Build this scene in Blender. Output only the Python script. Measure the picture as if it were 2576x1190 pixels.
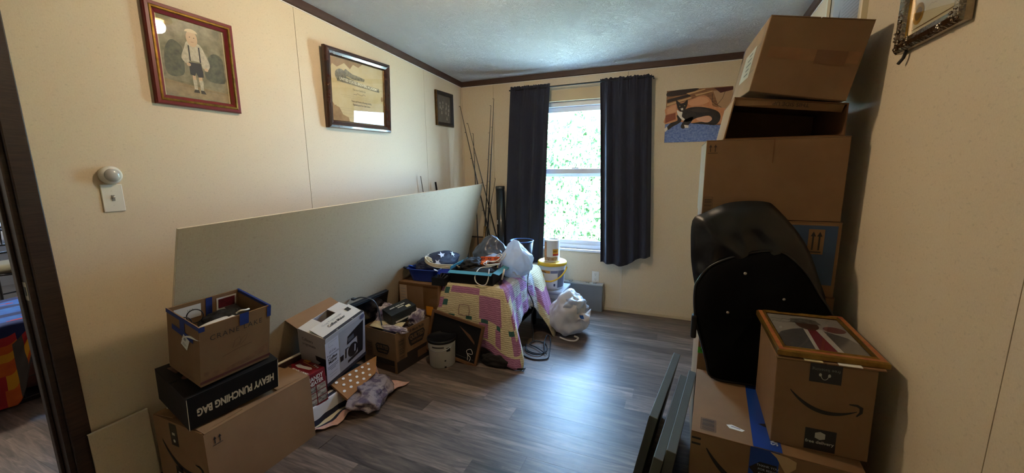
import bpy, bmesh, math, random
from mathutils import Vector, Matrix, Euler, noise

for _o in list(bpy.data.objects):
    bpy.data.objects.remove(_o, do_unlink=True)
SC = bpy.context.scene
COL = SC.collection
PI = math.pi

# ------------------------------------------------------------------ camera
cam_data = bpy.data.cameras.new('camera')
cam_data.sensor_fit = 'HORIZONTAL'
cam_data.sensor_width = 36.0
cam_data.lens = 987.96 * 36.0 / 2576.0
cam_data.clip_start = 0.02
cam = bpy.data.objects.new('camera', cam_data)
COL.objects.link(cam)
_yaw, _pitch, _roll = 0.4024, 0.1724, -0.0106
_f = Vector((-math.sin(_yaw) * math.cos(_pitch), math.cos(_yaw) * math.cos(_pitch), -math.sin(_pitch)))
_r0 = Vector((math.cos(_yaw), math.sin(_yaw), 0))
_u0 = _r0.cross(_f)
_r = _r0 * math.cos(_roll) + _u0 * math.sin(_roll)
_u = -_r0 * math.sin(_roll) + _u0 * math.cos(_roll)
cam.matrix_world = Matrix(((_r.x, _u.x, -_f.x, 2.1889), (_r.y, _u.y, -_f.y, 0.0), (_r.z, _u.z, -_f.z, 1.4072), (0, 0, 0, 1)))
SC.camera = cam

# ------------------------------------------------------------------ world, sun, exposure
SKY = (0.36, 0.60, 1.0)
SKY_STRENGTH = 18.5
world = bpy.data.worlds.new('overcast_sky')
SC.world = world
world.use_nodes = True
_bg = world.node_tree.nodes['Background']
_bg.inputs[0].default_value = (*SKY, 1)
_bg.inputs[1].default_value = SKY_STRENGTH
sun_d = bpy.data.lights.new('sun', 'SUN')
sun_d.energy = 100.0
sun_d.angle = 0.01
sun_d.color = (0.66, 0.84, 1.0)
sun = bpy.data.objects.new('sun', sun_d)
COL.objects.link(sun)
sun.rotation_euler = (math.radians(38), 0, math.radians(-12))
for _n, _loc, _rot, _sx, _sy in (('window_portal', (1.25, 3.93, 1.31), (-PI / 2, 0, 0), 0.96, 1.5),
                                 ('kitchen_portal', (-4.95, 1.75, 1.625), (0, -PI / 2, 0), 0.65, 0.9)):
    _d = bpy.data.lights.new(_n, 'AREA')
    _d.shape = 'RECTANGLE'
    _d.size, _d.size_y = _sx, _sy
    _d.cycles.is_portal = True
    _o = bpy.data.objects.new(_n, _d)
    COL.objects.link(_o)
    _o.location = _loc
    _o.rotation_euler = _rot
LAMP_STRENGTH = 140.0
SC.view_settings.view_transform = 'Standard'
SC.view_settings.look = 'None'
SC.view_settings.gamma = 1.0
SC.view_settings.use_curve_mapping = False
SC.view_settings.exposure = 1.62

# ------------------------------------------------------------------ colour and material helpers
def lin(h):
    h = h.lstrip('#')
    out = []
    for i in (0, 2, 4):
        c = int(h[i:i + 2], 16) / 255.0
        out.append(c / 12.92 if c <= 0.04045 else ((c + 0.055) / 1.055) ** 2.4)
    return tuple(out)

MATS = {}
def mat(name, col, rough=0.6, metal=0.0, var=None, bump=None, rnd=0.0, spec=0.5, coat=0.0, sheen=0.0, transl=0.0, emit=None, alpha=1.0):
    """procedural principled material. var=(scale, hex2, amount, stretch) noise mottling; bump=(scale, strength, stretch, detail)"""
    if name in MATS:
        return MATS[name]
    m = bpy.data.materials.new(name)
    m.use_nodes = True
    nt = m.node_tree
    N, L = nt.nodes, nt.links
    b = N['Principled BSDF']
    base = lin(col) if isinstance(col, str) else col
    b.inputs['Base Color'].default_value = (*base, 1)
    b.inputs['Roughness'].default_value = rough
    b.inputs['Metallic'].default_value = metal
    b.inputs['Specular IOR Level'].default_value = spec
    b.inputs['Coat Weight'].default_value = coat
    b.inputs['Coat Roughness'].default_value = 0.05
    b.inputs['Sheen Weight'].default_value = sheen
    b.inputs['Alpha'].default_value = alpha
    tc = None
    if var or bump or rnd:
        tc = N.new('ShaderNodeTexCoord')
    src = None
    def mapped(stretch):
        mp = N.new('ShaderNodeMapping')
        mp.inputs['Scale'].default_value = stretch
        L.new(tc.outputs['Object'], mp.inputs['Vector'])
        return mp.outputs['Vector']
    if var:
        sc_, c2, amt, st = var
        nz = N.new('ShaderNodeTexNoise')
        nz.inputs['Scale'].default_value = sc_
        nz.inputs['Detail'].default_value = 6
        nz.inputs['Roughness'].default_value = 0.62
        L.new(mapped(st), nz.inputs['Vector'])
        rp = N.new('ShaderNodeMapRange')
        rp.inputs['From Min'].default_value = 0.35
        rp.inputs['From Max'].default_value = 0.68
        rp.inputs['To Max'].default_value = amt
        L.new(nz.outputs['Fac'], rp.inputs['Value'])
        mx = N.new('ShaderNodeMix')
        mx.data_type = 'RGBA'
        mx.inputs[6].default_value = (*base, 1)
        mx.inputs[7].default_value = (*lin(c2), 1)
        L.new(rp.outputs[0], mx.inputs[0])
        src = mx.outputs[2]
    if rnd:
        oi = N.new('ShaderNodeObjectInfo')
        mr = N.new('ShaderNodeMapRange')
        mr.inputs['To Min'].default_value = 1 - rnd
        mr.inputs['To Max'].default_value = 1 + rnd
        L.new(oi.outputs['Random'], mr.inputs['Value'])
        hs = N.new('ShaderNodeHueSaturation')
        hs.inputs['Color'].default_value = (*base, 1)
        if src:
            L.new(src, hs.inputs['Color'])
        L.new(mr.outputs[0], hs.inputs['Value'])
        src = hs.outputs['Color']
    if src:
        L.new(src, b.inputs['Base Color'])
    if bump:
        sc_, stg, st, det = bump
        nz = N.new('ShaderNodeTexNoise')
        nz.inputs['Scale'].default_value = sc_
        nz.inputs['Detail'].default_value = det
        L.new(mapped(st), nz.inputs['Vector'])
        bp = N.new('ShaderNodeBump')
        bp.inputs['Strength'].default_value = stg
        bp.inputs['Distance'].default_value = 0.004
        L.new(nz.outputs['Fac'], bp.inputs['Height'])
        L.new(bp.outputs[0], b.inputs['Normal'])
    if emit:
        b.inputs['Emission Color'].default_value = (*(lin(emit[0]) if isinstance(emit[0], str) else emit[0]), 1)
        b.inputs['Emission Strength'].default_value = emit[1]
    if transl:
        out = N['Material Output']
        tr = N.new('ShaderNodeBsdfTranslucent')
        tr.inputs[0].default_value = (*base, 1)
        ms = N.new('ShaderNodeMixShader')
        ms.inputs[0].default_value = transl
        L.new(b.outputs[0], ms.inputs[1])
        L.new(tr.outputs[0], ms.inputs[2])
        L.new(ms.outputs[0], out.inputs[0])
    MATS[name] = m
    return m

def glass_mat(name, tint=(1, 1, 1), refl=1.0, rough=0.0):
    """thin pane: clear transmission plus a fresnel reflection"""
    if name in MATS:
        return MATS[name]
    m = bpy.data.materials.new(name)
    m.use_nodes = True
    N, L = m.node_tree.nodes, m.node_tree.links
    N.remove(N['Principled BSDF'])
    t = N.new('ShaderNodeBsdfTransparent')
    t.inputs[0].default_value = (*tint, 1)
    g = N.new('ShaderNodeBsdfGlossy')
    g.inputs['Roughness'].default_value = rough
    fr = N.new('ShaderNodeFresnel')
    ge = N.new('ShaderNodeNewGeometry')
    mi_ = N.new('ShaderNodeMapRange')          # keeps both faces of the pane free of total reflection
    mi_.inputs['To Min'].default_value = 1.5
    mi_.inputs['To Max'].default_value = 1 / 1.5
    L.new(ge.outputs['Backfacing'], mi_.inputs['Value'])
    L.new(mi_.outputs[0], fr.inputs[0])
    mu = N.new('ShaderNodeMath')
    mu.operation = 'MULTIPLY'
    mu.inputs[1].default_value = refl
    ms = N.new('ShaderNodeMixShader')
    L.new(fr.outputs[0], mu.inputs[0])
    L.new(mu.outputs[0], ms.inputs[0])
    L.new(t.outputs[0], ms.inputs[1])
    L.new(g.outputs[0], ms.inputs[2])
    L.new(ms.outputs[0], N['Material Output'].inputs[0])
    MATS[name] = m
    return m

def wood_floor_mat():
    m = bpy.data.materials.new('vinyl_plank')
    m.use_nodes = True
    N, L = m.node_tree.nodes, m.node_tree.links
    b = N['Principled BSDF']
    tc = N.new('ShaderNodeTexCoord')
    oi = N.new('ShaderNodeObjectInfo')
    off = N.new('ShaderNodeVectorMath'); off.operation = 'SCALE'
    cmb = N.new('ShaderNodeCombineXYZ')
    mul = N.new('ShaderNodeMath'); mul.operation = 'MULTIPLY'; mul.inputs[1].default_value = 37.0
    L.new(oi.outputs['Random'], mul.inputs[0])
    for i in range(3):
        L.new(mul.outputs[0], cmb.inputs[i])
    add = N.new('ShaderNodeVectorMath'); add.operation = 'ADD'
    L.new(tc.outputs['Object'], add.inputs[0]); L.new(cmb.outputs[0], add.inputs[1])
    def nz(scale, stretch, det, dist=0.0):
        mp = N.new('ShaderNodeMapping'); mp.inputs['Scale'].default_value = stretch
        L.new(add.outputs[0], mp.inputs['Vector'])
        n = N.new('ShaderNodeTexNoise'); n.inputs['Scale'].default_value = scale
        n.inputs['Detail'].default_value = det; n.inputs['Distortion'].default_value = dist
        n.inputs['Roughness'].default_value = 0.6
        L.new(mp.outputs[0], n.inputs['Vector'])
        return n.outputs['Fac']
    n1 = nz(3.0, (1.0, 9.0, 1.0), 5, 1.2)      # figure
    n2 = nz(8.0, (1.2, 40.0, 1.0), 4, 0.3)     # fine grain
    cr = N.new('ShaderNodeValToRGB')
    e = cr.color_ramp.elements
    e[0].position, e[0].color = 0.32, (*lin('#40372f'), 1)
    e[1].position, e[1].color = 0.72, (*lin('#857468'), 1)
    k = e.new(0.5); k.color = (*lin('#61544b'), 1)
    L.new(n1, cr.inputs[0])
    mx = N.new('ShaderNodeMix'); mx.data_type = 'RGBA'; mx.blend_type = 'MULTIPLY'
    mx.inputs[0].default_value = 0.55
    r2 = N.new('ShaderNodeMapRange'); r2.inputs['From Min'].default_value = 0.3; r2.inputs['From Max'].default_value = 0.6
    r2.inputs['To Min'].default_value = 0.45; r2.inputs['To Max'].default_value = 1.15
    L.new(n2, r2.inputs[0])
    L.new(cr.outputs[0], mx.inputs[6]); L.new(r2.outputs[0], mx.inputs[7])
    hs = N.new('ShaderNodeHueSaturation')
    mr = N.new('ShaderNodeMapRange'); mr.inputs['To Min'].default_value = 0.58; mr.inputs['To Max'].default_value = 1.38
    L.new(oi.outputs['Random'], mr.inputs[0]); L.new(mr.outputs[0], hs.inputs['Value'])
    L.new(mx.outputs[2], hs.inputs['Color']); L.new(hs.outputs[0], b.inputs['Base Color'])
    bp = N.new('ShaderNodeBump'); bp.inputs['Strength'].default_value = 0.12; bp.inputs['Distance'].default_value = 0.002
    L.new(n2, bp.inputs['Height']); L.new(bp.outputs[0], b.inputs['Normal'])
    rr = N.new('ShaderNodeMapRange'); rr.inputs['To Min'].default_value = 0.3; rr.inputs['To Max'].default_value = 0.5
    L.new(n2, rr.inputs[0]); L.new(rr.outputs[0], b.inputs['Roughness'])
    b.inputs['Specular IOR Level'].default_value = 0.55
    MATS['vinyl_plank'] = m
    return m

def ceiling_mat():
    m = bpy.data.materials.new('stomped_ceiling')
    m.use_nodes = True
    N, L = m.node_tree.nodes, m.node_tree.links
    b = N['Principled BSDF']
    b.inputs['Base Color'].default_value = (*lin('#d8d8d9'), 1)
    b.inputs['Roughness'].default_value = 0.9
    tc = N.new('ShaderNodeTexCoord')
    n0 = N.new('ShaderNodeTexNoise'); n0.inputs['Scale'].default_value = 7; n0.inputs['Detail'].default_value = 2
    L.new(tc.outputs['Object'], n0.inputs['Vector'])
    mx = N.new('ShaderNodeVectorMath'); mx.operation = 'MULTIPLY_ADD'
    mx.inputs[1].default_value = (0.25, 0.25, 0.25)
    L.new(n0.outputs['Color'], mx.inputs[0]); L.new(tc.outputs['Object'], mx.inputs[2])
    n1 = N.new('ShaderNodeTexNoise'); n1.inputs['Scale'].default_value = 34; n1.inputs['Detail'].default_value = 3; n1.inputs['Distortion'].default_value = 1.6
    L.new(mx.outputs[0], n1.inputs['Vector'])
    ab = N.new('ShaderNodeMath'); ab.operation = 'SUBTRACT'; ab.inputs[1].default_value = 0.5
    a2 = N.new('ShaderNodeMath'); a2.operation = 'ABSOLUTE'
    pw = N.new('ShaderNodeMapRange'); pw.inputs['From Min'].default_value = 0.0; pw.inputs['From Max'].default_value = 0.07
    pw.inputs['To Min'].default_value = 1.0; pw.inputs['To Max'].default_value = 0.0
    L.new(n1.outputs['Fac'], ab.inputs[0]); L.new(ab.outputs[0], a2.inputs[0]); L.new(a2.outputs[0], pw.inputs[0])
    bp = N.new('ShaderNodeBump'); bp.inputs['Strength'].default_value = 0.75; bp.inputs['Distance'].default_value = 0.006
    L.new(pw.outputs[0], bp.inputs['Height']); L.new(bp.outputs[0], b.inputs['Normal'])
    MATS['stomped_ceiling'] = m
    return m

def linen_wall_mat(name, c1, c2):
    """vinyl wall covering with a fine woven fleck"""
    m = bpy.data.materials.new(name)
    m.use_nodes = True
    N, L = m.node_tree.nodes, m.node_tree.links
    b = N['Principled BSDF']
    b.inputs['Roughness'].default_value = 0.62
    b.inputs['Specular IOR Level'].default_value = 0.35
    tc = N.new('ShaderNodeTexCoord')
    def nz(scale, st, det):
        mp = N.new('ShaderNodeMapping'); mp.inputs['Scale'].default_value = st
        L.new(tc.outputs['Object'], mp.inputs['Vector'])
        n = N.new('ShaderNodeTexNoise'); n.inputs['Scale'].default_value = scale; n.inputs['Detail'].default_value = det
        L.new(mp.outputs[0], n.inputs['Vector'])
        return n.outputs['Fac']
    a = nz(170, (1, 1, 4), 3)
    c = nz(130, (2.5, 2.5, 1), 3)
    ad = N.new('ShaderNodeMath'); ad.operation = 'ADD'
    L.new(a, ad.inputs[0]); L.new(c, ad.inputs[1])
    mr = N.new('ShaderNodeMapRange'); mr.inputs['From Min'].default_value = 0.55; mr.inputs['From Max'].default_value = 1.45
    L.new(ad.outputs[0], mr.inputs[0])
    mx = N.new('ShaderNodeMix'); mx.data_type = 'RGBA'
    mx.inputs[6].default_value = (*lin(c1), 1); mx.inputs[7].default_value = (*lin(c2), 1)
    L.new(mr.outputs[0], mx.inputs[0])
    fk = nz(70, (1, 1, 2.0), 2)                # scattered darker threads
    fr_ = N.new('ShaderNodeMapRange'); fr_.inputs['From Min'].default_value = 0.60; fr_.inputs['From Max'].default_value = 0.74
    fr_.inputs['To Max'].default_value = 0.3
    L.new(fk, fr_.inputs[0])
    m2 = N.new('ShaderNodeMix'); m2.data_type = 'RGBA'
    d_ = lin(c2)
    m2.inputs[7].default_value = (d_[0] * 0.62, d_[1] * 0.60, d_[2] * 0.56, 1)
    L.new(fr_.outputs[0], m2.inputs[0]); L.new(mx.outputs[2], m2.inputs[6])
    L.new(m2.outputs[2], b.inputs['Base Color'])
    bp = N.new('ShaderNodeBump'); bp.inputs['Strength'].default_value = 0.12; bp.inputs['Distance'].default_value = 0.001
    L.new(ad.outputs[0], bp.inputs['Height']); L.new(bp.outputs[0], b.inputs['Normal'])
    MATS[name] = m
    return m

def quilt_mat(name, c1, c2, amt=0.5):
    """quilted cotton: wavy stitched ripples"""
    m = mat(name, c1, 0.88, var=(32, c2, amt, (1, 1, 1)))
    N, L = m.node_tree.nodes, m.node_tree.links
    tc = N.new('ShaderNodeTexCoord')
    wv = N.new('ShaderNodeTexWave')
    wv.wave_type = 'BANDS'; wv.bands_direction = 'Z'
    wv.inputs['Scale'].default_value = 22.0
    wv.inputs['Distortion'].default_value = 4.5
    wv.inputs['Detail'].default_value = 2.0
    wv.inputs['Detail Scale'].default_value = 2.5
    L.new(tc.outputs['Object'], wv.inputs['Vector'])
    bp = N.new('ShaderNodeBump')
    bp.inputs['Strength'].default_value = 0.4
    bp.inputs['Distance'].default_value = 0.004
    L.new(wv.outputs['Fac'], bp.inputs['Height'])
    L.new(bp.outputs[0], N['Principled BSDF'].inputs['Normal'])
    return m

def pattern_mat(name, c1, c2, c3, scale=30, rough=0.8, transl=0.0):
    """paisley-like swirling print of three colours"""
    if name in MATS:
        return MATS[name]
    m = bpy.data.materials.new(name)
    m.use_nodes = True
    N, L = m.node_tree.nodes, m.node_tree.links
    b = N['Principled BSDF']
    b.inputs['Roughness'].default_value = rough
    tc = N.new('ShaderNodeTexCoord')
    n0 = N.new('ShaderNodeTexNoise'); n0.inputs['Scale'].default_value = scale * 0.4; n0.inputs['Detail'].default_value = 2
    L.new(tc.outputs['Object'], n0.inputs['Vector'])
    wv = N.new('ShaderNodeTexWave'); wv.wave_type = 'RINGS'
    wv.inputs['Scale'].default_value = scale; wv.inputs['Distortion'].default_value = 9; wv.inputs['Detail'].default_value = 3
    L.new(tc.outputs['Object'], wv.inputs['Vector'])
    cr = N.new('ShaderNodeValToRGB')
    cr.color_ramp.elements[0].color = (*lin(c1), 1); cr.color_ramp.elements[0].position = 0.35
    cr.color_ramp.elements[1].color = (*lin(c2), 1); cr.color_ramp.elements[1].position = 0.6
    L.new(wv.outputs['Fac'], cr.inputs[0])
    mr = N.new('ShaderNodeMapRange'); mr.inputs['From Min'].default_value = 0.45; mr.inputs['From Max'].default_value = 0.6
    L.new(n0.outputs['Fac'], mr.inputs[0])
    mx = N.new('ShaderNodeMix'); mx.data_type = 'RGBA'
    mx.inputs[7].default_value = (*lin(c3), 1)
    L.new(mr.outputs[0], mx.inputs[0]); L.new(cr.outputs[0], mx.inputs[6])
    L.new(mx.outputs[2], b.inputs['Base Color'])
    MATS[name] = m
    return m

# ------------------------------------------------------------------ mesh helpers
class MB:
    def __init__(self):
        self.v, self.f, self.mi = [], [], []
    def add(self, verts, faces, mi=0, M=None):
        o = len(self.v)
        for p in verts:
            p = Vector(p)
            self.v.append(M @ p if M else p)
        for fc in faces:
            self.f.append([i + o for i in fc]); self.mi.append(mi)
        return self
    def box(self, x0, x1, y0, y1, z0, z1, mi=0, M=None):
        vs = [(x0, y0, z0), (x1, y0, z0), (x1, y1, z0), (x0, y1, z0), (x0, y0, z1), (x1, y0, z1), (x1, y1, z1), (x0, y1, z1)]
        return self.add(vs, [(3, 2, 1, 0), (4, 5, 6, 7), (0, 1, 5, 4), (1, 2, 6, 5), (2, 3, 7, 6), (3, 0, 4, 7)], mi, M)
    def hexa(self, b4, t4, mi=0):
        return self.add(list(b4) + list(t4), [(3, 2, 1, 0), (4, 5, 6, 7), (0, 1, 5, 4), (1, 2, 6, 5), (2, 3, 7, 6), (3, 0, 4, 7)], mi)
    def tube(self, pts, r, n=8, mi=0, closed=False, cap=True):
        pts = [Vector(p) for p in pts]
        m = len(pts)
        rs = r if isinstance(r, (list, tuple)) else [r] * m
        up = Vector((0.123, 0.377, 0.91)).normalized()
        o = len(self.v)
        prev = None
        for i, p in enumerate(pts):
            a = pts[(i - 1) % m] if (closed or i > 0) else p
            b = pts[(i + 1) % m] if (closed or i < m - 1) else p
            t = (b - a)
            t = t.normalized() if t.length > 1e-9 else Vector((0, 0, 1))
            if prev is None:
                s = t.cross(up)
                if s.length < 1e-3:
                    s = t.cross(Vector((1, 0, 0)))
            else:
                s = prev - t * prev.dot(t)
                if s.length < 1e-6:
                    s = t.cross(up)
            s.normalize(); prev = s
            q = t.cross(s)
            for k in range(n):
                an = 2 * PI * k / n
                self.v.append(p + (s * math.cos(an) + q * math.sin(an)) * rs[i])
        segs = m if closed else m - 1
        for i in range(segs):
            j = (i + 1) % m
            for k in range(n):
                k2 = (k + 1) % n
                self.f.append([o + i * n + k, o + j * n + k, o + j * n + k2, o + i * n + k2][::-1]); self.mi.append(mi)
        if cap and not closed:
            self.f.append([o + k for k in range(n)]); self.mi.append(mi)
            self.f.append([o + (m - 1) * n + k for k in range(n)][::-1]); self.mi.append(mi)
        return self
    def lathe(self, prof, n=32, mi=0, M=None, cap0=True, cap1=True, sx=1.0, sy=1.0):
        o = len(self.v)
        for r, z in prof:
            for k in range(n):
                a = 2 * PI * k / n
                p = Vector((r * math.cos(a) * sx, r * math.sin(a) * sy, z))
                self.v.append(M @ p if M else p)
        for i in range(len(prof) - 1):
            for k in range(n):
                k2 = (k + 1) % n
                self.f.append([o + i * n + k, o + i * n + k2, o + (i + 1) * n + k2, o + (i + 1) * n + k]); self.mi.append(mi)
        if cap0:
            self.f.append([o + k for k in range(n)][::-1]); self.mi.append(mi)
        if cap1:
            self.f.append([o + (len(prof) - 1) * n + k for k in range(n)]); self.mi.append(mi)
        return self
    def grid(self, P, nu, nv, mi=None, wrap=False):
        """P(i,j)->Vector for i in 0..nu, j in 0..nv; mi(i,j)->material index"""
        o = len(self.v)
        for i in range(nu + 1):
            for j in range(nv + 1):
                self.v.append(Vector(P(i, j)))
        for i in range(nu):
            for j in range(nv):
                a = o + i * (nv + 1) + j
                self.f.append([a, a + nv + 1, a + nv + 2, a + 1])
                self.mi.append(mi(i, j) if mi else 0)
        return self
    def build(self, name, m, parent=None, loc=None, rot=None, smooth=False, bevel=0.0, solid=0.0, M=None):
        me = bpy.data.meshes.new(name)
        me.from_pydata([tuple(p) for p in self.v], [], self.f)
        ms = m if isinstance(m, (list, tuple)) else [m]
        for x in ms:
            me.materials.append(x)
        for p, k in zip(me.polygons, self.mi):
            p.material_index = k
            p.use_smooth = smooth
        me.update()
        o = bpy.data.objects.new(name, me)
        COL.objects.link(o)
        if parent:
            o.parent = parent
        if M is not None:
            o.matrix_basis = M
        if loc is not None:
            o.location = loc
        if rot is not None:
            o.rotation_euler = rot
        if solid:
            s = o.modifiers.new('thickness', 'SOLIDIFY'); s.thickness = solid; s.offset = 0
        if bevel:
            b = o.modifiers.new('edge', 'BEVEL'); b.width = bevel; b.segments = 2; b.limit_method = 'ANGLE'; b.angle_limit = 0.6
        return o

def thing(name, label, cat, loc=(0, 0, 0), rot=(0, 0, 0), group=None, M=None):
    o = bpy.data.objects.new(name, None)
    o.empty_display_size = 0.05
    COL.objects.link(o)
    if M is not None:
        o.matrix_basis = M
    else:
        o.location = loc; o.rotation_euler = rot
    tag(o, label, cat, group)
    return o

def tag(o, label, cat, group=None):
    o['label'] = label; o['category'] = cat
    if group:
        o['group'] = group
    return o

def struct(o, label=None):
    o['kind'] = 'structure'
    if label:
        o['label'] = label
    return o

def frameM(origin, right, up):
    r, u = Vector(right), Vector(up)
    n = r.cross(u)
    return Matrix(((r.x, u.x, n.x, origin[0]), (r.y, u.y, n.y, origin[1]), (r.z, u.z, n.z, origin[2]), (0, 0, 0, 1)))

def face(dims, side):
    w, d, h = dims
    return {'-y': frameM((0, -d / 2, h / 2), (1, 0, 0), (0, 0, 1)),
            '+x': frameM((w / 2, 0, h / 2), (0, 1, 0), (0, 0, 1)),
            '-x': frameM((-w / 2, 0, h / 2), (0, -1, 0), (0, 0, 1)),
            '+z': frameM((0, 0, h), (1, 0, 0), (0, 1, 0))}[side]

def rect(w, h, cx=0, cy=0):
    return [(cx - w / 2, cy - h / 2), (cx + w / 2, cy - h / 2), (cx + w / 2, cy + h / 2), (cx - w / 2, cy + h / 2)]

def ell(rx, ry, cx=0, cy=0, n=20, a0=0, a1=2 * PI):
    return [(cx + rx * math.cos(a0 + (a1 - a0) * k / n), cy + ry * math.sin(a0 + (a1 - a0) * k / n)) for k in range(n if abs(a1 - a0 - 2 * PI) < 1e-6 else n + 1)]

def decal(name, polys, m, parent, F, u=0, v=0, off=0.0012, rot=0.0, sc=1.0, join=False):
    """flat print: 2-D outlines laid on a face frame; outlines that share no corner become parts of their own"""
    groups = []
    for p in polys:
        key = {(round(x, 6), round(y, 6)) for x, y in p}
        hit = [g for g in groups if join or g[0] & key]
        ng = [set(key), [p]]
        for g in hit:
            ng[0] |= g[0]; ng[1] = g[1] + ng[1]
            groups.remove(g)
        groups.append(ng)
    first = None
    for _, ps in groups:
        mb = MB()
        idx = {}
        for p in ps:
            f_ = []
            for x, y in p:
                k = (round(x, 6), round(y, 6))
                if k not in idx:
                    idx[k] = len(mb.v); mb.v.append(Vector((x * sc, y * sc, 0)))
                if not f_ or f_[-1] != idx[k]:
                    f_.append(idx[k])
            if len(f_) > 2:
                mb.f.append(f_); mb.mi.append(0)
        o = mb.build(name, m, parent, M=F @ Matrix.Translation((u, v, off)) @ Matrix.Rotation(rot, 4, 'Z'))
        first = first or o
    return first

def stroke(pts, w):
    """2-D polyline with width -> list of quads (w number or per-point list)"""
    out = []
    n = len(pts)
    ws = w if isinstance(w, (list, tuple)) else [w] * n
    L, Rr = [], []
    for i, p in enumerate(pts):
        a, b = pts[max(0, i - 1)], pts[min(n - 1, i + 1)]
        dx, dy = b[0] - a[0], b[1] - a[1]
        d = math.hypot(dx, dy) or 1
        nx, ny = -dy / d * ws[i] / 2, dx / d * ws[i] / 2
        L.append((p[0] + nx, p[1] + ny)); Rr.append((p[0] - nx, p[1] - ny))
    for i in range(n - 1):
        out.append([Rr[i], Rr[i + 1], L[i + 1], L[i]])
    return out

def text(s, size, m, parent, F, u=0, v=0, off=0.0014, rot=0.0, sx=1.0, bold=0.0, align='CENTER', shear=0.0, name='lettering', spacing=1.0):
    cu = bpy.data.curves.new('txt', 'FONT')
    cu.body = s; cu.size = size; cu.align_x = align; cu.align_y = 'CENTER'
    cu.offset = bold; cu.shear = shear; cu.space_character = spacing
    cu.resolution_u = 3; cu.fill_mode = 'FRONT'
    tmp = bpy.data.objects.new('txt', cu)
    COL.objects.link(tmp)
    dg = bpy.context.evaluated_depsgraph_get()
    me = bpy.data.meshes.new_from_object(tmp.evaluated_get(dg))
    bpy.data.objects.remove(tmp); bpy.data.curves.remove(cu)
    me.name = name
    me.materials.clear(); me.materials.append(m)
    o = bpy.data.objects.new(name, me)
    COL.objects.link(o)
    o.parent = parent
    o.matrix_basis = F @ Matrix.Translation((u, v, off)) @ Matrix.Rotation(rot, 4, 'Z') @ Matrix.Diagonal((sx, 1, 1, 1))
    return o

def smooth_path(pts, per=6, closed=False):
    P = [Vector(p) for p in pts]
    n = len(P)
    out = []
    rng = n if closed else n - 1
    for i in range(rng):
        p0 = P[(i - 1) % n] if (closed or i > 0) else P[0]
        p1, p2 = P[i], P[(i + 1) % n]
        p3 = P[(i + 2) % n] if (closed or i + 2 < n) else P[-1]
        for k in range(per):
            t = k / per
            out.append(0.5 * ((2 * p1) + (-p0 + p2) * t + (2 * p0 - 5 * p1 + 4 * p2 - p3) * t * t + (-p0 + 3 * p1 - 3 * p2 + p3) * t ** 3))
    if not closed:
        out.append(P[-1])
    return out

def cord(name, pts, r, m, parent=None, n=6, per=6, closed=False):
    return MB().tube(smooth_path(pts, per, closed), r, n, closed=closed).build(name, m, parent, smooth=True)

def blob(name, m, size, parent=None, loc=(0, 0, 0), rot=(0, 0, 0), seed=0, amp=0.2, freq=2.0, sub=4, flat=None, ridge=True, shape=None, smooth=True, squash=0.0):
    """crumpled soft mass: icosphere displaced by ridged noise. flat = lowest local z, shape(v)->v reshapes the unit sphere"""
    bm = bmesh.new()
    bmesh.ops.create_icosphere(bm, subdivisions=sub, radius=1.0)
    off = Vector((seed * 7.31, seed * 3.17, seed * 5.71))
    for v in bm.verts:
        p = v.co.copy()
        d = p.normalized()
        if ridge == 'film':                 # creased plastic: facets meeting in sharp ridges
            w_ = d * freq + off
            f1 = noise.voronoi(w_)[0]
            f2 = noise.voronoi(w_ * 2.1 + off)[0]
            k = (f1[0] - 0.45) * 1.4 + (f2[0] - 0.45) * 0.5 + 0.3 * noise.noise(d * 1.3 + off)
        elif ridge:
            k = 1.0 - abs(noise.noise(d * freq + off)) * 2.0
            k += 0.5 * (1.0 - abs(noise.noise(d * freq * 2.3 + off * 1.7)) * 2.0)
            k -= 0.7
        else:
            k = noise.fractal(d * freq + off, 1.0, 2.0, 4)
        q = shape(d) if shape else d.copy()
        q = q * (1.0 + amp * k)
        co = Vector((q.x * size[0], q.y * size[1], q.z * size[2]))
        if flat is not None and co.z < flat:
            co.z = flat + (co.z - flat) * squash
        v.co = co
    me = bpy.data.meshes.new(name)
    bm.to_mesh(me); bm.free()
    for p in me.polygons:
        p.use_smooth = smooth
    me.materials.append(m)
    o = bpy.data.objects.new(name, me)
    COL.objects.link(o)
    if parent:
        o.parent = parent
    o.location = loc; o.rotation_euler = rot
    return o

def copy_tree(root, loc=None, rot=None):
    c = root.copy(); COL.objects.link(c)
    if loc is not None:
        c.location = loc
    if rot is not None:
        c.rotation_euler = rot
    for ch in root.children:
        k = ch.copy(); COL.objects.link(k); k.parent = c
        for g in ch.children:
            gg = g.copy(); COL.objects.link(gg); gg.parent = k
    return c

D, W = 3.8142, 2.8649
def HC(y):
    return 2.3037 + 0.0625 * (D - y)

# shared materials
WALL = linen_wall_mat('linen_wallboard', '#e0cfb2', '#cfbc9d')
PLANK = wood_floor_mat()
CEIL = ceiling_mat()
DARKWOOD = mat('dark_walnut_trim', '#38271d', 0.45, var=(9, '#1f140e', 0.8, (1, 1, 12)), bump=(20, 0.15, (1, 1, 10), 3))
CROWN = mat('brown_crown_vinyl', '#4a3226', 0.5, var=(14, '#38251b', 0.6, (1, 1, 8)))
KRAFT = mat('corrugated_kraft', '#846648', 0.78, var=(5, '#745639', 0.6, (1, 1, 1)), bump=(60, 0.05, (1, 6, 1), 2), spec=0.25)
KRAFT2 = mat('corrugated_kraft_pale', '#8f6e4e', 0.78, var=(4, '#7d5c3c', 0.5, (1, 1, 1)), bump=(60, 0.05, (1, 6, 1), 2), spec=0.25)
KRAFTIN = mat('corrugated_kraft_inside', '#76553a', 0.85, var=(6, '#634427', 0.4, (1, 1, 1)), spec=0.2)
INK = mat('black_print', '#15130f', 0.55)
BROWNINK = mat('brown_print', '#3a2a1d', 0.7)
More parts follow.
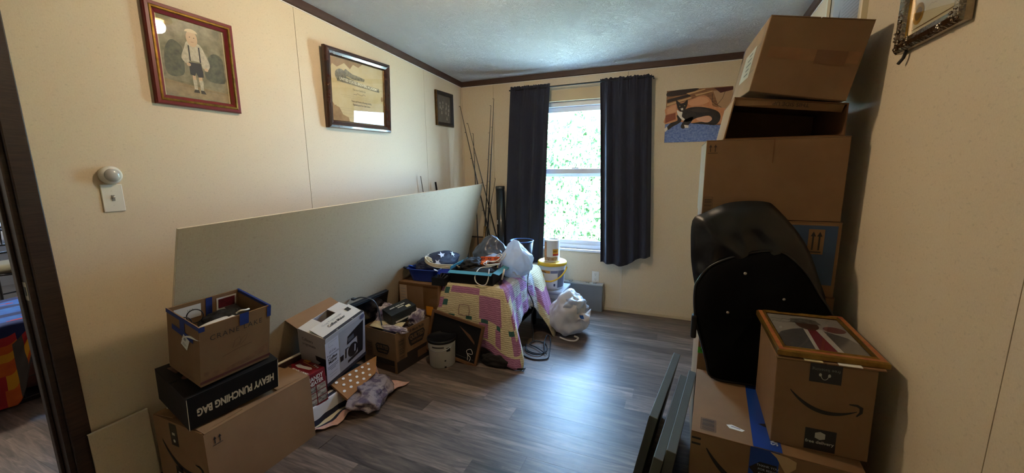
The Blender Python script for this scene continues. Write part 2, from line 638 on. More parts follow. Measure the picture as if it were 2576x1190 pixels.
FADEINK = mat('faded_print', '#6a4a30', 0.8)
WHITE = mat('white_paper', '#dcdad4', 0.7)
CREAM = mat('cream_paper', '#d8c9a0', 0.75)
BLACK = mat('black_plastic', '#0e0e10', 0.38)
MATTEBLACK = mat('black_matte_card', '#0e0e0f', 0.6, var=(6, '#171718', 0.5, (1, 1, 1)), spec=0.25)
STEEL = mat('brushed_steel', '#a9a9a6', 0.3, 1.0, bump=(90, 0.05, (1, 12, 1), 2))
BLUETAPE = mat('blue_masking_tape', '#14307c', 0.7, var=(20, '#102460', 0.6, (1, 1, 1)))
WHITEPLASTIC = mat('ivory_plastic', '#dfdacb', 0.35)
PANE = glass_mat('picture_glass', refl=1.0)
WINGLASS = glass_mat('window_glass', (0.97, 0.99, 0.98), 0.9)
CLEARTAPE = glass_mat('clear_packing_tape', (0.86, 0.78, 0.66), 1.3, 0.18)
# ================================================================== the room shell
YF = -0.85            # wall behind the camera
DOOR0, DOOR1, DOORH = -0.24, 0.602, 2.05
BACKING = mat('seam_backing_board', '#6d4f34', 0.8)  # brown backing behind the panels, visible through their gaps

def slopebox(mb, x0, x1, y0, y1, z0, z1=None):
    """box whose top follows the sloping ceiling when z1 is None"""
    a, b = (HC(y0), HC(y1)) if z1 is None else (z1, z1)
    return mb.hexa([(x0, y0, z0), (x1, y0, z0), (x1, y1, z0), (x0, y1, z0)], [(x0, y0, a), (x1, y0, a), (x1, y1, b), (x0, y1, b)])

# floor: a dark underlay with one object per vinyl plank
fl = MB().box(-5.2, W + 0.1, YF - 0.1, D + 0.1, -0.06, -0.0065).build('floor', mat('floor_underlay', '#1c1714', 0.9))
struct(fl, 'dark grey-brown wood-look vinyl plank floor')
rng = random.Random(11)
PW = 0.1178
_pl_cache = {}
def plank_mesh(L):
    key = round(L, 2)
    if key not in _pl_cache:
        mb = MB().box(0, key - 0.0006, 0, PW - 0.0006, -0.006, 0.0)
        o = mb.build('plank', PLANK, fl)
        _pl_cache[key] = o.data
        return o, key
    o = bpy.data.objects.new('plank', _pl_cache[key])
    COL.objects.link(o); o.parent = fl
    return o, key
k0 = int(math.floor((YF - 1.731) / PW))
y = 1.731 + k0 * PW
joints = {1.731: (0.861, 0.45), 1.849: (1.372, 0.82), 1.613: (1.167, 0.30)}
while y < D - 0.001:
    near = [v for kk, v in joints.items() if abs(kk - y) < 0.01]
    if near:
        x = near[0][0] - 1.22
        while x > -0.1:
            x -= 1.22
    else:
        x = -0.1 - rng.uniform(0, 1.2)
    while x < W:
        x1 = x + 1.22
        a, b = max(x, -0.1), min(x1, W + 0.05)
        if b - a > 0.05:
            o, key = plank_mesh(b - a)
            o.location = (a, y, 0)
        x = x1
    if 0.1 < y < 2.4:
        x = -0.1
        first = True
        while x > -4.9:
            L = rng.uniform(0.5, 1.2) if first else 1.22
            first = False
            o, key = plank_mesh(min(L, x + 4.95) if x - L < -4.95 else L)
            o.location = (x - key, y, 0)
            x -= key
    y += PW

# left wall
wl = MB()
slopebox(wl, -0.10, -0.012, YF, DOOR0, 0)
slopebox(wl, -0.10, -0.012, DOOR0, DOOR1, DOORH)
slopebox(wl, -0.10, -0.012, DOOR1, D + 0.1, 0)
wl = struct(wl.build('wall_left', BACKING), 'beige linen-look panelled wall with pictures')
for y0, y1, z0 in ((YF, DOOR0 - 0.002, 0), (DOOR0, DOOR1, DOORH), (DOOR1 + 0.002, 1.8365, 0), (1.8395, 3.138, 0), (3.141, D, 0)):
    mb = MB(); slopebox(mb, -0.012, 0.0, y0, y1, z0); mb.build('panel', WALL, wl)
# the wall that closes the next room off behind the left wall
# back wall
WX0, WX1, WZ0, WZ1 = 0.74, 1.76, 0.60, 2.035
wb = MB()
for x0, x1, z0, z1 in ((-0.10, WX0, 0, 2.31), (WX1, W + 0.1, 0, 2.31), (WX0, WX1, 0, WZ0), (WX0, WX1, WZ1, 2.31)):
    wb.box(x0, x1, D + 0.010, D + 0.11, z0, z1)
wb = struct(wb.build('wall_back', BACKING), 'beige panelled wall with the curtained window')
for x0, x1, z0, z1 in ((0.0, 0.3705, 0, 2.3037), (0.3735, WX0, 0, 2.3037), (WX0, WX1, 0, WZ0 - 0.02), (WX0, 1.708, WZ1 + 0.1, 2.3037), (1.711, WX1, WZ1 + 0.1, 2.3037), (WX1, W, 0, 2.3037)):
    MB().box(x0, x1, D, D + 0.010, z0, z1).build('panel', WALL, wb)
BATTEN = mat('wall_batten', '#d6c6ad', 0.6)
for x0, x1 in ((1.702, 1.722), (0.704, 0.716)):
    MB().box(x0, x1, D - 0.003, D, 0.03 if x0 > 1 else 1.6, 0.60 if x0 > 1 else 2.25).build('batten', BATTEN, wb)
MB().box(0.0, 0.012, D - 0.012, D, 0, 2.25).build('corner_batten', BATTEN, wb)
# right wall
wr = MB(); slopebox(wr, W + 0.012, W + 0.10, YF, D + 0.1, 0)
wr = struct(wr.build('wall_right', BACKING), 'beige linen-look wall beside the carton tower')
for y0, y1 in ((YF, -0.152), (-0.149, 1.1485), (1.1515, 2.45), (2.453, D)):
    mb = MB(); slopebox(mb, W, W + 0.012, y0, y1, 0); mb.build('panel', WALL, wr)
wf = MB(); slopebox(wf, -0.1, W + 0.1, YF - 0.1, YF, 0)
struct(wf.build('wall_front', WALL), 'beige wall behind the viewer')
# ceiling
cb = MB()
cb.hexa([(-0.1, YF - 0.1, HC(YF - 0.1)), (W + 0.1, YF - 0.1, HC(YF - 0.1)), (W + 0.1, D + 0.11, HC(D + 0.11)), (-0.1, D + 0.11, HC(D + 0.11))],
        [(-0.1, YF - 0.1, 2.75), (W + 0.1, YF - 0.1, 2.75), (W + 0.1, D + 0.11, 2.5), (-0.1, D + 0.11, 2.5)])
struct(cb.build('ceiling', CEIL), 'grey-white textured sloping ceiling')
# crown trims
def crown(name, pts, inward, label):
    """strip under the ceiling between two points along a wall"""
    (xa, ya), (xb, yb) = pts
    ix, iy = inward
    t, h = 0.016, 0.052
    mb = MB()
    b4 = [(xa, ya, HC(ya) - h), (xb, yb, HC(yb) - h), (xb + ix * t, yb + iy * t, HC(yb) - h + 0.006), (xa + ix * t, ya + iy * t, HC(ya) - h + 0.006)]
    t4 = [(xa, ya, HC(ya)), (xb, yb, HC(yb)), (xb + ix * t, yb + iy * t, HC(yb)), (xa + ix * t, ya + iy * t, HC(ya))]
    mb.hexa(b4, t4)
    o = struct(mb.build(name, CROWN), label)
    c = MB()
    s = 0.006
    c.hexa([(xa, ya, HC(ya) - h - s), (xb, yb, HC(yb) - h - s), (xb + ix * .004, yb + iy * .004, HC(yb) - h - s), (xa + ix * .004, ya + iy * .004, HC(ya) - h - s)],
           [(xa, ya, HC(ya) - h), (xb, yb, HC(yb) - h), (xb + ix * .004, yb + iy * .004, HC(yb) - h), (xa + ix * .004, ya + iy * .004, HC(ya) - h)])
    c.build('white_caulk', mat('white_caulk', '#e6e2da', 0.7), o)
crown('trim_1', ((0, YF), (0, D)), (1, 0), 'brown crown trim above the left wall')
crown('trim_2', ((0, D), (W, D)), (0, -1), 'brown crown trim above the window wall')
crown('trim_3', ((W, YF), (W, D)), (-1, 0), 'brown crown trim above the right wall')
struct(MB().box(0.0, W, D - 0.010, D, 0, 0.028).build('baseboard_back', mat('tan_baseboard', '#cdb998', 0.6), bevel=0.002), 'thin tan baseboard under the window wall')

# doorway
dr = struct(thing('door_1', 'dark wood door casing', 'door'))
del dr['category']
dr['label'] = 'dark walnut door casing at the left edge'
MB().box(0.0, 0.014, DOOR1, DOOR1 + 0.060, 0, DOORH + 0.06).build('casing', DARKWOOD, dr, bevel=0.004)
MB().box(0.0, 0.014, DOOR0 - 0.060, DOOR0, 0, DOORH + 0.06).build('casing', DARKWOOD, dr, bevel=0.004)
MB().box(0.0, 0.014, DOOR0, DOOR1, DOORH, DOORH + 0.06).build('head_casing', DARKWOOD, dr, bevel=0.004)
MB().box(-0.115, 0.0, DOOR1 - 0.016, DOOR1, 0, DOORH).build('jamb', DARKWOOD, dr)
MB().box(-0.115, 0.0, DOOR0, DOOR0 + 0.016, 0, DOORH).build('jamb', DARKWOOD, dr)
MB().box(-0.115, 0.0, DOOR0, DOOR1, DOORH - 0.016, DOORH).build('head_jamb', DARKWOOD, dr)
MB().box(-0.075, -0.045, DOOR1 - 0.027, DOOR1 - 0.016, 0, DOORH - 0.016).build('door_stop', DARKWOOD, dr, bevel=0.003)
sp = MB().box(-0.041, -0.010, DOOR1 - 0.0175, DOOR1 - 0.016, 0.94, 1.01).build('strike_plate', mat('aged_nickel', '#b4aa92', 0.35, 1.0), dr, bevel=0.0005)
MB().box(-0.033, -0.018, DOOR1 - 0.0185, DOOR1 - 0.0175, 0.958, 0.992).build('latch_hole', BLACK, sp)

# window
wi = struct(thing('window_1', 'white vinyl single-hung window', 'window'))
del wi['category']
wi['label'] = 'white vinyl single-hung window between dark curtains'
VINYL = mat('white_vinyl', '#e4e6ea', 0.35)
yA, yB = D + 0.03, D + 0.10
fb = MB()
fb.box(WX0, WX0 + 0.045, yA, yB, WZ0, WZ1); fb.box(WX1 - 0.045, WX1, yA, yB, WZ0, WZ1)
fb.box(WX0, WX1, yA, yB, WZ1 - 0.045, WZ1); fb.box(WX0, WX1, yA, yB, WZ0, WZ0 + 0.04)
fb.build('window_frame', VINYL, wi)
def sash(y0, y1, z0, z1, nm):
    s = MB(); t = 0.035
    a, b = WX0 + 0.045, WX1 - 0.045
    s.box(a, a + t, y0, y1, z0, z1); s.box(b - t, b, y0, y1, z0, z1); s.box(a, b, y0, y1, z0 - 0.0, z0 + 0.048); s.box(a, b, y0, y1, z1 - 0.048, z1)
    o = s.build(nm, VINYL, wi, bevel=0.003)
    MB().box(a + t, b - t, (y0 + y1) / 2 - 0.002, (y0 + y1) / 2 + 0.002, z0 + 0.045, z1 - 0.045).build('glass_pane', WINGLASS, o)
    return o
sash(D + 0.066, D + 0.09, 1.315, WZ1 - 0.045, 'upper_sash')
lo = sash(D + 0.04, D + 0.064, WZ0 + 0.035, 1.395, 'lower_sash')
MB().box(1.20, 1.27, D + 0.026, D + 0.042, 1.395, 1.407).build('sash_lock', VINYL, lo)
MB().box(WX0 - 0.01, WX1 + 0.01, D - 0.022, D + 0.05, WZ0 - 0.022, WZ0).build('sill', VINYL, wi, bevel=0.004)
MB().box(WX0 - 0.03, WX1 + 0.03, D - 0.012, D + 0.03, WZ1, WZ1 + 0.105).build('head_trim', mat('tan_window_trim', '#cdb68e', 0.6), wi, bevel=0.003)
for x0, x1 in ((WX0 - 0.0, WX0 + 0.004), (WX1 - 0.004, WX1)):
    MB().box(x0, x1, D, D + 0.03, WZ0, WZ1).build('reveal', VINYL, wi)

# ------------------------------------------------------------------ outdoors
gr = MB().box(-9, 12, D + 0.15, 26, -1.0, -0.5).build('ground', mat('sunlit_gravel', '#b8b4a4', 0.9, var=(1.2, '#8f9478', 0.8, (1, 1, 1))))
struct(gr, 'sunlit gravel and grass outside the window')
LEAF = mat('hedge_leaf', '#4a7040', 0.6, var=(6, '#b9d2a0', 0.9, (1, 1, 1)), transl=0.15)
BARK = mat('bark', '#6b5a48', 0.9)
def bush(cx, cy, cz, rx, ry, rz, n, seed, label):
    r_ = random.Random(seed)
    t = thing('leafy_bush', label, 'bush', (cx, cy, -0.5), group='bushes outside the window')
    mb = MB()
    for i in range(n):
        th, ph = r_.uniform(0, 2 * PI), math.acos(r_.uniform(-1, 1))
        q = r_.uniform(0.45, 1.0) ** 0.5
        p = Vector((rx * q * math.sin(ph) * math.cos(th), ry * q * math.sin(ph) * math.sin(th), cz + 0.5 + rz * q * math.cos(ph)))
        s = r_.uniform(0.05, 0.12)
        e = Euler((r_.uniform(0, 6), r_.uniform(0, 6), r_.uniform(0, 6))).to_matrix()
        mb.add([p + e @ Vector((-s, 0, 0)), p + e @ Vector((0, -s * 0.45, 0.02)), p + e @ Vector((s, 0, 0)), p + e @ Vector((0, s * 0.45, 0.02))], [(0, 1, 2, 3)])
    f = mb.build('foliage', LEAF, t)
    f['kind'] = 'stuff'
    MB().tube([(0, 0, 0), (0.05, 0, cz * 0.6 + 0.3), (0, 0.05, cz + 0.5)], [0.09, 0.06, 0.02]).build('trunk', BARK, t)
for a in ((-0.1, 8.6, 1.0, 1.45, 1.0, 1.7, 9000, 1, 'tall pale green bush seen through the upper pane'),
          (-2.9, 9.4, 1.2, 1.3, 1.0, 1.8, 7000, 2, 'leafy bush outside the window, leftmost of the bushes'),
          (2.7, 9.4, 1.0, 1.3, 1.0, 1.7, 7000, 3, 'leafy bush outside the window, rightmost of the bushes'),
          (-1.0, 13.5, 2.6, 3.6, 1.6, 3.2, 9000, 4, 'high leafy tree crown rising behind the bushes outside')):
    bush(*a)
pb = thing('utility_pedestal', 'pale grey-green utility box standing outside the lower pane', 'utility box', (0.12, 6.4, -0.5))
MB().box(-0.16, 0.16, -0.15, 0.15, 0, 0.62).build('cabinet', mat('pale_green_metal', '#b9c9c0', 0.5), pb, bevel=0.02)
MB().box(-0.18, 0.18, -0.17, 0.17, 0.62, 0.66).build('lid', mat('pale_green_metal', '#b9c9c0'), pb, bevel=0.01)

# ------------------------------------------------------------------ ceiling lamp (just above the picture's top edge)
lx, ly = 1.15, 1.70
cl = thing('ceiling_lamp', 'round flush ceiling lamp with a frosted globe', 'lamp', (lx, ly, HC(ly)))
MB().lathe([(0.085, -0.002), (0.09, -0.012), (0.085, -0.022), (0.06, -0.028)], 40).build('canopy', mat('brass_canopy', '#a98c52', 0.35, 1.0), cl, smooth=True)
GLOBE = mat('lit_frosted_globe', '#fff2dc', 0.5, emit=((1.0, 0.78, 0.55), LAMP_STRENGTH))
MB().lathe([(0.03, -0.026), (0.042, -0.036), (0.048, -0.055), (0.044, -0.078), (0.03, -0.094), (0.008, -0.102)], 32).build('globe', GLOBE, cl, smooth=True)

# ------------------------------------------------------------------ the next room seen through the doorway
struct(MB().box(-5.0, -0.10, -1.3, 3.4, 2.42, 2.5).build('ceiling_kitchen', mat('kitchen_ceiling', '#d6d6d4', 0.9)), 'white ceiling of the next room')
kw = MB()
for y0, y1, z0, z1 in ((-1.3, 0.5, 0, 2.42), (2.5, 3.4, 0, 2.42), (0.5, 1.3, 0, 2.42), (2.2, 2.5, 0, 2.42), (1.3, 2.2, 0, 1.3), (1.3, 2.2, 1.95, 2.42)):
    kw.box(-5.0, -4.9, y0, y1, z0, z1)
struct(kw.build('wall_kitchen', mat('kitchen_wall', '#c9bfae', 0.7)), 'pale wall with a window in the next room')
for nm, a in (('wall_kitchen_near', (-5.0, -0.1, -0.95, -0.85, 0, 2.45)), ('wall_kitchen_far', (-5.0, -0.1, 3.4, 3.5, 0, 2.45))):
    struct(MB().box(*a).build(nm, MATS['kitchen_wall']), 'pale wall of the next room')
# ================================================================== things on the walls
def ring_frame(w, h, prof, mats, parent, name='frame', smooth=False):
    """mitred picture moulding: profile = [(inset, height, material index of the strip that follows)]"""
    mb = MB()
    rings = []
    for a, b, _ in prof:
        x, y = w / 2 - a, h / 2 - a
        o = len(mb.v)
        mb.v += [Vector((-x, -y, b)), Vector((x, -y, b)), Vector((x, y, b)), Vector((-x, y, b))]
        rings.append(o)
    for i in range(len(prof) - 1):
        for k in range(4):
            k2 = (k + 1) % 4
            mb.f.append([rings[i] + k, rings[i] + k2, rings[i + 1] + k2, rings[i + 1] + k]); mb.mi.append(prof[i][2])
    mb.f.append([rings[0] + k for k in (3, 2, 1, 0)]); mb.mi.append(0)
    return mb.build(name, mats, parent)

def wallM(side, a, z):
    if side == 'left':
        return frameM((0.0005, a, z), (0, 1, 0), (0, 0, 1))
    if side == 'right':
        return frameM((W - 0.0005, a, z), (0, -1, 0), (0, 0, 1))
    return frameM((a, D - 0.0005, z), (1, 0, 0), (0, 0, 1))

ID = Matrix.Identity(4)
GOLD = mat('antique_gold', '#a8823a', 0.32, 0.85, var=(30, '#5a4216', 0.8, (1, 1, 1)))
REDLAC = mat('red_lacquer', '#6d1418', 0.35, coat=0.4)
DARKGOLD = mat('dark_bronze', '#3c2c16', 0.4, 0.6, var=(40, '#6d5526', 0.7, (1, 1, 1)))

# --- photograph of a boy in a red and gold frame
w, h = 0.372, 0.435
t = thing('framed_photograph', 'sepia photo of a boy in shorts in a red and gold frame', 'picture', M=wallM('left', 1.256, 1.927) @ Matrix.Rotation(math.radians(-0.5), 4, 'Z'))
ring_frame(w, h, [(0, 0, 1), (0, 0.018, 1), (0.004, 0.023, 1), (0.016, 0.024, 0), (0.019, 0.026, 0), (0.026, 0.027, 0), (0.029, 0.02, 1), (0.042, 0.012, 0), (0.044, 0.007, 0)],
           [GOLD, REDLAC, DARKGOLD], t)
SEPIA = mat('sepia_photo_garden', '#6f6a4a', 0.6, var=(22, '#a59a78', 0.9, (1, 1, 1)))
pw, ph = w - 0.084, h - 0.084
pr = decal('photo_print', [rect(pw, ph)], SEPIA, t, ID, off=0.006)
decal('white_border', [rect(0.006, ph, -pw / 2 + 0.003), rect(0.006, ph, pw / 2 - 0.003)], CREAM, pr, ID, off=0.0003)
def P(pts, cx=0.0, cy=0.0):
    return [((x - 0.5) * pw, (y - 0.5) * ph) for x, y in pts]
SKINP = mat('sepia_skin', '#cfae86', 0.6); SHIRTP = mat('sepia_shirt', '#d2c7ab', 0.6, var=(60, '#9d9478', 0.8, (1, 1, 1)))
DARKP = mat('sepia_dark', '#2c2b26', 0.6); PATHP = mat('sepia_path', '#a58f66', 0.6, var=(40, '#7d6b48', 0.8, (1, 1, 1)))
SHADEP = mat('sepia_foliage', '#3f4230', 0.6, var=(35, '#7d7a58', 0.7, (1, 1, 1)))
decal('path', [P([(0.02, 0.02), (0.98, 0.02), (0.98, 0.14), (0.5, 0.17), (0.02, 0.21)])], PATHP, pr, ID, off=0.0004)
decal('foliage_shade', [[(v.x, v.y) for v in smooth_path([(x, y, 0) for x, y in P(q_)], 4, closed=True)] for q_ in ([(0.64, 0.3), (0.93, 0.28), (0.95, 0.45), (0.93, 0.62), (0.8, 0.66), (0.68, 0.55)], [(0.08, 0.28), (0.3, 0.3), (0.33, 0.5), (0.32, 0.66), (0.18, 0.72), (0.07, 0.55)])], SHADEP, pr, ID, off=0.0004)
fg = decal('boy_shirt', [[(v.x, v.y) for v in smooth_path([(x, y, 0) for x, y in P([(0.36, 0.66), (0.40, 0.74), (0.50, 0.76), (0.60, 0.73), (0.66, 0.64), (0.72, 0.5), (0.68, 0.42), (0.6, 0.44), (0.58, 0.5), (0.42, 0.5), (0.38, 0.45), (0.3, 0.52)])], 3, closed=True)]], SHIRTP, pr, ID, off=0.0006)
decal('boy_head', [[(x * 0.93, y) for x, y in ell(0.026, 0.037, -0.004, 0.103)]], SKINP, pr, ID, off=0.0007)
decal('boy_hair', [ell(0.027, 0.016, -0.004, 0.130, 16, 0, PI)], mat('sepia_hair', '#d8c39a', 0.6), pr, ID, off=0.0009)
for q in (-0.012, 0.006):
    decal('boy_eye', [ell(0.0028, 0.0018, q, 0.108, 8)], DARKP, pr, ID, off=0.0009)
decal('boy_mouth', [rect(0.012, 0.0018, -0.003, 0.088)], mat('sepia_mouth', '#8d5f45', 0.6), pr, ID, off=0.0009)
decal('suspender', [rect(0.006, 0.07, -0.022, 0.035), rect(0.006, 0.07, 0.022, 0.035)], DARKP, pr, ID, off=0.0009)
decal('boy_hands', [ell(0.009, 0.008, -0.03, -0.018, 12), ell(0.009, 0.008, 0.045, -0.028, 12)], SKINP, pr, ID, off=0.0009)
decal('boy_legs', [P([(0.43, 0.24), (0.48, 0.24), (0.48, 0.34), (0.43, 0.34)]), P([(0.52, 0.24), (0.575, 0.24), (0.575, 0.34), (0.52, 0.34)])], SKINP, pr, ID, off=0.0006)
decal('boy_shorts', [P([(0.4, 0.48), (0.58, 0.49), (0.6, 0.38), (0.6, 0.31), (0.52, 0.3), (0.49, 0.36), (0.47, 0.31), (0.4, 0.32)]), P([(0.44, 0.13), (0.5, 0.13), (0.51, 0.09), (0.42, 0.09)]), P([(0.53, 0.13), (0.58, 0.13), (0.61, 0.085), (0.53, 0.085)])], DARKP, pr, ID, off=0.0008)
decal('boy_socks', [P([(0.435, 0.13), (0.485, 0.13), (0.49, 0.26), (0.43, 0.26)]), P([(0.53, 0.13), (0.575, 0.13), (0.585, 0.26), (0.525, 0.26)])], SHIRTP, pr, ID, off=0.0007)
MB().box(-pw / 2 - 0.002, pw / 2 + 0.002, -ph / 2 - 0.002, ph / 2 + 0.002, 0.0088, 0.0098).build('glass', PANE, t)

# --- brewers academy certificate in a dark frame
w, h = 0.615, 0.515
t = thing('framed_certificate', 'stained brewers academy certificate in a dark wooden frame', 'picture', M=wallM('left', 2.306, 1.948) @ Matrix.Translation((0, 0, 0.0155)) @ Matrix.Rotation(math.radians(3.3), 4, 'X') @ Matrix.Rotation(math.radians(0.8), 4, 'Z'))
TORT = mat('dark_tortoise_wood', '#24140f', 0.22, var=(18, '#4a2a1c', 0.9, (1, 1, 1)), coat=0.5)
ring_frame(w, h, [(0, 0, 0), (0, 0.02, 0), (0.006, 0.034, 0), (0.02, 0.036, 0), (0.028, 0.03, 0), (0.044, 0.024, 0), (0.05, 0.014, 1), (0.054, 0.010, 1)], [TORT, DARKGOLD], t)
CERT = mat('aged_certificate', '#d3bd8c', 0.7, var=(4.5, '#c3a568', 0.9, (1, 1, 1)))
pw, ph = w - 0.106, h - 0.106
pr = decal('certificate_paper', [rect(pw, ph)], CERT, t, ID, off=0.006)
STAIN = mat('water_stain', '#a98450', 0.75, var=(14, '#8a6436', 0.9, (1, 1, 1)))
decal('stain', [[(-pw / 2, ph / 2), (-pw / 2, ph / 2 - 0.08), (-pw / 2 + 0.02, ph / 2 - 0.045), (-pw / 2 + 0.06, ph / 2 - 0.06), (-0.13, ph / 2 - 0.025), (-0.08, ph / 2 - 0.055), (-0.05, ph / 2 - 0.02), (0.0, ph / 2 - 0.03), (0.04, ph / 2)],
                [(-pw / 2, -ph / 2), (-0.1, -ph / 2), (-0.11, -ph / 2 + 0.03), (-0.16, -ph / 2 + 0.045), (-0.19, -ph / 2 + 0.09), (-0.23, -ph / 2 + 0.10), (-pw / 2, -ph / 2 + 0.13)],
                ell(0.012, 0.018, 0.235, -0.01)], STAIN, pr, ID, off=0.0003)
ENGR = mat('engraving_grey', '#6d6450', 0.7, var=(60, '#a59870', 0.9, (1, 1, 1)))
decal('banner', [[(-0.2, 0.055), (-0.19, 0.105), (0.0, 0.072), (0.205, 0.062), (0.21, 0.035), (0.0, 0.045)], ell(0.05, 0.042, -0.165, 0.095, 18),
                 [(-0.16, 0.11), (-0.12, 0.145), (-0.06, 0.12), (0.0, 0.115), (0.06, 0.105), (0.05, 0.088), (-0.05, 0.085)]], ENGR, pr, ID, off=0.0005)
CERTLT = mat('certificate_light', '#efe3bd', 0.7); CERTINK = mat('certificate_ink', '#3b3426', 0.7); CERTFAINT = mat('certificate_faint_ink', '#9c8a62', 0.7)
text('UNITED STATES BREWERS ACADEMY', 0.0255, CERTLT, pr, ID, 0.005, 0.062, off=0.0009, rot=math.radians(-4), bold=0.0006, sx=0.86)
text('This is to Certify that', 0.018, CERTINK, pr, ID, 0.0, 0.018, off=0.0008, sx=0.8)
text('Theory and Practice of Brewing, Bottling,', 0.0165, CERTINK, pr, ID, 0.02, -0.06, off=0.0008, sx=0.72, bold=0.0002)
text('Engineering and Pure Yeast Culture', 0.0165, CERTINK, pr, ID, 0.02, -0.082, off=0.0008, sx=0.72, bold=0.0002)
random.seed(4)
def scribble(x0, x1, y, amp, step, w_):
    pts, x = [], x0
    while x < x1:
        pts.append((x, y + random.uniform(-amp, amp))); x += step
    return stroke(pts, w_)
decal('written_name', scribble(-0.055, 0.06, -0.008, 0.006, 0.006, 0.0022), CERTINK, pr, ID, off=0.0008)
decal('faint_script', scribble(-0.17, 0.19, -0.028, 0.002, 0.004, 0.001) + scribble(-0.15, 0.17, -0.040, 0.002, 0.004, 0.001) + scribble(-0.2, 0.02, -0.115, 0.002, 0.004, 0.001) + scribble(-0.2, 0.0, -0.128, 0.002, 0.004, 0.001) + scribble(-0.19, -0.07, -0.15, 0.003, 0.005, 0.001) + scribble(-0.13, -0.04, -0.175, 0.005, 0.005, 0.001), CERTFAINT, pr, ID, off=0.0007)
decal('ink_spots', [ell(0.004, 0.003, -0.06, -0.195, 8), ell(0.003, 0.003, -0.22, -0.105, 8)], CERTINK, pr, ID, off=0.0008)
MB().box(-pw / 2 - 0.002, pw / 2 + 0.002, -ph / 2 - 0.002, ph / 2 + 0.002, 0.0092, 0.0102).build('glass', PANE, t)

# --- small old group photograph
w, h = 0.305, 0.325
t = thing('framed_photograph', 'small dark old group photo in a narrow black frame near the corner', 'picture', M=wallM('left', 3.455, 1.985))
ring_frame(w, h, [(0, 0, 1), (0, 0.018, 1), (0.006, 0.024, 0), (0.02, 0.022, 0), (0.032, 0.012, 0), (0.036, 0.008, 0)], [mat('worn_black_frame', '#1d1a18', 0.5), DARKGOLD], t)
pw, ph = w - 0.072, h - 0.072
pr = decal('photo_print', [rect(pw, ph)], mat('dark_group_photo', '#35342f', 0.6, var=(18, '#5b5850', 0.9, (1, 1, 1))), t, ID, off=0.005)
GRP = mat('group_photo_faces', '#9b9484', 0.6)
for dx, dy in ((-0.07, 0.05), (-0.02, 0.06), (0.04, 0.055), (0.085, 0.04), (-0.045, 0.0), (0.03, 0.005), (0.075, -0.005)):
    decal('figure', [ell(0.009, 0.014, dx, dy, 12), [(dx - 0.012, dy - 0.05), (dx + 0.012, dy - 0.05), (dx + 0.006, dy - 0.02), (dx - 0.006, dy - 0.02)]], GRP, pr, ID, off=0.0004)
decal('white_skirt', [[(0.03, -0.1), (0.06, -0.1), (0.045, -0.06)]], GRP, pr, ID, off=0.0004)
MB().box(-pw / 2 - 0.002, pw / 2 + 0.002, -ph / 2 - 0.002, ph / 2 + 0.002, 0.007, 0.008).build('glass', PANE, t)

# --- light switch, night light, outlet
sw = thing('light_switch', 'ivory toggle light switch plate on the left wall', 'light switch', M=wallM('left', 0.867, 1.301))
MB().box(-0.035, 0.035, -0.057, 0.057, 0, 0.005).build('cover_plate', WHITEPLASTIC, sw, bevel=0.003)
MB().box(-0.005, 0.005, -0.012, 0.012, 0.005, 0.0065).build('toggle_slot', mat('grey_slot', '#8b877a', 0.5), sw)
MB().hexa([(-0.004, -0.004, 0.006), (0.004, -0.004, 0.006), (0.004, 0.006, 0.006), (-0.004, 0.006, 0.006)], [(-0.003, 0.003, 0.017), (0.003, 0.003, 0.017), (0.003, 0.009, 0.016), (-0.003, 0.009, 0.016)]).build('toggle', WHITEPLASTIC, sw, bevel=0.001)
for yy in (-0.03, 0.03):
    MB().lathe([(0.0028, 0.005), (0.0028, 0.0058)], 10).build('screw', WHITEPLASTIC, sw, loc=(0, yy, 0))
nl = thing('tap_light', 'round white battery night light above the switch', 'night light', M=wallM('left', 0.868, 1.396))
MB().lathe([(0.036, 0.0), (0.037, 0.018), (0.033, 0.026), (0.027, 0.029)], 36).build('housing', mat('white_plastic', '#e2ded4', 0.4), nl, smooth=True)
MB().lathe([(0.027, 0.028), (0.026, 0.034), (0.02, 0.040), (0.01, 0.0435), (0.002, 0.0445)], 36).build('lens', mat('frosted_lens', '#b9b9b6', 0.3, coat=0.5), nl, smooth=True)
ou = thing('wall_outlet', 'white duplex outlet plate below the window', 'outlet', M=wallM('back', 1.467, 0.329))
MB().box(-0.036, 0.036, -0.058, 0.058, 0, 0.005).build('cover_plate', mat('white_plastic', '#e2ded4'), ou, bevel=0.003)
for yy in (-0.026, 0.026):
    s_ = MB().lathe([(0.0165, 0.005), (0.0165, 0.0065)], 24).build('receptacle', mat('white_plastic', '#e2ded4'), ou, loc=(0, yy, 0))
    MB().box(-0.007, -0.005, 0.0, 0.009, 0.0065, 0.0069).box(0.005, 0.007, 0.0, 0.009, 0.0065, 0.0069).lathe([(0.0026, 0.0065), (0.0026, 0.0069)], 8, M=Matrix.Translation((0, -0.008, 0))).build('slots', INK, s_)

# --- cat poster on the back wall (unframed print)
pw, ph = 0.505, 0.437
t = MB().box(-pw / 2, pw / 2, -ph / 2, ph / 2, 0.0, 0.0015).build('cat_poster', mat('poster_wood', '#6b4326', 0.45, var=(10, '#a9764a', 0.9, (1, 6, 1))), M=wallM('back', 2.292, 1.832))
tag(t, 'unframed poster of a black and white cat lying on a blue towel', 'poster')
def CP(pts):
    o = []
    for X, Y in pts:
        u_ = (X - 235) / 1050.0
        v_ = (1068 - Y) / (800.0 + 0.085 * (X - 250))
        o.append(((u_ - 0.5) * pw, (v_ - 0.5) * ph))
    return o
def rounded(p, per=3):
    q = smooth_path([(x, y, 0) for x, y in p], per, closed=True)
    return [(v.x, v.y) for v in q]
def cat_layer(nm, polys, m, off, soft=True):
    decal(nm, [rounded(CP(p)) if soft and len(p) > 4 else CP(p) for p in polys], m, t, ID, off=0.0015 + off)
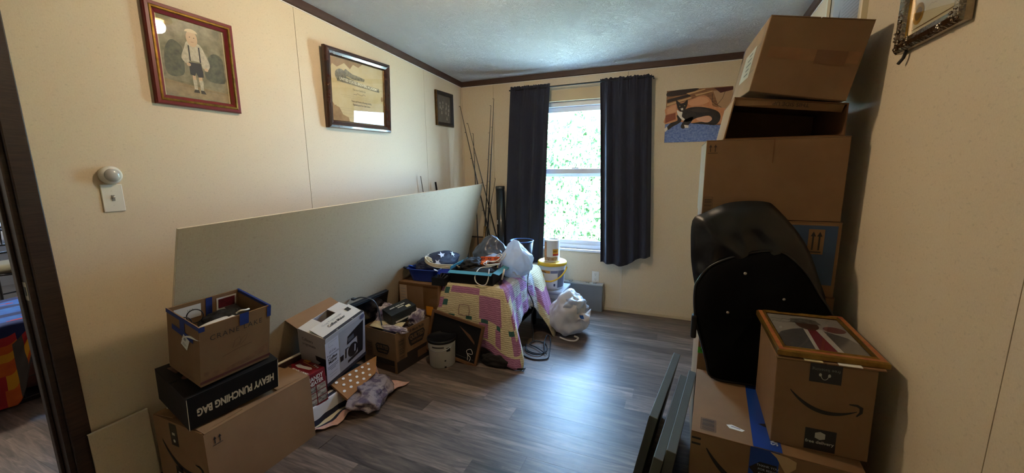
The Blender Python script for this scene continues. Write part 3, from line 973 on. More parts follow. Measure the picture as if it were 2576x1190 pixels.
cat_layer('dark_shelf', [[(250, 290), (390, 255), (560, 235), (760, 222), (640, 290), (480, 330), (250, 350)], [(250, 400), (600, 310), (640, 345), (250, 450)]], mat('poster_dark_brown', '#2a1a12', 0.5), 0.0002)
cat_layer('lamp_shelf', [[(985, 260), (1284, 230), (1284, 560), (1100, 540)]], mat('poster_tan', '#b08a66', 0.5), 0.0002)
cat_layer('red_drape', [[(1000, 215), (1290, 190), (1290, 240), (1100, 290)]], mat('poster_maroon', '#4e2018', 0.5), 0.0003)
cat_layer('couch', [[(240, 520), (560, 420), (800, 335), (900, 350), (970, 420), (1000, 500), (1150, 530), (1290, 560), (1290, 760), (700, 790), (240, 780), (238, 650)]], mat('poster_couch', '#c07a4c', 0.5, var=(16, '#d79a70', 0.9, (1, 1, 1))), 0.0004)
cat_layer('couch_shadow', [[(235, 640), (400, 600), (410, 700), (235, 760)]], mat('poster_couch_dark', '#8a4326', 0.5), 0.0005)
cat_layer('blue_towel', [[(237, 780), (420, 740), (640, 760), (900, 790), (1284, 820), (1284, 1066), (237, 1066)]], mat('poster_towel', '#4d67a8', 0.6, var=(60, '#93a6cf', 0.9, (1, 1, 1))), 0.0006, False)
CATB = mat('poster_cat_black', '#17130f', 0.5, var=(30, '#3a2c22', 0.7, (1, 1, 1))); CATW = mat('poster_cat_white', '#e6dccb', 0.5)
cat_layer('cat_body', [[(500, 600), (600, 530), (760, 510), (930, 530), (1090, 590), (1130, 700), (1060, 800), (930, 760), (1000, 700), (940, 650), (820, 670), (740, 690), (640, 740), (560, 740), (510, 680)],
                       [(420, 640), (440, 720), (330, 760), (270, 830), (290, 870), (360, 820), (500, 740), (480, 660)],
                       [(600, 690), (700, 670), (660, 760), (560, 850), (500, 820), (540, 740)], [(640, 770), (900, 740), (1060, 810), (900, 790)]], CATB, 0.0008)
cat_layer('cat_head', [[(395, 405), (440, 430), (480, 455), (535, 440), (585, 395), (590, 470), (570, 530), (530, 580), (490, 585), (440, 550), (415, 490)]], CATB, 0.0010)
cat_layer('cat_white', [[(420, 560), (470, 585), (515, 590), (510, 660), (560, 700), (540, 725), (490, 690), (440, 630)], [(555, 790), (630, 800), (630, 840), (570, 840)], [(225, 850), (270, 815), (285, 860), (240, 900)], [(480, 535), (520, 525), (525, 560), (495, 565)]], CATW, 0.0011)
cat_layer('cat_belly', [[(745, 690), (900, 660), (960, 670), (1000, 710), (930, 760), (800, 735)]], mat('poster_cat_belly', '#d9a68a', 0.5), 0.0009)
cat_layer('wood_highlight', [[(250, 465), (640, 355), (650, 375), (250, 500)], [(560, 300), (860, 225), (860, 240), (600, 320)], [(700, 320), (980, 255), (980, 270), (720, 340)]], mat('poster_wood_light', '#c79a68', 0.5), 0.0003, False)
cat_layer('couch_light', [[(600, 440), (760, 360), (880, 370), (930, 430), (800, 480), (650, 490)], [(260, 540), (400, 480), (410, 590), (260, 620)]], mat('poster_couch_light', '#d79a70', 0.5), 0.0005)
cat_layer('lamp_cord', stroke([(975, 300), (985, 430), (1040, 470), (1130, 520)], 7) + stroke([(1170, 270), (1140, 370), (1070, 470)], 6), mat('poster_dark_brown', '#2a1a12'), 0.0006, False)
cat_layer('cat_fur_light', [[(640, 560), (760, 530), (880, 545), (960, 590), (860, 600), (720, 590)], [(430, 480), (470, 470), (500, 500), (470, 530), (440, 520)]], mat('poster_cat_brown', '#3d2f26', 0.5), 0.00095)
cat_layer('cat_eyes', [ell(9, 6, 465, 500, 10), ell(9, 6, 545, 492, 10)], mat('poster_cat_eye', '#b9a05a', 0.4), 0.0013)

# --- silver ornate frame on the right wall
w, h = 0.36, 0.46
t = thing('ornate_certificate_frame', 'award in an ornate silver frame high on the right wall', 'picture', M=wallM('right', 1.656, 2.005) @ Matrix.Translation((0, 0, 0.004)))
SILV = mat('embossed_silver', '#9c8f7c', 0.22, 1.0, var=(30, '#6c5a48', 0.7, (1, 1, 1)), bump=(70, 0.7, (1, 1, 1), 3))
ring_frame(w, h, [(0, 0, 0), (0, 0.016, 0), (0.008, 0.026, 0), (0.02, 0.03, 0), (0.036, 0.024, 0), (0.043, 0.014, 1), (0.046, 0.010, 1)], [SILV, GOLD], t)
rr = random.Random(5)
for cx_, cy_ in ((-1, -1), (1, -1), (1, 1), (-1, 1)):
    mb = MB()
    for i in range(16):
        a = rr.uniform(0, 0.09); b = rr.uniform(0.006, 0.036)
        px_, py_ = (a + 0.01, b) if i % 2 else (b, a + 0.01)
        r_ = rr.uniform(0.004, 0.008)
        mb.lathe([(r_, 0.0), (r_ * 0.8, 0.003), (r_ * 0.3, 0.005)], 8, M=Matrix.Translation((cx_ * (w / 2 - px_), cy_ * (h / 2 - py_), 0.0265)))
    mb.build('corner_ornament', SILV, t, smooth=True)['kind'] = 'stuff'
pw, ph = w - 0.09, h - 0.09
pr = decal('award_paper', [rect(pw, ph)], mat('award_paper', '#cfc39e', 0.6), t, ID, off=0.007)
decal('border_line', [rect(0.003, ph - 0.02, -pw / 2 + 0.02), rect(0.003, ph - 0.02, pw / 2 - 0.02), rect(pw - 0.04, 0.003, 0, -ph / 2 + 0.012)], GOLD, pr, ID, off=0.0004)
SEALG = mat('gold_seal', '#b8922e', 0.35, 0.6)
decal('gold_seal', [ell(0.032, 0.032, -0.085, -0.10, 28)], SEALG, pr, ID, v=-0.03, off=0.0006)
decal('seal_centre', [ell(0.02, 0.02, -0.085, -0.10, 24)], mat('seal_dark', '#6b5218', 0.5), pr, ID, v=-0.03, off=0.0009)
decal('award_script', scribble(-0.04, 0.09, -0.07, 0.004, 0.006, 0.0012) + scribble(-0.04, 0.08, -0.095, 0.004, 0.006, 0.0012) + scribble(-0.03, 0.05, -0.125, 0.005, 0.006, 0.0012) + scribble(-0.06, 0.1, -0.03, 0.003, 0.006, 0.0012), CERTFAINT, pr, ID, off=0.0006)
MB().box(-pw / 2 - 0.002, pw / 2 + 0.002, -ph / 2 - 0.002, ph / 2 + 0.002, 0.009, 0.010).build('glass', PANE, t)
MB().tube([(-w / 2 + 0.05, -h / 2 + 0.01, 0.004), (-w / 2 + 0.045, -h / 2 - 0.02, 0.01), (-w / 2 + 0.03, -h / 2 - 0.035, 0.016)], 0.005, 6).build('dangling_cord', INK, t, smooth=True)

# --- white framed print high on the right wall
w, h = 0.50, 0.42
t = thing('white_framed_print', 'white framed print behind the topmost carton', 'picture', M=wallM('right', 2.452, 2.13))
ring_frame(w, h, [(0, 0, 0), (0, 0.02, 0), (0.004, 0.024, 0), (0.026, 0.024, 0), (0.03, 0.012, 0)], [mat('ivory_frame', '#d8ccae', 0.4)], t)
pw, ph = w - 0.056, h - 0.056
pr = decal('print_paper', [rect(pw, ph)], mat('cool_print_paper', '#b9bcbd', 0.6), t, ID, off=0.008)
decal('blue_shape', [[(-pw / 2 + 0.03, -ph / 2 + 0.02), (-0.06, -ph / 2 + 0.02), (-0.07, 0.02)]], mat('slate_ink', '#55606c', 0.6), pr, ID, off=0.0005)
decal('text_lines', [rect(0.22, 0.004, 0.07, 0.12 - i * 0.016) for i in range(16)], mat('grey_ink', '#8b8d8e', 0.6), pr, ID, off=0.0005)
MB().box(-pw / 2 - 0.002, pw / 2 + 0.002, -ph / 2 - 0.002, ph / 2 + 0.002, 0.0095, 0.0105).build('glass', PANE, t)

# ================================================================== curtains
CURT = mat('navy_blackout_fabric', '#20212e', 0.85, var=(3, '#292a39', 0.5, (1, 1, 0.3)), sheen=0.12, bump=(240, 0.1, (1, 1, 1), 2))
def curtain(label, top, bot, ztop, zbot_fn, folds, seed, amp):
    r_ = random.Random(seed)
    ph_ = [r_.uniform(0, 6.28) for _ in range(4)]
    nu, nv = 120, 44
    def Pt(i, j):
        u_, v_ = i / nu, j / nv
        ztop_ = ztop + 0.012 * noise.noise(Vector((u_ * 21, seed, 0.0))) + 0.006 * noise.noise(Vector((u_ * 60, seed, 4.0)))
        z = ztop_ + (zbot_fn(u_) - ztop_) * v_
        x = (top[0] + (top[1] - top[0]) * u_) * (1 - v_) + (bot[0] + (bot[1] - bot[0]) * u_) * v_
        gather = max(0.0, 1 - v_ * 9)
        a = amp * (0.35 + 0.65 * min(1, v_ * 3))
        yy = D - 0.085 + a * math.sin(folds * u_ * 6.283 + ph_[1] + 0.9 * math.sin(u_ * 5 + ph_[2])) + 0.9 * a * noise.noise(Vector((u_ * folds * 1.7, seed * 3.3, v_ * 0.8)))
        yy += gather * 0.016 * noise.noise(Vector((u_ * 38, seed * 2.0, v_ * 3)))
        if v_ < 0.03:
            yy = D - 0.085 + (yy - D + 0.085) * 0.8
        return (x, yy, z)
    o = MB().grid(Pt, nu, nv).build('curtain', CURT, smooth=True, solid=0.003)
    return tag(o, label, 'curtain', 'blackout curtains at the window')
curtain('dark navy curtain hanging at the left of the window', (0.605, 1.008), (0.515, 0.945), 2.19, lambda u: 0.44, 3.2, 3, 0.018)
curtain('dark navy curtain hanging at the right of the window, hem uneven', (1.478, 1.915), (1.525, 1.975), 2.187, lambda u: 0.505 - 0.03 * math.sin(u * 3.3) + (0.05 if u > 0.55 else 0.0) * min(1, (u - 0.55) * 6) + 0.03 * u, 4.3, 8, 0.028)
rd = thing('curtain_rod', 'thin dark curtain rod above the window', 'curtain rod', (0, 0, 0))
MB().tube([(0.59, D - 0.085, 2.158), (1.93, D - 0.085, 2.166)], 0.007, 10).build('rod', BLACK, rd, smooth=True)
for xx, zz in ((0.592, 2.158), (1.928, 2.166)):
    MB().tube([(xx, D - 0.085, zz), (xx, D - 0.001, zz)], 0.006, 8).build('bracket', BLACK, rd, smooth=True)
# ================================================================== cartons
def arrows(parent, F, u, v, s, m=None, line=True):
    """two upright arrows over a line"""
    m = m or INK
    for k in (-0.28, 0.28):
        decal('up_arrow', [[(-0.05 * s, -0.42 * s), (0.05 * s, -0.42 * s), (0.05 * s, 0.15 * s), (0.19 * s, 0.15 * s), (0, 0.5 * s), (-0.19 * s, 0.15 * s), (-0.05 * s, 0.15 * s)]], m, parent, F, u + k * s, v)
    if line:
        decal('arrow_base', [rect(1.15 * s, 0.07 * s, 0, -0.58 * s)], m, parent, F, u, v)

def barcode(parent, F, u, v, w, h, seed=1, m=None, horizontal=False):
    m = m or BROWNINK
    r_ = random.Random(seed)
    b = 0.035 * w
    polys = [rect(w, b, 0, h / 2), rect(w, b, 0, -h / 2), rect(b, h, -w / 2, 0), rect(b, h, w / 2, 0)]
    x = -0.44
    L_ = h if horizontal else w
    while x < 0.42:
        t_ = r_.uniform(0.012, 0.05)
        polys.append(rect(w * 0.84, t_ * h, 0, (x + t_ / 2) * h) if horizontal else rect(t_ * w, h * 0.8, (x + t_ / 2) * w, 0))
        x += t_ + r_.uniform(0.02, 0.05)
    o = decal('barcode', polys, m, parent, F, u, v, join=True)
    o['kind'] = 'stuff'

def smile(parent, F, u, v, w, rot=0.0, m=None, flip=1):
    """curved arrow logo"""
    m = m or INK
    pts, ws = [], []
    n = 22
    for i in range(n + 1):
        t_ = i / n
        x = (t_ - 0.5) * w
        y = flip * w * 0.30 * ((t_ - 0.56) ** 2 * 3.0 - 0.55)
        pts.append((x, y)); ws.append(w * (0.012 + 0.062 * math.sin(PI * min(1, t_ * 1.02)) ** 0.8))
    lo = [p for p in stroke(pts, ws)]
    out_pts = [q[0] for q in lo] + [lo[-1][1]] + [lo[-1][2]] + [q[3] for q in reversed(lo)]
    decal('smile_arrow_curve', [out_pts], m, parent, F, u, v, rot=rot)
    ex, ey = pts[-1]
    hd = stroke([(ex - 0.13 * w, ey + 0.10 * w), (ex - 0.02 * w, ey + 0.115 * w), (ex + 0.045 * w, ey + 0.085 * w), (ex + 0.055 * w, ey + 0.0 * w), (ex + 0.01 * w, ey - 0.09 * w)], [0.02 * w, 0.045 * w, 0.055 * w, 0.045 * w, 0.02 * w])
    hp = [q[0] for q in hd] + [hd[-1][1], hd[-1][2]] + [q[3] for q in reversed(hd)]
    decal('smile_arrow_head', [hp], m, parent, F, u, v, rot=rot)

def carton(name, label, loc, rot, dims, m, top='closed', inner=None, group='cardboard cartons', wall=0.005, cat='box', skip_top=False):
    t = thing(name, label, cat, loc, rot, group)
    w, d, h = dims
    if top == 'closed':
        MB().box(-w / 2, w / 2, -d / 2, d / 2, 0, h - 0.004).build('body', m, t, bevel=0.003)
        g = 0.0015
        MB().box(-w / 2, -g, -d / 2, d / 2, h - 0.004, h).build('flap', m, t, bevel=0.0015)
        MB().box(g, w / 2, -d / 2, d / 2, h - 0.004, h).build('flap', m, t, bevel=0.0015)
    else:
        mb = MB()
        a = wall
        mb.box(-w / 2, w / 2, -d / 2, -d / 2 + a, 0, h); mb.box(-w / 2, w / 2, d / 2 - a, d / 2, 0, h)
        mb.box(-w / 2, -w / 2 + a, -d / 2 + a, d / 2 - a, 0, h); mb.box(w / 2 - a, w / 2, -d / 2 + a, d / 2 - a, 0, h)
        mb.box(-w / 2 + a, w / 2 - a, -d / 2 + a, d / 2 - a, 0, a)
        bm = bmesh.new()
        o = mb.build('body', m, t)
        bm.from_mesh(o.data); bmesh.ops.remove_doubles(bm, verts=bm.verts, dist=1e-5); bm.to_mesh(o.data); bm.free()
    return t

def flap(t, dims, side, length, ang, m, shrink=0.0, th=0.004, name='flap'):
    """cardboard flap hinged on a top edge; ang 0 = folded shut, 90 = upright, 180 = flat outward, 270 = hanging"""
    w, d, h = dims
    a = math.radians(ang)
    if side in ('+x', '-x'):
        s = 1 if side == '+x' else -1
        M = frameM((s * w / 2, 0, h), (0, s, 0), (0, 0, 1))     # local x along edge, y up, z outward
        L2 = d / 2 - shrink
    else:
        s = 1 if side == '+y' else -1
        M = frameM((0, s * d / 2, h), (-s, 0, 0), (0, 0, 1))
        L2 = w / 2 - shrink
    c, si = -math.cos(a), math.sin(a)                            # direction: inward (-z local) at 0
    e = Vector((0, si, c)) * length
    nrm = Vector((0, -c, si)) * th
    mb = MB()
    mb.hexa([(-L2, 0, 0), (L2, 0, 0), (L2 - shrink * 0.3, e.y, e.z), (-L2 + shrink * 0.3, e.y, e.z)],
            [(-L2, nrm.y, nrm.z), (L2, nrm.y, nrm.z), (L2 - shrink * 0.3, e.y + nrm.y, e.z + nrm.z), (-L2 + shrink * 0.3, e.y + nrm.y, e.z + nrm.z)])
    return mb.build(name, m, t, M=M)

rad = math.radians
# --- big wall sheet leaning out over the clutter, and the low offcut
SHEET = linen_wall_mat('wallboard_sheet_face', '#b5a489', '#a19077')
tilt = rad(15.3)
MS = frameM((0.012, 0.86, 0.0), (0, 1, 0), (math.sin(tilt), 0, math.cos(tilt)))
t = thing('wallboard_sheet', 'large beige wallboard sheet tilting out from the left wall', 'wallboard', M=MS)
shw, shh = 2.69, 1.25
CORE_LIT_EDGE = mat('gypsum_and_lit_edge', '#ded3bd', 0.8)
o = MB().hexa([(0, 0, 0.0015), (shw + 0.02, 0, 0.0015), (shw + 0.02, 0, 0.0115), (0, 0, 0.0115)], [(0.05, 1.227, 0.0015), (shw, 1.302, 0.0015), (shw, 1.302, 0.0115), (0.05, 1.227, 0.0115)]).build('gypsum_core', CORE_LIT_EDGE, t)
for z0, nm in ((0.0115, 'vinyl_face'), (0.0, 'paper_back')):
    MB().hexa([(0, 0, z0), (shw + 0.02, 0, z0), (shw + 0.02, 0, z0 + 0.0015), (0, 0, z0 + 0.0015)], [(0.05, 1.227, z0), (shw, 1.302, z0), (shw, 1.302, z0 + 0.0015), (0.05, 1.227, z0 + 0.0015)]).build(nm, SHEET, t)
t = thing('wallboard_offcut', 'low beige wallboard offcut standing beside the door casing', 'wallboard', (0.012, 0.0, 0))
MB().hexa([(0.02, 0.645, 0), (0.03, 0.645, 0), (0.03, 0.84, 0), (0.02, 0.84, 0)], [(0.012, 0.645, 0.352), (0.022, 0.645, 0.352), (0.022, 0.84, 0.352), (0.012, 0.84, 0.352)]).build('board', WALL, t)
MB().box(0.0115, 0.0225, 0.6435, 0.84, 0.352, 0.355).build('top_edge', CORE_LIT_EDGE, t)
t = thing('brown_board', 'dark brown board standing behind the red heater box', 'board', (0.14, 1.42, 0), (0, rad(12), 0))
MB().box(0, 0.012, -0.19, 0.28, 0.0, 0.372).build('panel', mat('dark_brown_veneer', '#3a2a20', 0.5, var=(8, '#2a1d16', 0.7, (1, 1, 9))), t)
MB().box(-0.001, 0.013, -0.19, 0.28, 0.372, 0.377).build('top_edge', CORE_LIT_EDGE, t)  # pale colour stands in for light caught by the board's top edge

# --- bottom carton with curved arrow, left pile
dA = (0.365, 0.505, 0.345)
A = carton('shipping_carton', 'big kraft carton with curved arrow print at the bottom of the left pile', (0.275, 1.082, 0), (0, 0, 0), dA, KRAFT2, 'open')
Fy, Fx = face(dA, '-y'), face(dA, '+x')
flap(A, dA, '-y', 0.17, 3, KRAFT2, 0.012); flap(A, dA, '+y', 0.17, 3, KRAFT2, 0.012)
flap(A, dA, '+x', 0.15, 7, KRAFT2, 0.004); flap(A, dA, '-x', 0.15, 7, KRAFT2, 0.004)
arrows(A, Fx, -0.205, 0.125, 0.035)
TAPEBLK = mat('black_printed_tape', '#1b1a1a', 0.35)
decal('black_tape', [rect(0.052, 0.105, 0, 0)], TAPEBLK, A, Fy, -0.035, 0.115)
decal('tape_print', [rect(0.02, 0.012, 0, 0.005), ell(0.008, 0.008, 0, -0.028, 12)], mat('tape_white_print', '#b9b4a6', 0.5), A, Fy, -0.035, 0.115, off=0.002)
decal('black_tape', [rect(0.052, 0.12, 0, 0)], TAPEBLK, A, Fy, -0.035, -0.10)
decal('tape_print', [rect(0.02, 0.012, 0, 0.03), rect(0.03, 0.006, 0, 0.012)], MATS['tape_white_print'], A, Fy, -0.035, -0.10, off=0.002)
smile(A, Fy, -0.01, 0.005, 0.27, rot=rad(-14))

# --- punching bag box
dB = (0.281, 0.362, 0.160)
B = carton('punching_bag_box', 'black box lettered HEAVY PUNCHING BAG upside down', (0.290, 1.008, 0.398), (rad(2.4), rad(12.7), rad(-7.2)), dB, MATTEBLACK)
text('HEAVY PUNCHING BAG', 0.052, mat('cream_print', '#d9cdb4', 0.6), B, face(dB, '+x'), 0.005, -0.005, rot=PI, sx=0.55, bold=0.0022)
SKINPR = mat('boxer_print', '#6b4433', 0.5, var=(20, '#2a1a15', 0.8, (1, 1, 1)))
decal('boxer_picture', [ell(0.03, 0.04, -0.07, -0.08, 16), ell(0.015, 0.02, 0.0, -0.12, 12), [(-0.11, -0.15), (-0.05, -0.14), (-0.06, -0.1), (-0.1, -0.09)]], SKINPR, B, face(dB, '+z'))
for sx_ in (-1, 1):
    decal('white_edge', [rect(0.0025, 0.155)], mat('cream_print', '#d9cdb4'), B, face(dB, '+x'), sx_ * 0.1795, 0)

# --- Crane Lake wine carton
dC = (0.2285, 0.2835, 0.2725)
C_ = carton('wine_carton', 'open kraft Crane Lake carton full of junk on top of the left pile', (0.338, 1.001, 0.566), (rad(0.5), rad(12.4), rad(-2.3)), dC, KRAFT, 'open')
Fx, Fy = face(dC, '+x'), face(dC, '-y')
GREYINK = mat('wine_print', '#33271b', 0.7)
text('CRANE LAKE', 0.033, GREYINK, C_, Fx, 0.0, 0.075, sx=0.92, spacing=1.25)
for k, s_ in ((0, 1), (1, 1)):
    decal('leaf_logo', stroke([(-0.02 + k * 0.025, -0.02), (-0.01 + k * 0.03, 0.012), (0.008 + k * 0.035, 0.024), (0.014 + k * 0.02, 0.0), (-0.008 + k * 0.02, -0.02)], 0.0025), FADEINK, C_, Fx, 0.0, 0.012)
decal('logo_line', stroke([(-0.06, -0.012), (0.0, 0.0), (0.06, 0.004)], 0.003), FADEINK, C_, Fx, 0.0, -0.02)
decal('red_stripe', [rect(0.289, 0.012)], mat('maroon_print', '#5a2a20', 0.7), C_, Fx, 0, -0.118)
decal('dark_stain', [[(-0.13, -0.05), (-0.05, -0.075), (0.05, -0.06), (0.135, -0.03), (0.135, -0.07), (0.04, -0.085), (-0.06, -0.1), (-0.13, -0.08)]], mat('carton_stain', '#6a4a2e', 0.8, var=(20, '#8a6440', 0.9, (1, 1, 1))), C_, Fx, 0, -0.02, off=0.0008)
text('CRANE LAKE', 0.019, FADEINK, C_, Fy, 0.02, -0.118, sx=0.9)
# blue tape: along the rim and in a T on the end
decal('blue_tape', [rect(0.038, 0.055)], BLUETAPE, C_, Fx, 0.028, 0.113, off=0.0016)
decal('blue_tape', [rect(0.018, 0.05)], BLUETAPE, C_, Fx, 0.136, 0.108, off=0.0016)
decal('blue_tape', [rect(0.022, 0.022)], BLUETAPE, C_, Fx, -0.134, 0.127, off=0.0016)
decal('blue_tape', [rect(0.232, 0.018)], BLUETAPE, C_, Fy, 0, 0.13, off=0.0016)
decal('blue_tape', [rect(0.15, 0.024)], BLUETAPE, C_, Fy, 0.0, 0.068, off=0.0022, rot=rad(-4))
decal('blue_tape', [rect(0.034, 0.075)], BLUETAPE, C_, Fy, 0.0, 0.095, off=0.0019)
lb = decal('white_sticker', [rect(0.045, 0.055)], WHITE, C_, Fy, 0.02, 0.036, off=0.003, rot=rad(-22))
decal('sticker_print', [rect(0.014, 0.014, -0.006, 0.012), rect(0.026, 0.002, 0, -0.008), rect(0.026, 0.002, 0, -0.013), rect(0.018, 0.002, -0.004, -0.018)], mat('grey_ink', '#8b8d8e'), lb, ID, off=0.0004)
Fi = frameM((-dC[0] / 2 + 0.005, 0, dC[2] / 2), (0, 1, 0), (0, 0, 1))       # inner face of the back wall
decal('blue_tape', [rect(0.026, 0.10)], BLUETAPE, C_, Fi, 0.012, 0.085, off=0.001)
decal('shipping_label', [rect(0.10, 0.06)], WHITE, C_, Fi, -0.07, 0.09, off=0.001)
text('LCA', 0.013, mat('slate_ink', '#55606c'), C_, Fi, -0.06, 0.10, off=0.002)
decal('red_label', [rect(0.085, 0.07)], WHITE, C_, Fi, 0.085, 0.085, off=0.001)
decal('red_picture', [rect(0.07, 0.045)], mat('maroon_picture', '#6d1f2c', 0.5, var=(50, '#3b1018', 0.9, (1, 1, 1))), C_, Fi, 0.085, 0.09, off=0.002)
MB().box(-dC[0] / 2 - 0.002, dC[0] / 2 + 0.002, dC[1] / 2 - 0.007, dC[1] / 2 + 0.002, dC[2] - 0.012, dC[2] + 0.001).build('rim_tape', BLUETAPE, C_)
# contents (each a thing of its own, placed in world space with the carton's tilt)
MC = Matrix.LocRotScale(Vector((0.338, 1.001, 0.566)), Euler((rad(0.5), rad(12.4), rad(-2.3))), None)
def inC(x, y, z, rz=0.0, rx=0.0, ry=0.0):
    return MC @ Matrix.Translation((x, y, z)) @ Euler((rx, ry, rz)).to_matrix().to_4x4()
o = thing('envelope', 'white curled envelope lying on top of the junk in the wine carton', 'envelope', M=inC(0.05, -0.055, 0.216, rad(8), rad(5), rad(-16)))
def Pe(i, j):
    u_, v_ = i / 10, j / 16
    return ((u_ - 0.5) * 0.1, (v_ - 0.5) * 0.19, 0.012 * math.sin(v_ * PI) + 0.006 * math.sin(u_ * 5))
MB().grid(Pe, 10, 16).build('sheet', WHITE, o, smooth=True, solid=0.001)
decal('print_lines', [rect(0.02, 0.003, -0.02, -0.07), rect(0.02, 0.003, -0.02, -0.063), rect(0.014, 0.003, 0.02, -0.05)], mat('grey_ink', '#8b8d8e'), o, ID, off=0.0135)
o = blob('black_cloth_bundle', mat('black_cloth', '#0d0d0f', 0.7, bump=(60, 0.3, (1, 1, 1), 3)), (0.075, 0.10, 0.05), loc=(0, 0, 0), seed=3, amp=0.3, freq=2.2, sub=4)
o.matrix_basis = inC(-0.01, 0.03, 0.178); tag(o, 'crumpled black cloth and straps inside the wine carton', 'cloth')
o = blob('junk_fill', mat('black_cloth', '#0d0d0f'), (0.098, 0.122, 0.078), seed=9, amp=0.1, freq=2.5, sub=4)
o.matrix_basis = inC(0.0, -0.008, 0.096); tag(o, 'dark jumble filling the bottom of the wine carton', 'bundle')
o = thing('paperback_book', 'dark paperback standing against the far end of the wine carton', 'book', M=inC(-0.035, 0.085, 0.205, rad(-8), rad(6)))
MB().box(-0.06, 0.06, -0.02, 0.02, -0.03, 0.0).build('pages', mat('book_pages', '#8a8272', 0.8), o)
MB().box(-0.062, 0.062, -0.022, 0.022, 0.0, 0.004).build('cover', mat('dark_cover', '#201d1c', 0.4), o)
for k, (x, yy, rr_) in enumerate(((-0.055, -0.07, 0.028), (-0.045, -0.115, 0.024))):
    pts = [(rr_ * math.cos(a), 0.25 * rr_ * math.sin(a), rr_ * math.sin(a)) for a in [2 * PI * i / 20 for i in range(20)]]
    o = MB().tube(pts, 0.0022, 6, closed=True).build('wire_loop', BLACK, smooth=True)
    o.matrix_basis = inC(x, yy, 0.232 - 0.012 * k, rad(70))
    tag(o, ('larger' if k == 0 else 'smaller') + ' black wire loop sticking up in the wine carton', 'wire')
o = MB().tube(smooth_path([(-0.01, 0, 0), (0.0, 0.01, 0.012), (0.004, 0.03, 0.01), (-0.006, 0.05, 0.004)], 5), 0.004, 8).build('white_clip', WHITEPLASTIC, smooth=True)
o.matrix_basis = inC(0.085, 0.02, 0.262); tag(o, 'small white plastic clip near the blue tape on the wine carton', 'clip')

# --- red heater box
dD = (0.218, 0.131, 0.202)
RED = mat('red_glossy_card', '#7a1420', 0.4, var=(8, '#5c0d16', 0.5, (1, 1, 1)))
Dd = carton('heater_box', 'red Handy Heater box beside the big kraft carton', (0.304, 1.414, 0.122), (rad(2), rad(1), rad(-5)), dD, RED)
Fx, Fz = face(dD, '+x'), face(dD, '+z')
text('HANDY', 0.034, WHITE, Dd, Fx, 0.0, 0.068, sx=0.78, bold=0.001, shear=0.15, rot=rad(4))
text('HEATER', 0.030, WHITE, Dd, Fx, 0.003, 0.040, sx=0.78, bold=0.001, shear=0.15, rot=rad(4))
PHOTO = [mat('photo_tile_a', '#b7b2a8', 0.5, var=(60, '#2a2725', 1.0, (1, 1, 1))), mat('photo_tile_b', '#6d6258', 0.5, var=(50, '#c9c2b4', 0.9, (1, 1, 1))), mat('photo_tile_c', '#cfc8bb', 0.5, var=(40, '#403a36', 1.0, (1, 1, 1)))]
for i in range(2):
    for j in range(3):
        decal('photo_tile', [rect(0.056, 0.033)], PHOTO[(i + j) % 3], Dd, Fx, -0.031 + i * 0.062, 0.005 - j * 0.038)
text('HANDY HEATER', 0.026, WHITE, Dd, Fz, 0.03, -0.03, rot=PI * 0.5 + PI / 2, sx=0.7, bold=0.0008)
DKBR = mat('dark_brown_print', '#3a1f14', 0.5)
decal('heater_picture', [[(-0.055, -0.012), (-0.02, -0.02), (0.06, -0.008), (0.07, 0.004), (0.05, 0.014), (-0.01, 0.006), (-0.05, 0.012)]], mat('heater_grey', '#b9b4ad', 0.4), Dd, Fz, 0.0, 0.012)
decal('round_badge', [ell(0.022, 0.02, 0, 0, 20)], DKBR, Dd, Fz, -0.075, -0.03)
decal('orange_bar', [rect(0.12, 0.004), rect(0.05, 0.024, -0.05, 0.02)], mat('orange_print', '#c07a2a', 0.5), Dd, Fz, 0.01, 0.04, rot=rad(-6))
for k in range(3):
    decal('white_dot', [ell(0.006, 0.006, 0, 0, 12)], WHITE, Dd, Fz, 0.045 + 0.018 * k, 0.05 - 0.004 * k)
# low dark carton that carries the heater and coffee boxes
o = carton('low_dark_box', 'low dark box under the coffee maker and heater boxes', (0.245, 1.60, 0), (0, 0, 0), (0.31, 0.50, 0.118), mat('dark_card', '#171618', 0.7))

o = carton('flat_dark_box', 'flat dark box directly under the coffee maker box', (0.265, 1.645, 0.119), (0, 0, 0), (0.19, 0.30, 0.042), mat('dark_card', '#171618'))
# --- coffee maker box
dE = (0.197, 0.312, 0.336)
GREYCARD = mat('grey_white_card', '#b5b1b2', 0.5, var=(3, '#a5a0a2', 0.5, (1, 1, 1)))
E_ = carton('coffee_maker_box', 'tall white coffee maker box with brown flap folded open', (0.277, 1.657, 0.215), (rad(10.1), rad(12.3), rad(4.0)), dE, GREYCARD, 'open')
Fx, Fy = face(dE, '+x'), face(dE, '-y')
WHITECARD = mat('white_card', '#d4d0c8', 0.55)
DKBLUE = mat('dark_navy_print', '#1a1c2a', 0.5)
flap(E_, dE, '-x', 0.115, 164, KRAFT2, 0.0)
flap(E_, dE, '-y', 0.10, 2, WHITECARD, 0.004); flap(E_, dE, '+y', 0.10, 2, WHITECARD, 0.004)
ft = flap(E_, dE, '+x', 0.115, 8, WHITECARD, 0.004, name='top_flap')
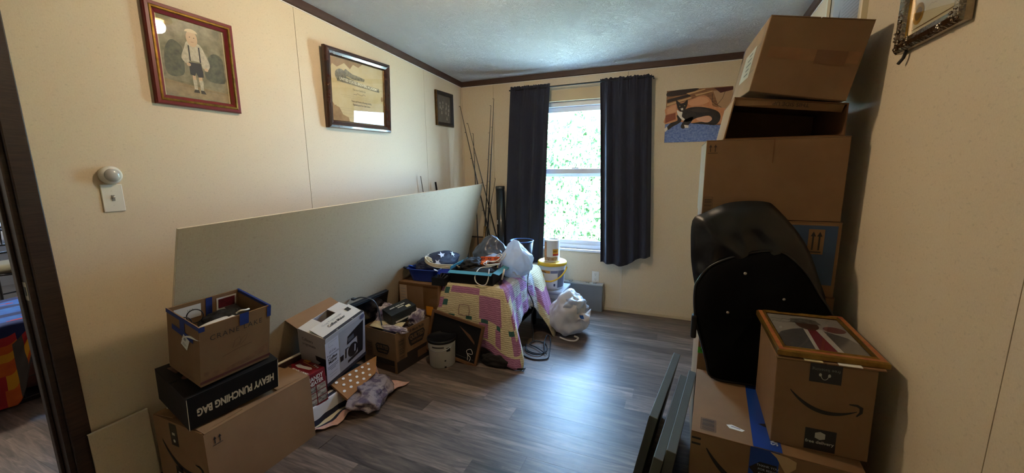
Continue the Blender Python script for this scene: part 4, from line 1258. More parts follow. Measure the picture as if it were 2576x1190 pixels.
# the top flap lies in the box's top plane: print on a frame of the box
fa = rad(8)
Ft = frameM((dE[0] / 2 + 0.005 * math.sin(fa), 0, dE[2] + 0.005 * math.cos(fa)), (0, 1, 0), (-math.cos(fa), 0, math.sin(fa)))
text('12-cup Programmable', 0.021, mat('grey_ink', '#8b8d8e'), E_, Ft, -0.02, 0.085, sx=0.8)
text('Coffee Maker', 0.026, INK, E_, Ft, -0.01, 0.058, sx=0.9, bold=0.0004)
decal('machine_icon', [rect(0.03, 0.03)], INK, E_, Ft, 0.11, 0.085)
decal('dark_edge_stripe', [rect(0.31, 0.018)], DKBLUE, E_, Ft, 0, 0.010)
decal('bottom_stripe', [rect(0.33, 0.026)], DKBLUE, E_, Fx, 0, -dE[2] / 2 + 0.014)
decal('logo_bracket', stroke([(0.03, 0.014), (-0.03, 0.014), (-0.03, -0.014), (0.0, -0.014)], 0.002), mat('grey_ink', '#8b8d8e'), E_, Fx, -0.105, 0.115)
decal('text_panel', [rect(0.098, 0.30)], mat('pale_lilac_card', '#c5c1c9', 0.5), E_, Fx, -0.112, -0.008, off=0.0008)
text('12-Cup', 0.021, mat('dark_grey_ink', '#4a4a50', 0.6), E_, Fx, -0.112, 0.066, sx=0.85)
text('Programmable', 0.019, mat('dark_grey_ink', '#4a4a50'), E_, Fx, -0.108, 0.044, sx=0.8)
text('Coffee', 0.028, INK, E_, Fx, -0.112, 0.018, sx=0.9, bold=0.0007)
text('Maker', 0.028, INK, E_, Fx, -0.112, -0.006, sx=0.9, bold=0.0007)
for k, s_ in enumerate((0.08, 0.075, 0.04)):
    decal('small_print', [rect(s_, 0.0035, 0, 0)], mat('dark_grey_ink', '#4a4a50'), E_, Fx, -0.112, -0.035 - 0.012 * k)
for k, s_ in enumerate((0.06, 0.05)):
    decal('small_print', [rect(s_, 0.003, 0, 0)], mat('grey_ink', '#8b8d8e'), E_, Fx, -0.112, -0.09 - 0.02 * k)
decal('photo_backdrop', [rect(0.215, 0.305)], mat('photo_grey', '#a7a3a6', 0.5, var=(4, '#8d898e', 0.7, (1, 1, 1))), E_, Fx, 0.052, -0.005, off=0.0008)
MBK = mat('machine_black', '#17161a', 0.35)
for poly in ([(-0.05, -0.112), (0.078, -0.10), (0.08, -0.078), (-0.05, -0.092)], [(0.036, -0.09), (0.08, -0.085), (0.088, 0.125), (0.03, 0.108)],
             [(-0.052, 0.028), (0.04, 0.042), (0.04, 0.112), (-0.046, 0.085)], ell(0.042, 0.05, -0.006, -0.036, 22), [(-0.072, -0.06), (-0.062, -0.062), (-0.058, 0.0), (-0.04, 0.0), (-0.04, 0.008), (-0.068, 0.008)]):
    decal('coffee_machine_picture', [poly], MBK, E_, Fx, 0.055, -0.005, off=0.0016)
decal('control_panel', [rect(0.05, 0.03, -0.012, 0.062)], mat('panel_grey', '#55555c', 0.4), E_, Fx, 0.055, -0.005, off=0.002, rot=rad(8))
decal('carafe_shine', [[(0.004, -0.06), (0.014, -0.058), (0.018, -0.01), (0.008, -0.006)]], mat('shine_grey', '#b5b2b8', 0.3), E_, Fx, 0.055, -0.005, off=0.002)
decal('cup_picture', [[(-0.012, -0.02), (0.012, -0.02), (0.014, 0.02), (-0.014, 0.02)]], mat('machine_black', '#17161a'), E_, Fx, -0.043, -0.045, off=0.002)
decal('round_badge', [ell(0.018, 0.016, 0, 0, 20)], mat('badge_lilac', '#5d5a70', 0.5), E_, Fx, 0.135, 0.148, off=0.002)
text('Cafetera', 0.03, mat('dark_grey_ink', '#4a4a50'), E_, Fy, -0.03, 0.115, sx=0.75)
text('programable', 0.026, mat('dark_grey_ink', '#4a4a50'), E_, Fy, -0.02, 0.085, sx=0.72)
decal('dark_machine_print', [[(-0.02, -0.06), (0.04, -0.06), (0.045, 0.06), (-0.03, 0.06), (-0.025, 0.03), (0.005, 0.02), (-0.015, 0.0)]], mat('machine_black', '#17161a'), E_, Fy, 0.05, -0.03)
ME = Matrix.LocRotScale(Vector((0.277, 1.657, 0.215)), Euler((rad(10.1), rad(12.3), rad(4.0))), None)
for k in range(4):
    o = MB().lathe([(0.006, 0), (0.017, 0.006), (0.018, 0.05), (0.012, 0.06), (0.004, 0.062)], 14).build('wooden_peg', mat('pale_wood', '#b08a5c', 0.6), smooth=True)
    o.matrix_basis = ME @ Matrix.Translation((-0.03 + 0.008 * k, -0.02 + 0.034 * k, 0.285)) @ Euler((rad(70 + 8 * k), 0, rad(30 * k))).to_matrix().to_4x4()
    tag(o, ('nearest', 'second nearest', 'second farthest', 'farthest')[k] + ' pale wooden peg inside the open coffee maker box', 'peg', 'pale wooden pegs in the coffee maker box')
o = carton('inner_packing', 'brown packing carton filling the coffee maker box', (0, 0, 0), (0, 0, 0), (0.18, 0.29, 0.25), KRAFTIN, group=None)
o.matrix_basis = ME @ Matrix.Translation((0, 0, 0.008))

# --- toilet paper carton
dF = (0.318, 0.355, 0.295)
F_ = carton('paper_carton', 'open Quilted Northern carton with crumpled paper and a black box', (0.315, 2.206, 0), (0, 0, rad(-6)), dF, KRAFT, 'open')
Fx, Fy = face(dF, '+x'), face(dF, '-y')
flap(F_, dF, '+y', 0.12, 266, KRAFT, 0.004)
KINK = mat('carton_dark_ink', '#241a13', 0.65)
def quilted(Fm, u, v, s):
    decal('logo_oval', [[(-0.085 * s, -0.03 * s), (-0.07 * s, -0.055 * s), (0.06 * s, -0.055 * s), (0.085 * s, -0.02 * s), (0.095 * s, 0.02 * s), (0.08 * s, 0.045 * s), (-0.07 * s, 0.045 * s), (-0.095 * s, 0.02 * s)]], KINK, F_, Fm, u, v)
    text('QUILTED', 0.047 * s, KRAFT, F_, Fm, u, v + 0.012 * s, off=0.002, sx=0.82, bold=0.0012 * s)
    text('NORTHERN', 0.025 * s, KRAFT, F_, Fm, u, v - 0.031 * s, off=0.002, sx=0.9, bold=0.0004)
quilted(Fx, 0.03, 0.055, 0.92)
text('18 Mega Rolls', 0.033, KINK, F_, Fx, 0.03, 0.118, sx=0.85, bold=0.0006)
text('Ultra Plush', 0.022, FADEINK, F_, Fx, 0.03, -0.012, sx=0.85)
quilted(Fy, 0.03, 0.02, 0.72)
text('Ultra Plush', 0.018, FADEINK, F_, Fy, 0.03, -0.032, sx=0.85)
decal('dark_block', [[(-0.175, -0.145), (0.17, -0.145), (0.17, -0.03), (-0.075, -0.03), (-0.075, -0.06), (-0.175, -0.06)]], KINK, F_, Fx, 0, 0, off=0.0009)
barcode(F_, Fx, -0.125, 0.01, 0.055, 0.16, 3, BROWNINK, True)
decal('info_panel', [rect(0.12, 0.055)], FADEINK, F_, Fx, 0.09, -0.085, off=0.0016)
barcode(F_, Fy, -0.10, -0.01, 0.06, 0.12, 4, BROWNINK, True)
decal('dark_block', [rect(0.20, 0.042, 0, 0)], KINK, F_, Fy, 0.04, -0.075)
decal('brown_block', [rect(0.20, 0.042, 0, 0)], BROWNINK, F_, Fy, 0.04, -0.12)
PAPER = pattern_mat('mauve_print_paper', '#9a8c92', '#cfc6c4', '#5c4f66', 26, 0.7)
for k, (x, yy, z, s, lab) in enumerate(((0.205, 2.22, 0.335, (0.062, 0.075, 0.075), 'crumpled mauve patterned paper at the back left of the toilet paper carton'),
                                        (0.425, 2.30, 0.305, (0.05, 0.085, 0.062), 'crumpled mauve patterned paper at the right side of the toilet paper carton'),
                                        (0.40, 2.075, 0.298, (0.10, 0.035, 0.022), 'rolled mauve patterned paper along the front rim of the toilet paper carton'))):
    tag(blob('crumpled_paper', PAPER, s, loc=(x, yy, z), seed=20 + k, amp=0.45, freq=2.0, sub=4, ridge='film'), lab, 'paper')
o = MB().grid(lambda i, j: (0.19 + 0.26 * i / 10 - 0.03 * j / 8, 2.055 + 0.14 * j / 8 - 0.02 * i / 10, 0.302 + 0.014 * j / 8 + 0.007 * math.sin(i * 1.3) * math.sin(j * 0.9)), 10, 8).build('cream_paper_sheet', CREAM, smooth=True, solid=0.001)
tag(o, 'cream printed sheet under the black box in the carton', 'paper')
decal('faded_words', scribble(-0.05, 0.05, 0, 0.006, 0.007, 0.003), mat('grey_ink', '#8b8d8e'), o, Matrix.Translation((0.27, 2.085, 0.316)))
o = blob('packing_fill', PAPER, (0.14, 0.155, 0.13), loc=(0.315, 2.206, 0.142), seed=31, amp=0.08, freq=2.5, sub=4)
tag(o, 'mauve packing paper filling the toilet paper carton', 'paper')
dG = (0.13, 0.205, 0.10)
G_ = carton('small_black_box', 'small black product box lying tilted on crumpled paper', (0.335, 2.225, 0.315), (rad(9), rad(9), rad(-20)), dG, mat('charcoal_card', '#1d2122', 0.45), group=None)
Fz, Fx, Fy = face(dG, '+z'), face(dG, '+x'), face(dG, '-y')
decal('white_label', [rect(0.03, 0.035)], CREAM, G_, Fz, 0.032, 0.055)
for k, (u_, v_, w_) in enumerate(((-0.02, -0.045, 0.04), (-0.02, 0.0, 0.035), (-0.02, 0.04, 0.035), (0.005, 0.01, 0.05))):
    decal('white_lettering_bar', [rect(0.012, w_)], mat('soft_white_print', '#c9c7c0', 0.6), G_, Fz, u_, v_)
decal('side_stripe', [rect(0.11, 0.013)], mat('soft_white_print', '#c9c7c0'), G_, Fx, -0.02, -0.015)
for k in range(5):
    decal('grey_line', [rect(0.09, 0.003)], mat('dim_grey_print', '#4a4f50', 0.6), G_, Fy, 0, 0.025 - 0.013 * k)

# --- black flat panel, power plug and cord
t = thing('flat_black_panel', 'black flat screen panel standing behind the coffee maker box', 'screen', (0.035, 2.0, 0), (0, rad(14.5), 0))
MB().box(0, 0.03, -0.28, 0.28, 0, 0.525).build('back_shell', BLACK, t, bevel=0.004)
MB().box(0.03, 0.033, -0.265, 0.265, 0.02, 0.51).build('screen', mat('dark_screen', '#0a0a0c', 0.15), t)
o = cord('appliance_cable', [(0.21, 1.93, 0.545), (0.25, 1.95, 0.555), (0.30, 1.99, 0.53), (0.325, 2.01, 0.47), (0.33, 2.02, 0.40), (0.34, 2.02, 0.34)], 0.005, mat('grey_cable', '#3a3f44', 0.5))
tag(o, 'dark grey power cord arching over the black panel', 'cord')
MB().box(0.185, 0.212, 1.912, 1.935, 0.537, 0.553).build('plug', mat('grey_cable', '#3a3f44'), o, bevel=0.003)
# --- kraft dotted gift bag
gp = [Vector((0.352, 1.545, 0.165)), Vector((0.365, 1.90, 0.165)), Vector((0.43, 1.80, 0.085)), Vector((0.475, 1.55, 0.085))]   # back, back, front, front
GO = gp[0]
gx = (gp[1] - gp[0]).normalized()
gn = gx.cross(gp[3] - gp[0]).normalized()
if gn.z < 0:
    gn = -gn
gy = gn.cross(gx)
t = thing('dotted_gift_bag', 'flattened kraft paper bag with white dots beside the coffee maker box', 'paper bag', M=frameM(GO, gx, gy))
MBg = MB().hexa([(-0.01, -0.005, 0), (0.365, -0.005, 0), (0.265, -0.105, 0), (0.0, -0.15, 0)], [(-0.01, -0.005, 0.012), (0.365, -0.005, 0.012), (0.265, -0.105, 0.016), (0.0, -0.15, 0.016)])
MBg.f = [f_[::-1] for f_ in MBg.f]
MBg.build('bag_body', mat('kraft_paper', '#94642f', 0.75), t)
for i in range(7):
    for j in range(3):
        xx_ = 0.02 + 0.05 * i + (0.025 if j % 2 else 0); yy_ = -0.025 - 0.036 * j
        if xx_ < 0.335 + yy_ * 1.0:
            decal('white_dot', [ell(0.010, 0.008, 0, 0, 14)], WHITE, t, frameM((xx_, yy_, 0.0155), (1, 0, 0), (0, 1, 0)), off=0.002)
# --- quilt rag on the floor
FR = [(0.455, 1.257), (0.45, 1.35), (0.515, 1.43), (0.50, 1.52), (0.51, 1.6), (0.575, 1.715), (0.59, 1.84), (0.609, 1.945)]
BK = [(0.39, 1.345), (0.365, 1.40), (0.36, 1.46), (0.36, 1.53), (0.36, 1.60), (0.36, 1.69), (0.355, 1.78), (0.35, 1.85)]
def along(L_, s):
    s *= len(L_) - 1
    i = min(int(s), len(L_) - 2); f_ = s - i
    return (L_[i][0] * (1 - f_) + L_[i + 1][0] * f_, L_[i][1] * (1 - f_) + L_[i + 1][1] * f_)
RAGM = [mat('rag_pink', '#d0aa9c', 0.88, var=(45, '#bd8576', 0.7, (1, 1, 1))), mat('rag_navy', '#14162a', 0.85, var=(60, '#2a2c44', 0.5, (1, 1, 1))), mat('rag_cream', '#d6ccb0', 0.85), mat('rag_white', '#d2d0d2', 0.85)]
NU, NV = 56, 28
def rag_mi(i, j):
    v_ = (j + 0.5) / NV; u_ = (i + 0.5) / NU
    if v_ < 0.24: return 0
    if u_ < 0.08: return 1 if v_ < 0.45 else 3
    if u_ > 0.93: return 0
    if v_ < 0.36: return 1
    if u_ > 0.8: return 2
    if v_ < 0.55: return 2
    if v_ < 0.66: return 1
    if v_ < 0.84: return 3 if u_ < 0.5 else 2
    return 1 if v_ < 0.93 else 3
def rag_P(i, j):
    u_, v_ = i / NU, j / NV
    a, b = along(FR, u_), along(BK, u_)
    x, yy = a[0] * (1 - v_) + b[0] * v_, a[1] * (1 - v_) + b[1] * v_
    nz_ = 0.010 * (noise.noise(Vector((x * 16, yy * 16, 0.3))) + 0.5)
    fl_ = 0.008 + nz_ + 0.012 * max(0, math.sin(u_ * 17 + v_ * 2)) * (1 - v_) + 0.2 * max(0, 0.12 - u_) * (1 - v_)
    # the strip climbs the side of the low dark box it hangs from
    xs = 0.412
    if v_ > 0.55:
        k = min(1.0, (v_ - 0.55) / 0.3)
        xm = a[0] + (xs - a[0]) * 1.0
        x = xs + (b[0] - xs) * max(0.0, (v_ - 0.85) / 0.15)
        z = fl_ * (1 - k) + 0.128 * k + 0.3 * nz_
    else:
        x = a[0] + (xs - a[0]) * v_ / 0.55
        z = fl_
    return (x, yy, max(0.003, z))
o = MB().grid(rag_P, NU, NV, rag_mi).build('patchwork_rag', RAGM, smooth=True, solid=0.004)
tag(o, 'striped pink, navy and cream patchwork strip lying on the floor', 'fabric')
PAIS = pattern_mat('paisley_cloth', '#7a7076', '#978b8b', '#54485a', 60, 0.8)
o = blob('paisley_scarf', PAIS, (0.115, 0.16, 0.048), loc=(0.50, 1.70, 0.058), rot=(0, rad(12), rad(20)), seed=47, amp=0.5, freq=1.35, sub=5, flat=-0.04, ridge='film')
tag(o, 'crumpled grey and purple paisley cloth dropped on the striped patchwork', 'cloth')
# ================================================================== quilt-covered table and everything on it
TZ = 0.545
t = thing('low_table', 'low black table hidden under the patchwork quilt', 'table', (0.805, 2.875, 0))
MB().box(-0.25, 0.25, -0.39, 0.38, TZ - 0.03, TZ - 0.006).build('table_top', BLACK, t, bevel=0.004)
for sx_ in (-1, 1):
    for sy_ in (-1, 1):
        MB().box(sx_ * 0.22 - 0.018, sx_ * 0.22 + 0.018, sy_ * 0.35 - 0.018, sy_ * 0.35 + 0.018, 0, TZ - 0.03).build('leg', BLACK, t)
MB().box(-0.22, 0.22, -0.35, 0.35, 0.12, 0.135).build('lower_shelf', BLACK, t)
o = carton('black_crate', 'black box standing under the quilt-covered table', (0.80, 2.87, 0.136), (0, 0, 0), (0.40, 0.62, 0.22), MATTEBLACK, group=None)

# quilt: rings running from the table top over the edge and down
ST = [  # (top x, top y, bottom x, bottom y, bottom z)
    (0.562, 3.20, 0.552, 3.20, 0.28), (0.562, 2.95, 0.552, 2.95, 0.22), (0.562, 2.66, 0.55, 2.62, 0.14), (0.560, 2.50, 0.478, 2.412, 0.10),
    (0.62, 2.482, 0.57, 2.415, 0.11), (0.74, 2.480, 0.73, 2.432, 0.115), (0.86, 2.478, 0.87, 2.430, 0.11), (0.97, 2.476, 0.99, 2.412, 0.085),
    (1.035, 2.476, 1.10, 2.375, 0.03), (1.056, 2.482, 1.235, 2.392, 0.006), (1.060, 2.51, 1.205, 2.47, 0.115), (1.062, 2.56, 1.135, 2.555, 0.20),
    (1.062, 2.66, 1.115, 2.66, 0.245), (1.062, 2.80, 1.10, 2.79, 0.27), (1.062, 2.92, 1.11, 2.90, 0.28), (1.062, 3.02, 1.165, 2.955, 0.20),
    (1.062, 3.10, 1.274, 2.992, 0.010), (1.060, 3.18, 1.255, 3.10, 0.02), (1.056, 3.25, 1.20, 3.24, 0.05), (1.0, 3.26, 1.0, 3.30, 0.12), (0.85, 3.26, 0.85, 3.30, 0.12), (0.7, 3.26, 0.7, 3.30, 0.12)]
QM = [quilt_mat('quilt_cream', '#cfc19c', '#bfae86'), quilt_mat('quilt_mauve', '#a9708f', '#925a7c'), mat('quilt_green', '#2f5f58', 0.85, var=(40, '#1f4640', 0.6, (1, 1, 1))),
      quilt_mat('quilt_lilac', '#b184b4', '#8f6fa5', 0.8), quilt_mat('quilt_grey_print', '#c3c2c2', '#8f939c', 0.8)]
def catm(vals, s):
    n_ = len(vals) - 1
    s = max(0.0, min(n_ - 1e-6, s)); i = int(s); f_ = s - i
    g = lambda k: vals[max(0, min(n_, k))]
    p0, p1, p2, p3 = g(i - 1), g(i), g(i + 1), g(i + 2)
    return tuple(0.5 * (2 * b + (c - a) * f_ + (2 * a - 5 * b + 4 * c - d) * f_ * f_ + (-a + 3 * b - 3 * c + d) * f_ ** 3) for a, b, c, d in zip(p0, p1, p2, p3))
NS, NT = 168, 40            # around, down
CX, CY = 0.805, 2.87
def quiltP(i, j):
    s = i / NS * (len(ST) - 1)
    tx, ty, bx, by, bz = catm(ST, s)
    v_ = j / NT
    if v_ < 0.28:                       # on top, from the middle to the edge
        k = 0.12 + 0.88 * (v_ / 0.28)
        x, yy, z = CX + (tx - CX) * k, CY + (ty - CY) * k, TZ
    else:
        k = (v_ - 0.28) / 0.72
        kk = k ** 0.85
        x, yy = tx + (bx - tx) * kk, ty + (by - ty) * kk
        z = TZ + (bz - TZ) * k
        r_ = 0.012 * math.sin(min(1, k * 6) * PI / 2)
        dx, dy = tx - CX, ty - CY
        L_ = math.hypot(dx, dy) or 1
        wv = 0.006 * math.sin(s * 5.3 + 1.0) * k + 0.004 * noise.noise(Vector((s * 3, k * 6, 0)))
        x += dx / L_ * (r_ + wv); yy += dy / L_ * (r_ + wv)
    z += 0.0015 * math.sin(j * 2.1) * (1 if v_ > 0.28 else 0.3)
    return (x, yy, z)
def quilt_mi(i, j):
    s = (i + 0.5) / NS * (len(ST) - 1)
    k = ((j + 0.5) / NT - 0.28) / 0.72
    if s < 9.0:                          # front face, in the order of the photograph
        a = (s - 3.0) / 6.0              # 0 left .. 1 right corner
        if k < 0.0:
            return 3 if a > 0.85 else 0
        if a < -0.02:
            return 1 if int(k * 5) % 2 else 0
        green_col = 0.135 < a < 0.19 and (0.05 < k < 0.17 or 0.27 < k < 0.38)
        if green_col: return 2
        if k < 0.14:
            if 0.20 < a < 0.53 and k > 0.02: return 1
            return 1 if (a < 0.11 and k > 0.05) else 0
        if k < 0.50:
            if 0.53 < a < 0.83: return 1
            if a < 0.12: return 1 if 0.25 < k < 0.40 else 0
            return 0
        if k < 0.58:
            for g0 in (0.20, 0.37, 0.55, 0.74, 0.92):
                if g0 < a < g0 + 0.075: return 2
            return 1 if a < 0.16 else 0
        if k < 0.84:
            return 1 if (0.53 < a < 0.62 or 0.72 < a < 0.82 or 0.93 < a < 1.0 or a < 0.13) else 0
        return 1 if k > 0.86 else 0
    if s < 10.7:
        return 1 if (int(k * 6) % 2 == 0) else 0
    if s < 14.6:                         # right side, lit by the window
        c = int((s - 10.7) / 0.98); r_ = int(max(0, k) * 3.0)
        return (3, 4)[(c + r_) % 2] if k > -0.25 else 0
    if s < 15.0: return 4
    if k < 0.15: return 0
    if 0.33 < k < 0.68: return 1
    return 0
o = MB().grid(quiltP, NS, NT, quilt_mi).build('patchwork_quilt', QM, smooth=True, solid=0.007)
tag(o, 'cream and mauve patchwork quilt draped over the low table', 'quilt')
qo = o
# stitched flower outline on the front of the quilt
fl_pts = []
for k in range(33):
    a = 2 * PI * k / 32
    r_ = 0.044 / (abs(math.cos(a)) ** 4 + abs(math.sin(a)) ** 4) ** 0.25 * (1 - 0.12 * abs(math.sin(4 * a)))
    s_ = 5.15 + r_ * math.cos(a) / 0.12
    tx, ty, bx, by, bz = catm(ST, s_)
    kk = 0.42 + r_ * math.sin(a) / 0.43
    fl_pts.append((tx + (bx - tx) * kk, ty + (by - ty) * kk ** 0.85 - 0.0215, TZ + (bz - TZ) * kk))
MB().tube(fl_pts, 0.0018, 5).build('flower_stitching', mat('wine_thread', '#5e2440', 0.8), qo)
# dark cloth bundled under the front corner of the quilt
o = blob('dark_towel', mat('charcoal_towel', '#1d1a18', 0.95, bump=(120, 0.5, (1, 1, 1), 2)), (0.13, 0.055, 0.055), loc=(1.055, 2.40, 0.032), rot=(0, 0, rad(4)), seed=51, amp=0.22, freq=2.2, sub=4, flat=-0.029)
tag(o, 'dark grey towel crumpled on the floor under the quilt', 'towel')
o = MB().tube([(1.20, 2.372, 0.012), (1.24, 2.375, 0.014), (1.262, 2.385, 0.02), (1.255, 2.36, 0.008)], [0.006, 0.008, 0.006, 0.004], 8).build('dark_strap', MATTEBLACK, smooth=True)
tag(o, 'short black strap end lying at the quilt corner', 'strap')

# --- black shoe box with a teal rim and its contents
SB = (0.775, 2.655, TZ + 0.006)
dS = (0.35, 0.31, 0.098)
rz = rad(4.5)
S_ = carton('shoe_box', 'open black shoe box with a teal rim on the quilt', SB, (0, 0, rz), dS, MATTEBLACK, 'open', group=None)
TEAL = mat('teal_card', '#3f8391', 0.6)
flap(S_, dS, '-y', 0.042, 196, TEAL, 0.0, 0.003, 'teal_rim'); flap(S_, dS, '+x', 0.05, 195, TEAL, 0.0, 0.003, 'teal_rim')
flap(S_, dS, '-x', 0.03, 70, TEAL, 0.0, 0.003, 'teal_rim')
MSB = Matrix.LocRotScale(Vector(SB), Euler((0, 0, rz)), None)
def onS(x, yy, z):
    return MSB @ Vector((x, yy, z))
def onC(x, yy, z):
    return MSB @ Vector((x, yy, z + (0.012 if z > 0.08 else 0.0)))
o = blob('black_cloth', mat('black_cloth', '#0d0d0f'), (0.095, 0.10, 0.055), loc=onS(-0.06, 0.03, 0.098), seed=61, amp=0.28, freq=2.3, sub=4)
tag(o, 'black cloth heaped in the teal-rimmed shoe box', 'cloth')
o = blob('black_cloth', mat('black_cloth', '#0d0d0f'), (0.15, 0.13, 0.05), loc=onS(0.01, 0.0, 0.06), seed=62, amp=0.08, freq=2.3, sub=4)
tag(o, 'black cloth lining the bottom of the shoe box', 'cloth')
ORANGE = mat('orange_plastic', '#c8531c', 0.45)
ps = thing('power_strip', 'orange power strip lying on the shoe box', 'power strip', M=Matrix.Translation(onS(0.06, 0.075, 0.138)) @ Euler((rad(62), rad(-3), rz)).to_matrix().to_4x4())
MB().box(-0.075, 0.085, -0.025, 0.025, -0.02, 0.015).build('housing', ORANGE, ps, bevel=0.005)
for k in range(3):
    x = -0.05 + 0.055 * k
    rc = decal('receptacle', [rect(0.034, 0.036)], mat('deep_orange', '#a8401a', 0.5), ps, ID, x, 0.0, off=0.0155)
    for q in ((-0.008, 0.006), (0.008, 0.006), (0.0, -0.009)):
        decal('slot', [ell(0.004, 0.005, 0, 0, 8)], INK, rc, ID, q[0], q[1], off=0.0006)
o = blob('orange_twine', mat('orange_twine', '#d06a25', 0.7), (0.035, 0.03, 0.018), loc=onS(0.03, 0.02, 0.12), seed=63, amp=0.4, freq=2.6, sub=3)
tag(o, 'bright orange twine bundle under the power strip', 'twine')
WCORD = mat('white_cord', '#d8d4cc', 0.5)
o = cord('extension_cord', [onC(*p) for p in ((0.10, 0.08, 0.15), (0.14, 0.10, 0.175), (0.165, 0.07, 0.16), (0.12, 0.03, 0.125), (0.06, 0.02, 0.13), (0.08, -0.03, 0.115), (0.14, -0.02, 0.12), (0.17, 0.02, 0.12), (0.12, -0.06, 0.108), (0.06, -0.09, 0.104),
                                              (0.045, -0.135, 0.09), (0.045, -0.185, 0.065), (0.06, -0.195, 0.03), (0.10, -0.20, 0.012), (0.135, -0.20, 0.02), (0.152, -0.19, 0.06), (0.145, -0.155, 0.092), (0.13, -0.11, 0.10))], 0.0045, WCORD)
tag(o, 'white extension cord looping over the front of the shoe box', 'cord')
o = cord('white_cable', [onC(*p) for p in ((0.12, 0.09, 0.14), (0.17, 0.12, 0.18), (0.19, 0.09, 0.17), (0.16, 0.05, 0.13), (0.10, 0.05, 0.125), (0.05, -0.02, 0.12), (0.09, -0.06, 0.115), (0.15, -0.04, 0.12), (0.17, 0.0, 0.11))], 0.0038, WCORD)
tag(o, 'white cable coiled beside the orange power strip', 'cord')
o = thing('marker_pen', 'black and white marker pen leaning on the shoe box corner', 'pen', M=Matrix.Translation(onS(0.215, -0.10, 0.0)) @ Euler((rad(-20), rad(8), 0)).to_matrix().to_4x4())
MB().lathe([(0.008, 0.0), (0.009, 0.03), (0.009, 0.035)], 12).build('cap', BLACK, o, smooth=True)
MB().lathe([(0.0075, 0.035), (0.0075, 0.09), (0.006, 0.12)], 12).build('barrel', WHITE, o, smooth=True)

# --- white plastic bag, tissue, grey bag, waste bin
BAG = mat('white_plastic_bag', '#d6dbe2', 0.35, transl=0.45)
def bag_shape(d):
    q = d.copy()
    if q.z > 0.0:
        f_ = 1 - 0.62 * q.z
        q.x = q.x * f_ + 0.12 * q.z; q.y *= f_
        q.z *= 1.15
    elif q.x < 0:
        q.x *= 1.0 - 0.25 * q.z
    return q
wbg = thing('shopping_bag', 'white plastic shopping bag standing behind the shoe box', 'plastic bag', (1.0, 2.85, TZ + 0.006))
blob('bag_body', BAG, (0.14, 0.11, 0.145), wbg, (0.005, 0.0, 0.122), (rad(8), rad(-6), 0), 71, 0.26, 1.5, 5, flat=-0.12, ridge='film', shape=bag_shape)
MB().grid(lambda i, j: (0.03 + 0.13 * i / 14, -0.125 - 0.035 * i / 14 + 0.006 * math.sin(i), 0.06 - 0.052 * i / 14 + 0.012 * (j / 5 - 0.5) + 0.004 * math.sin(i * 1.4 + j)), 14, 5).build('handle', BAG, wbg, smooth=True, solid=0.001)
Fb = frameM((-0.075, -0.118, 0.10), (0.96, -0.2, 0.0), (0.12, 0.3, 0.94))
for u_, c_ in ((-0.018, '#b09a62'), (0.006, '#4a3a6a')):
    decal('printed_bar', [rect(0.012, 0.05)], mat('bag_print' + c_, c_, 0.6), wbg, Fb, u_, 0, off=0.012)
o = blob('tissue_bag', mat('pale_blue_film', '#b7c4d8', 0.3, transl=0.4), (0.16, 0.09, 0.065), loc=(0.80, 2.92, TZ + 0.062), seed=75, amp=0.4, freq=1.9, sub=5, flat=-0.055, ridge='film')
tag(o, 'pale blue crumpled plastic film between the shoe box and the white bag', 'plastic film')
o = blob('grey_garbage_bag', mat('grey_film', '#5c6068', 0.25, var=(6, '#474b54', 0.6, (1, 1, 1)), transl=0.15), (0.155, 0.12, 0.155), loc=(0.665, 3.12, TZ + 0.11), seed=78, amp=0.28, freq=1.5, sub=5, flat=-0.105, ridge='film', shape=lambda d: Vector((d.x * (1 - 0.45 * max(0, d.z)), d.y * (1 - 0.4 * max(0, d.z)), d.z)))
tag(o, 'grey plastic garbage bag with a twisted peak at the back of the table', 'plastic bag')
bn = thing('waste_basket', 'navy metal waste basket behind the white bag', 'waste basket', (0.955, 3.115, TZ + 0.006))
NAVY = mat('navy_metal', '#161b2c', 0.4)
MB().lathe([(0.078, 0.0), (0.088, 0.10), (0.1, 0.235), (0.096, 0.235), (0.085, 0.10), (0.076, 0.006)], 40, cap0=True, cap1=True).build('body', NAVY, bn, smooth=True)
rim = [(0.1 * math.cos(2 * PI * k / 40), 0.1 * math.sin(2 * PI * k / 40), 0.236) for k in range(40)]
MB().tube(rim, 0.005, 8, closed=True).build('rim', mat('blue_steel_rim', '#5a7cb8', 0.3, 0.6), bn, smooth=True)
for k in range(4):
    a0 = 0.3 * k
    pts = [(1.035 + 0.045 * math.cos(a) * (1 + 0.1 * k), 2.99 + 0.05 * math.sin(a), TZ + 0.05 + 0.022 * k + 0.01 * math.sin(a * 2 + k)) for a in [2 * PI * q / 24 + a0 for q in range(24)]]
    o = MB().tube(pts, 0.0035, 6, closed=True).build('cable_loop', WCORD, smooth=True)
    tag(o, ('lowest', 'second lowest', 'second highest', 'highest')[k] + ' white cable loop of the coil beside the waste basket', 'cord', 'white cable loops')

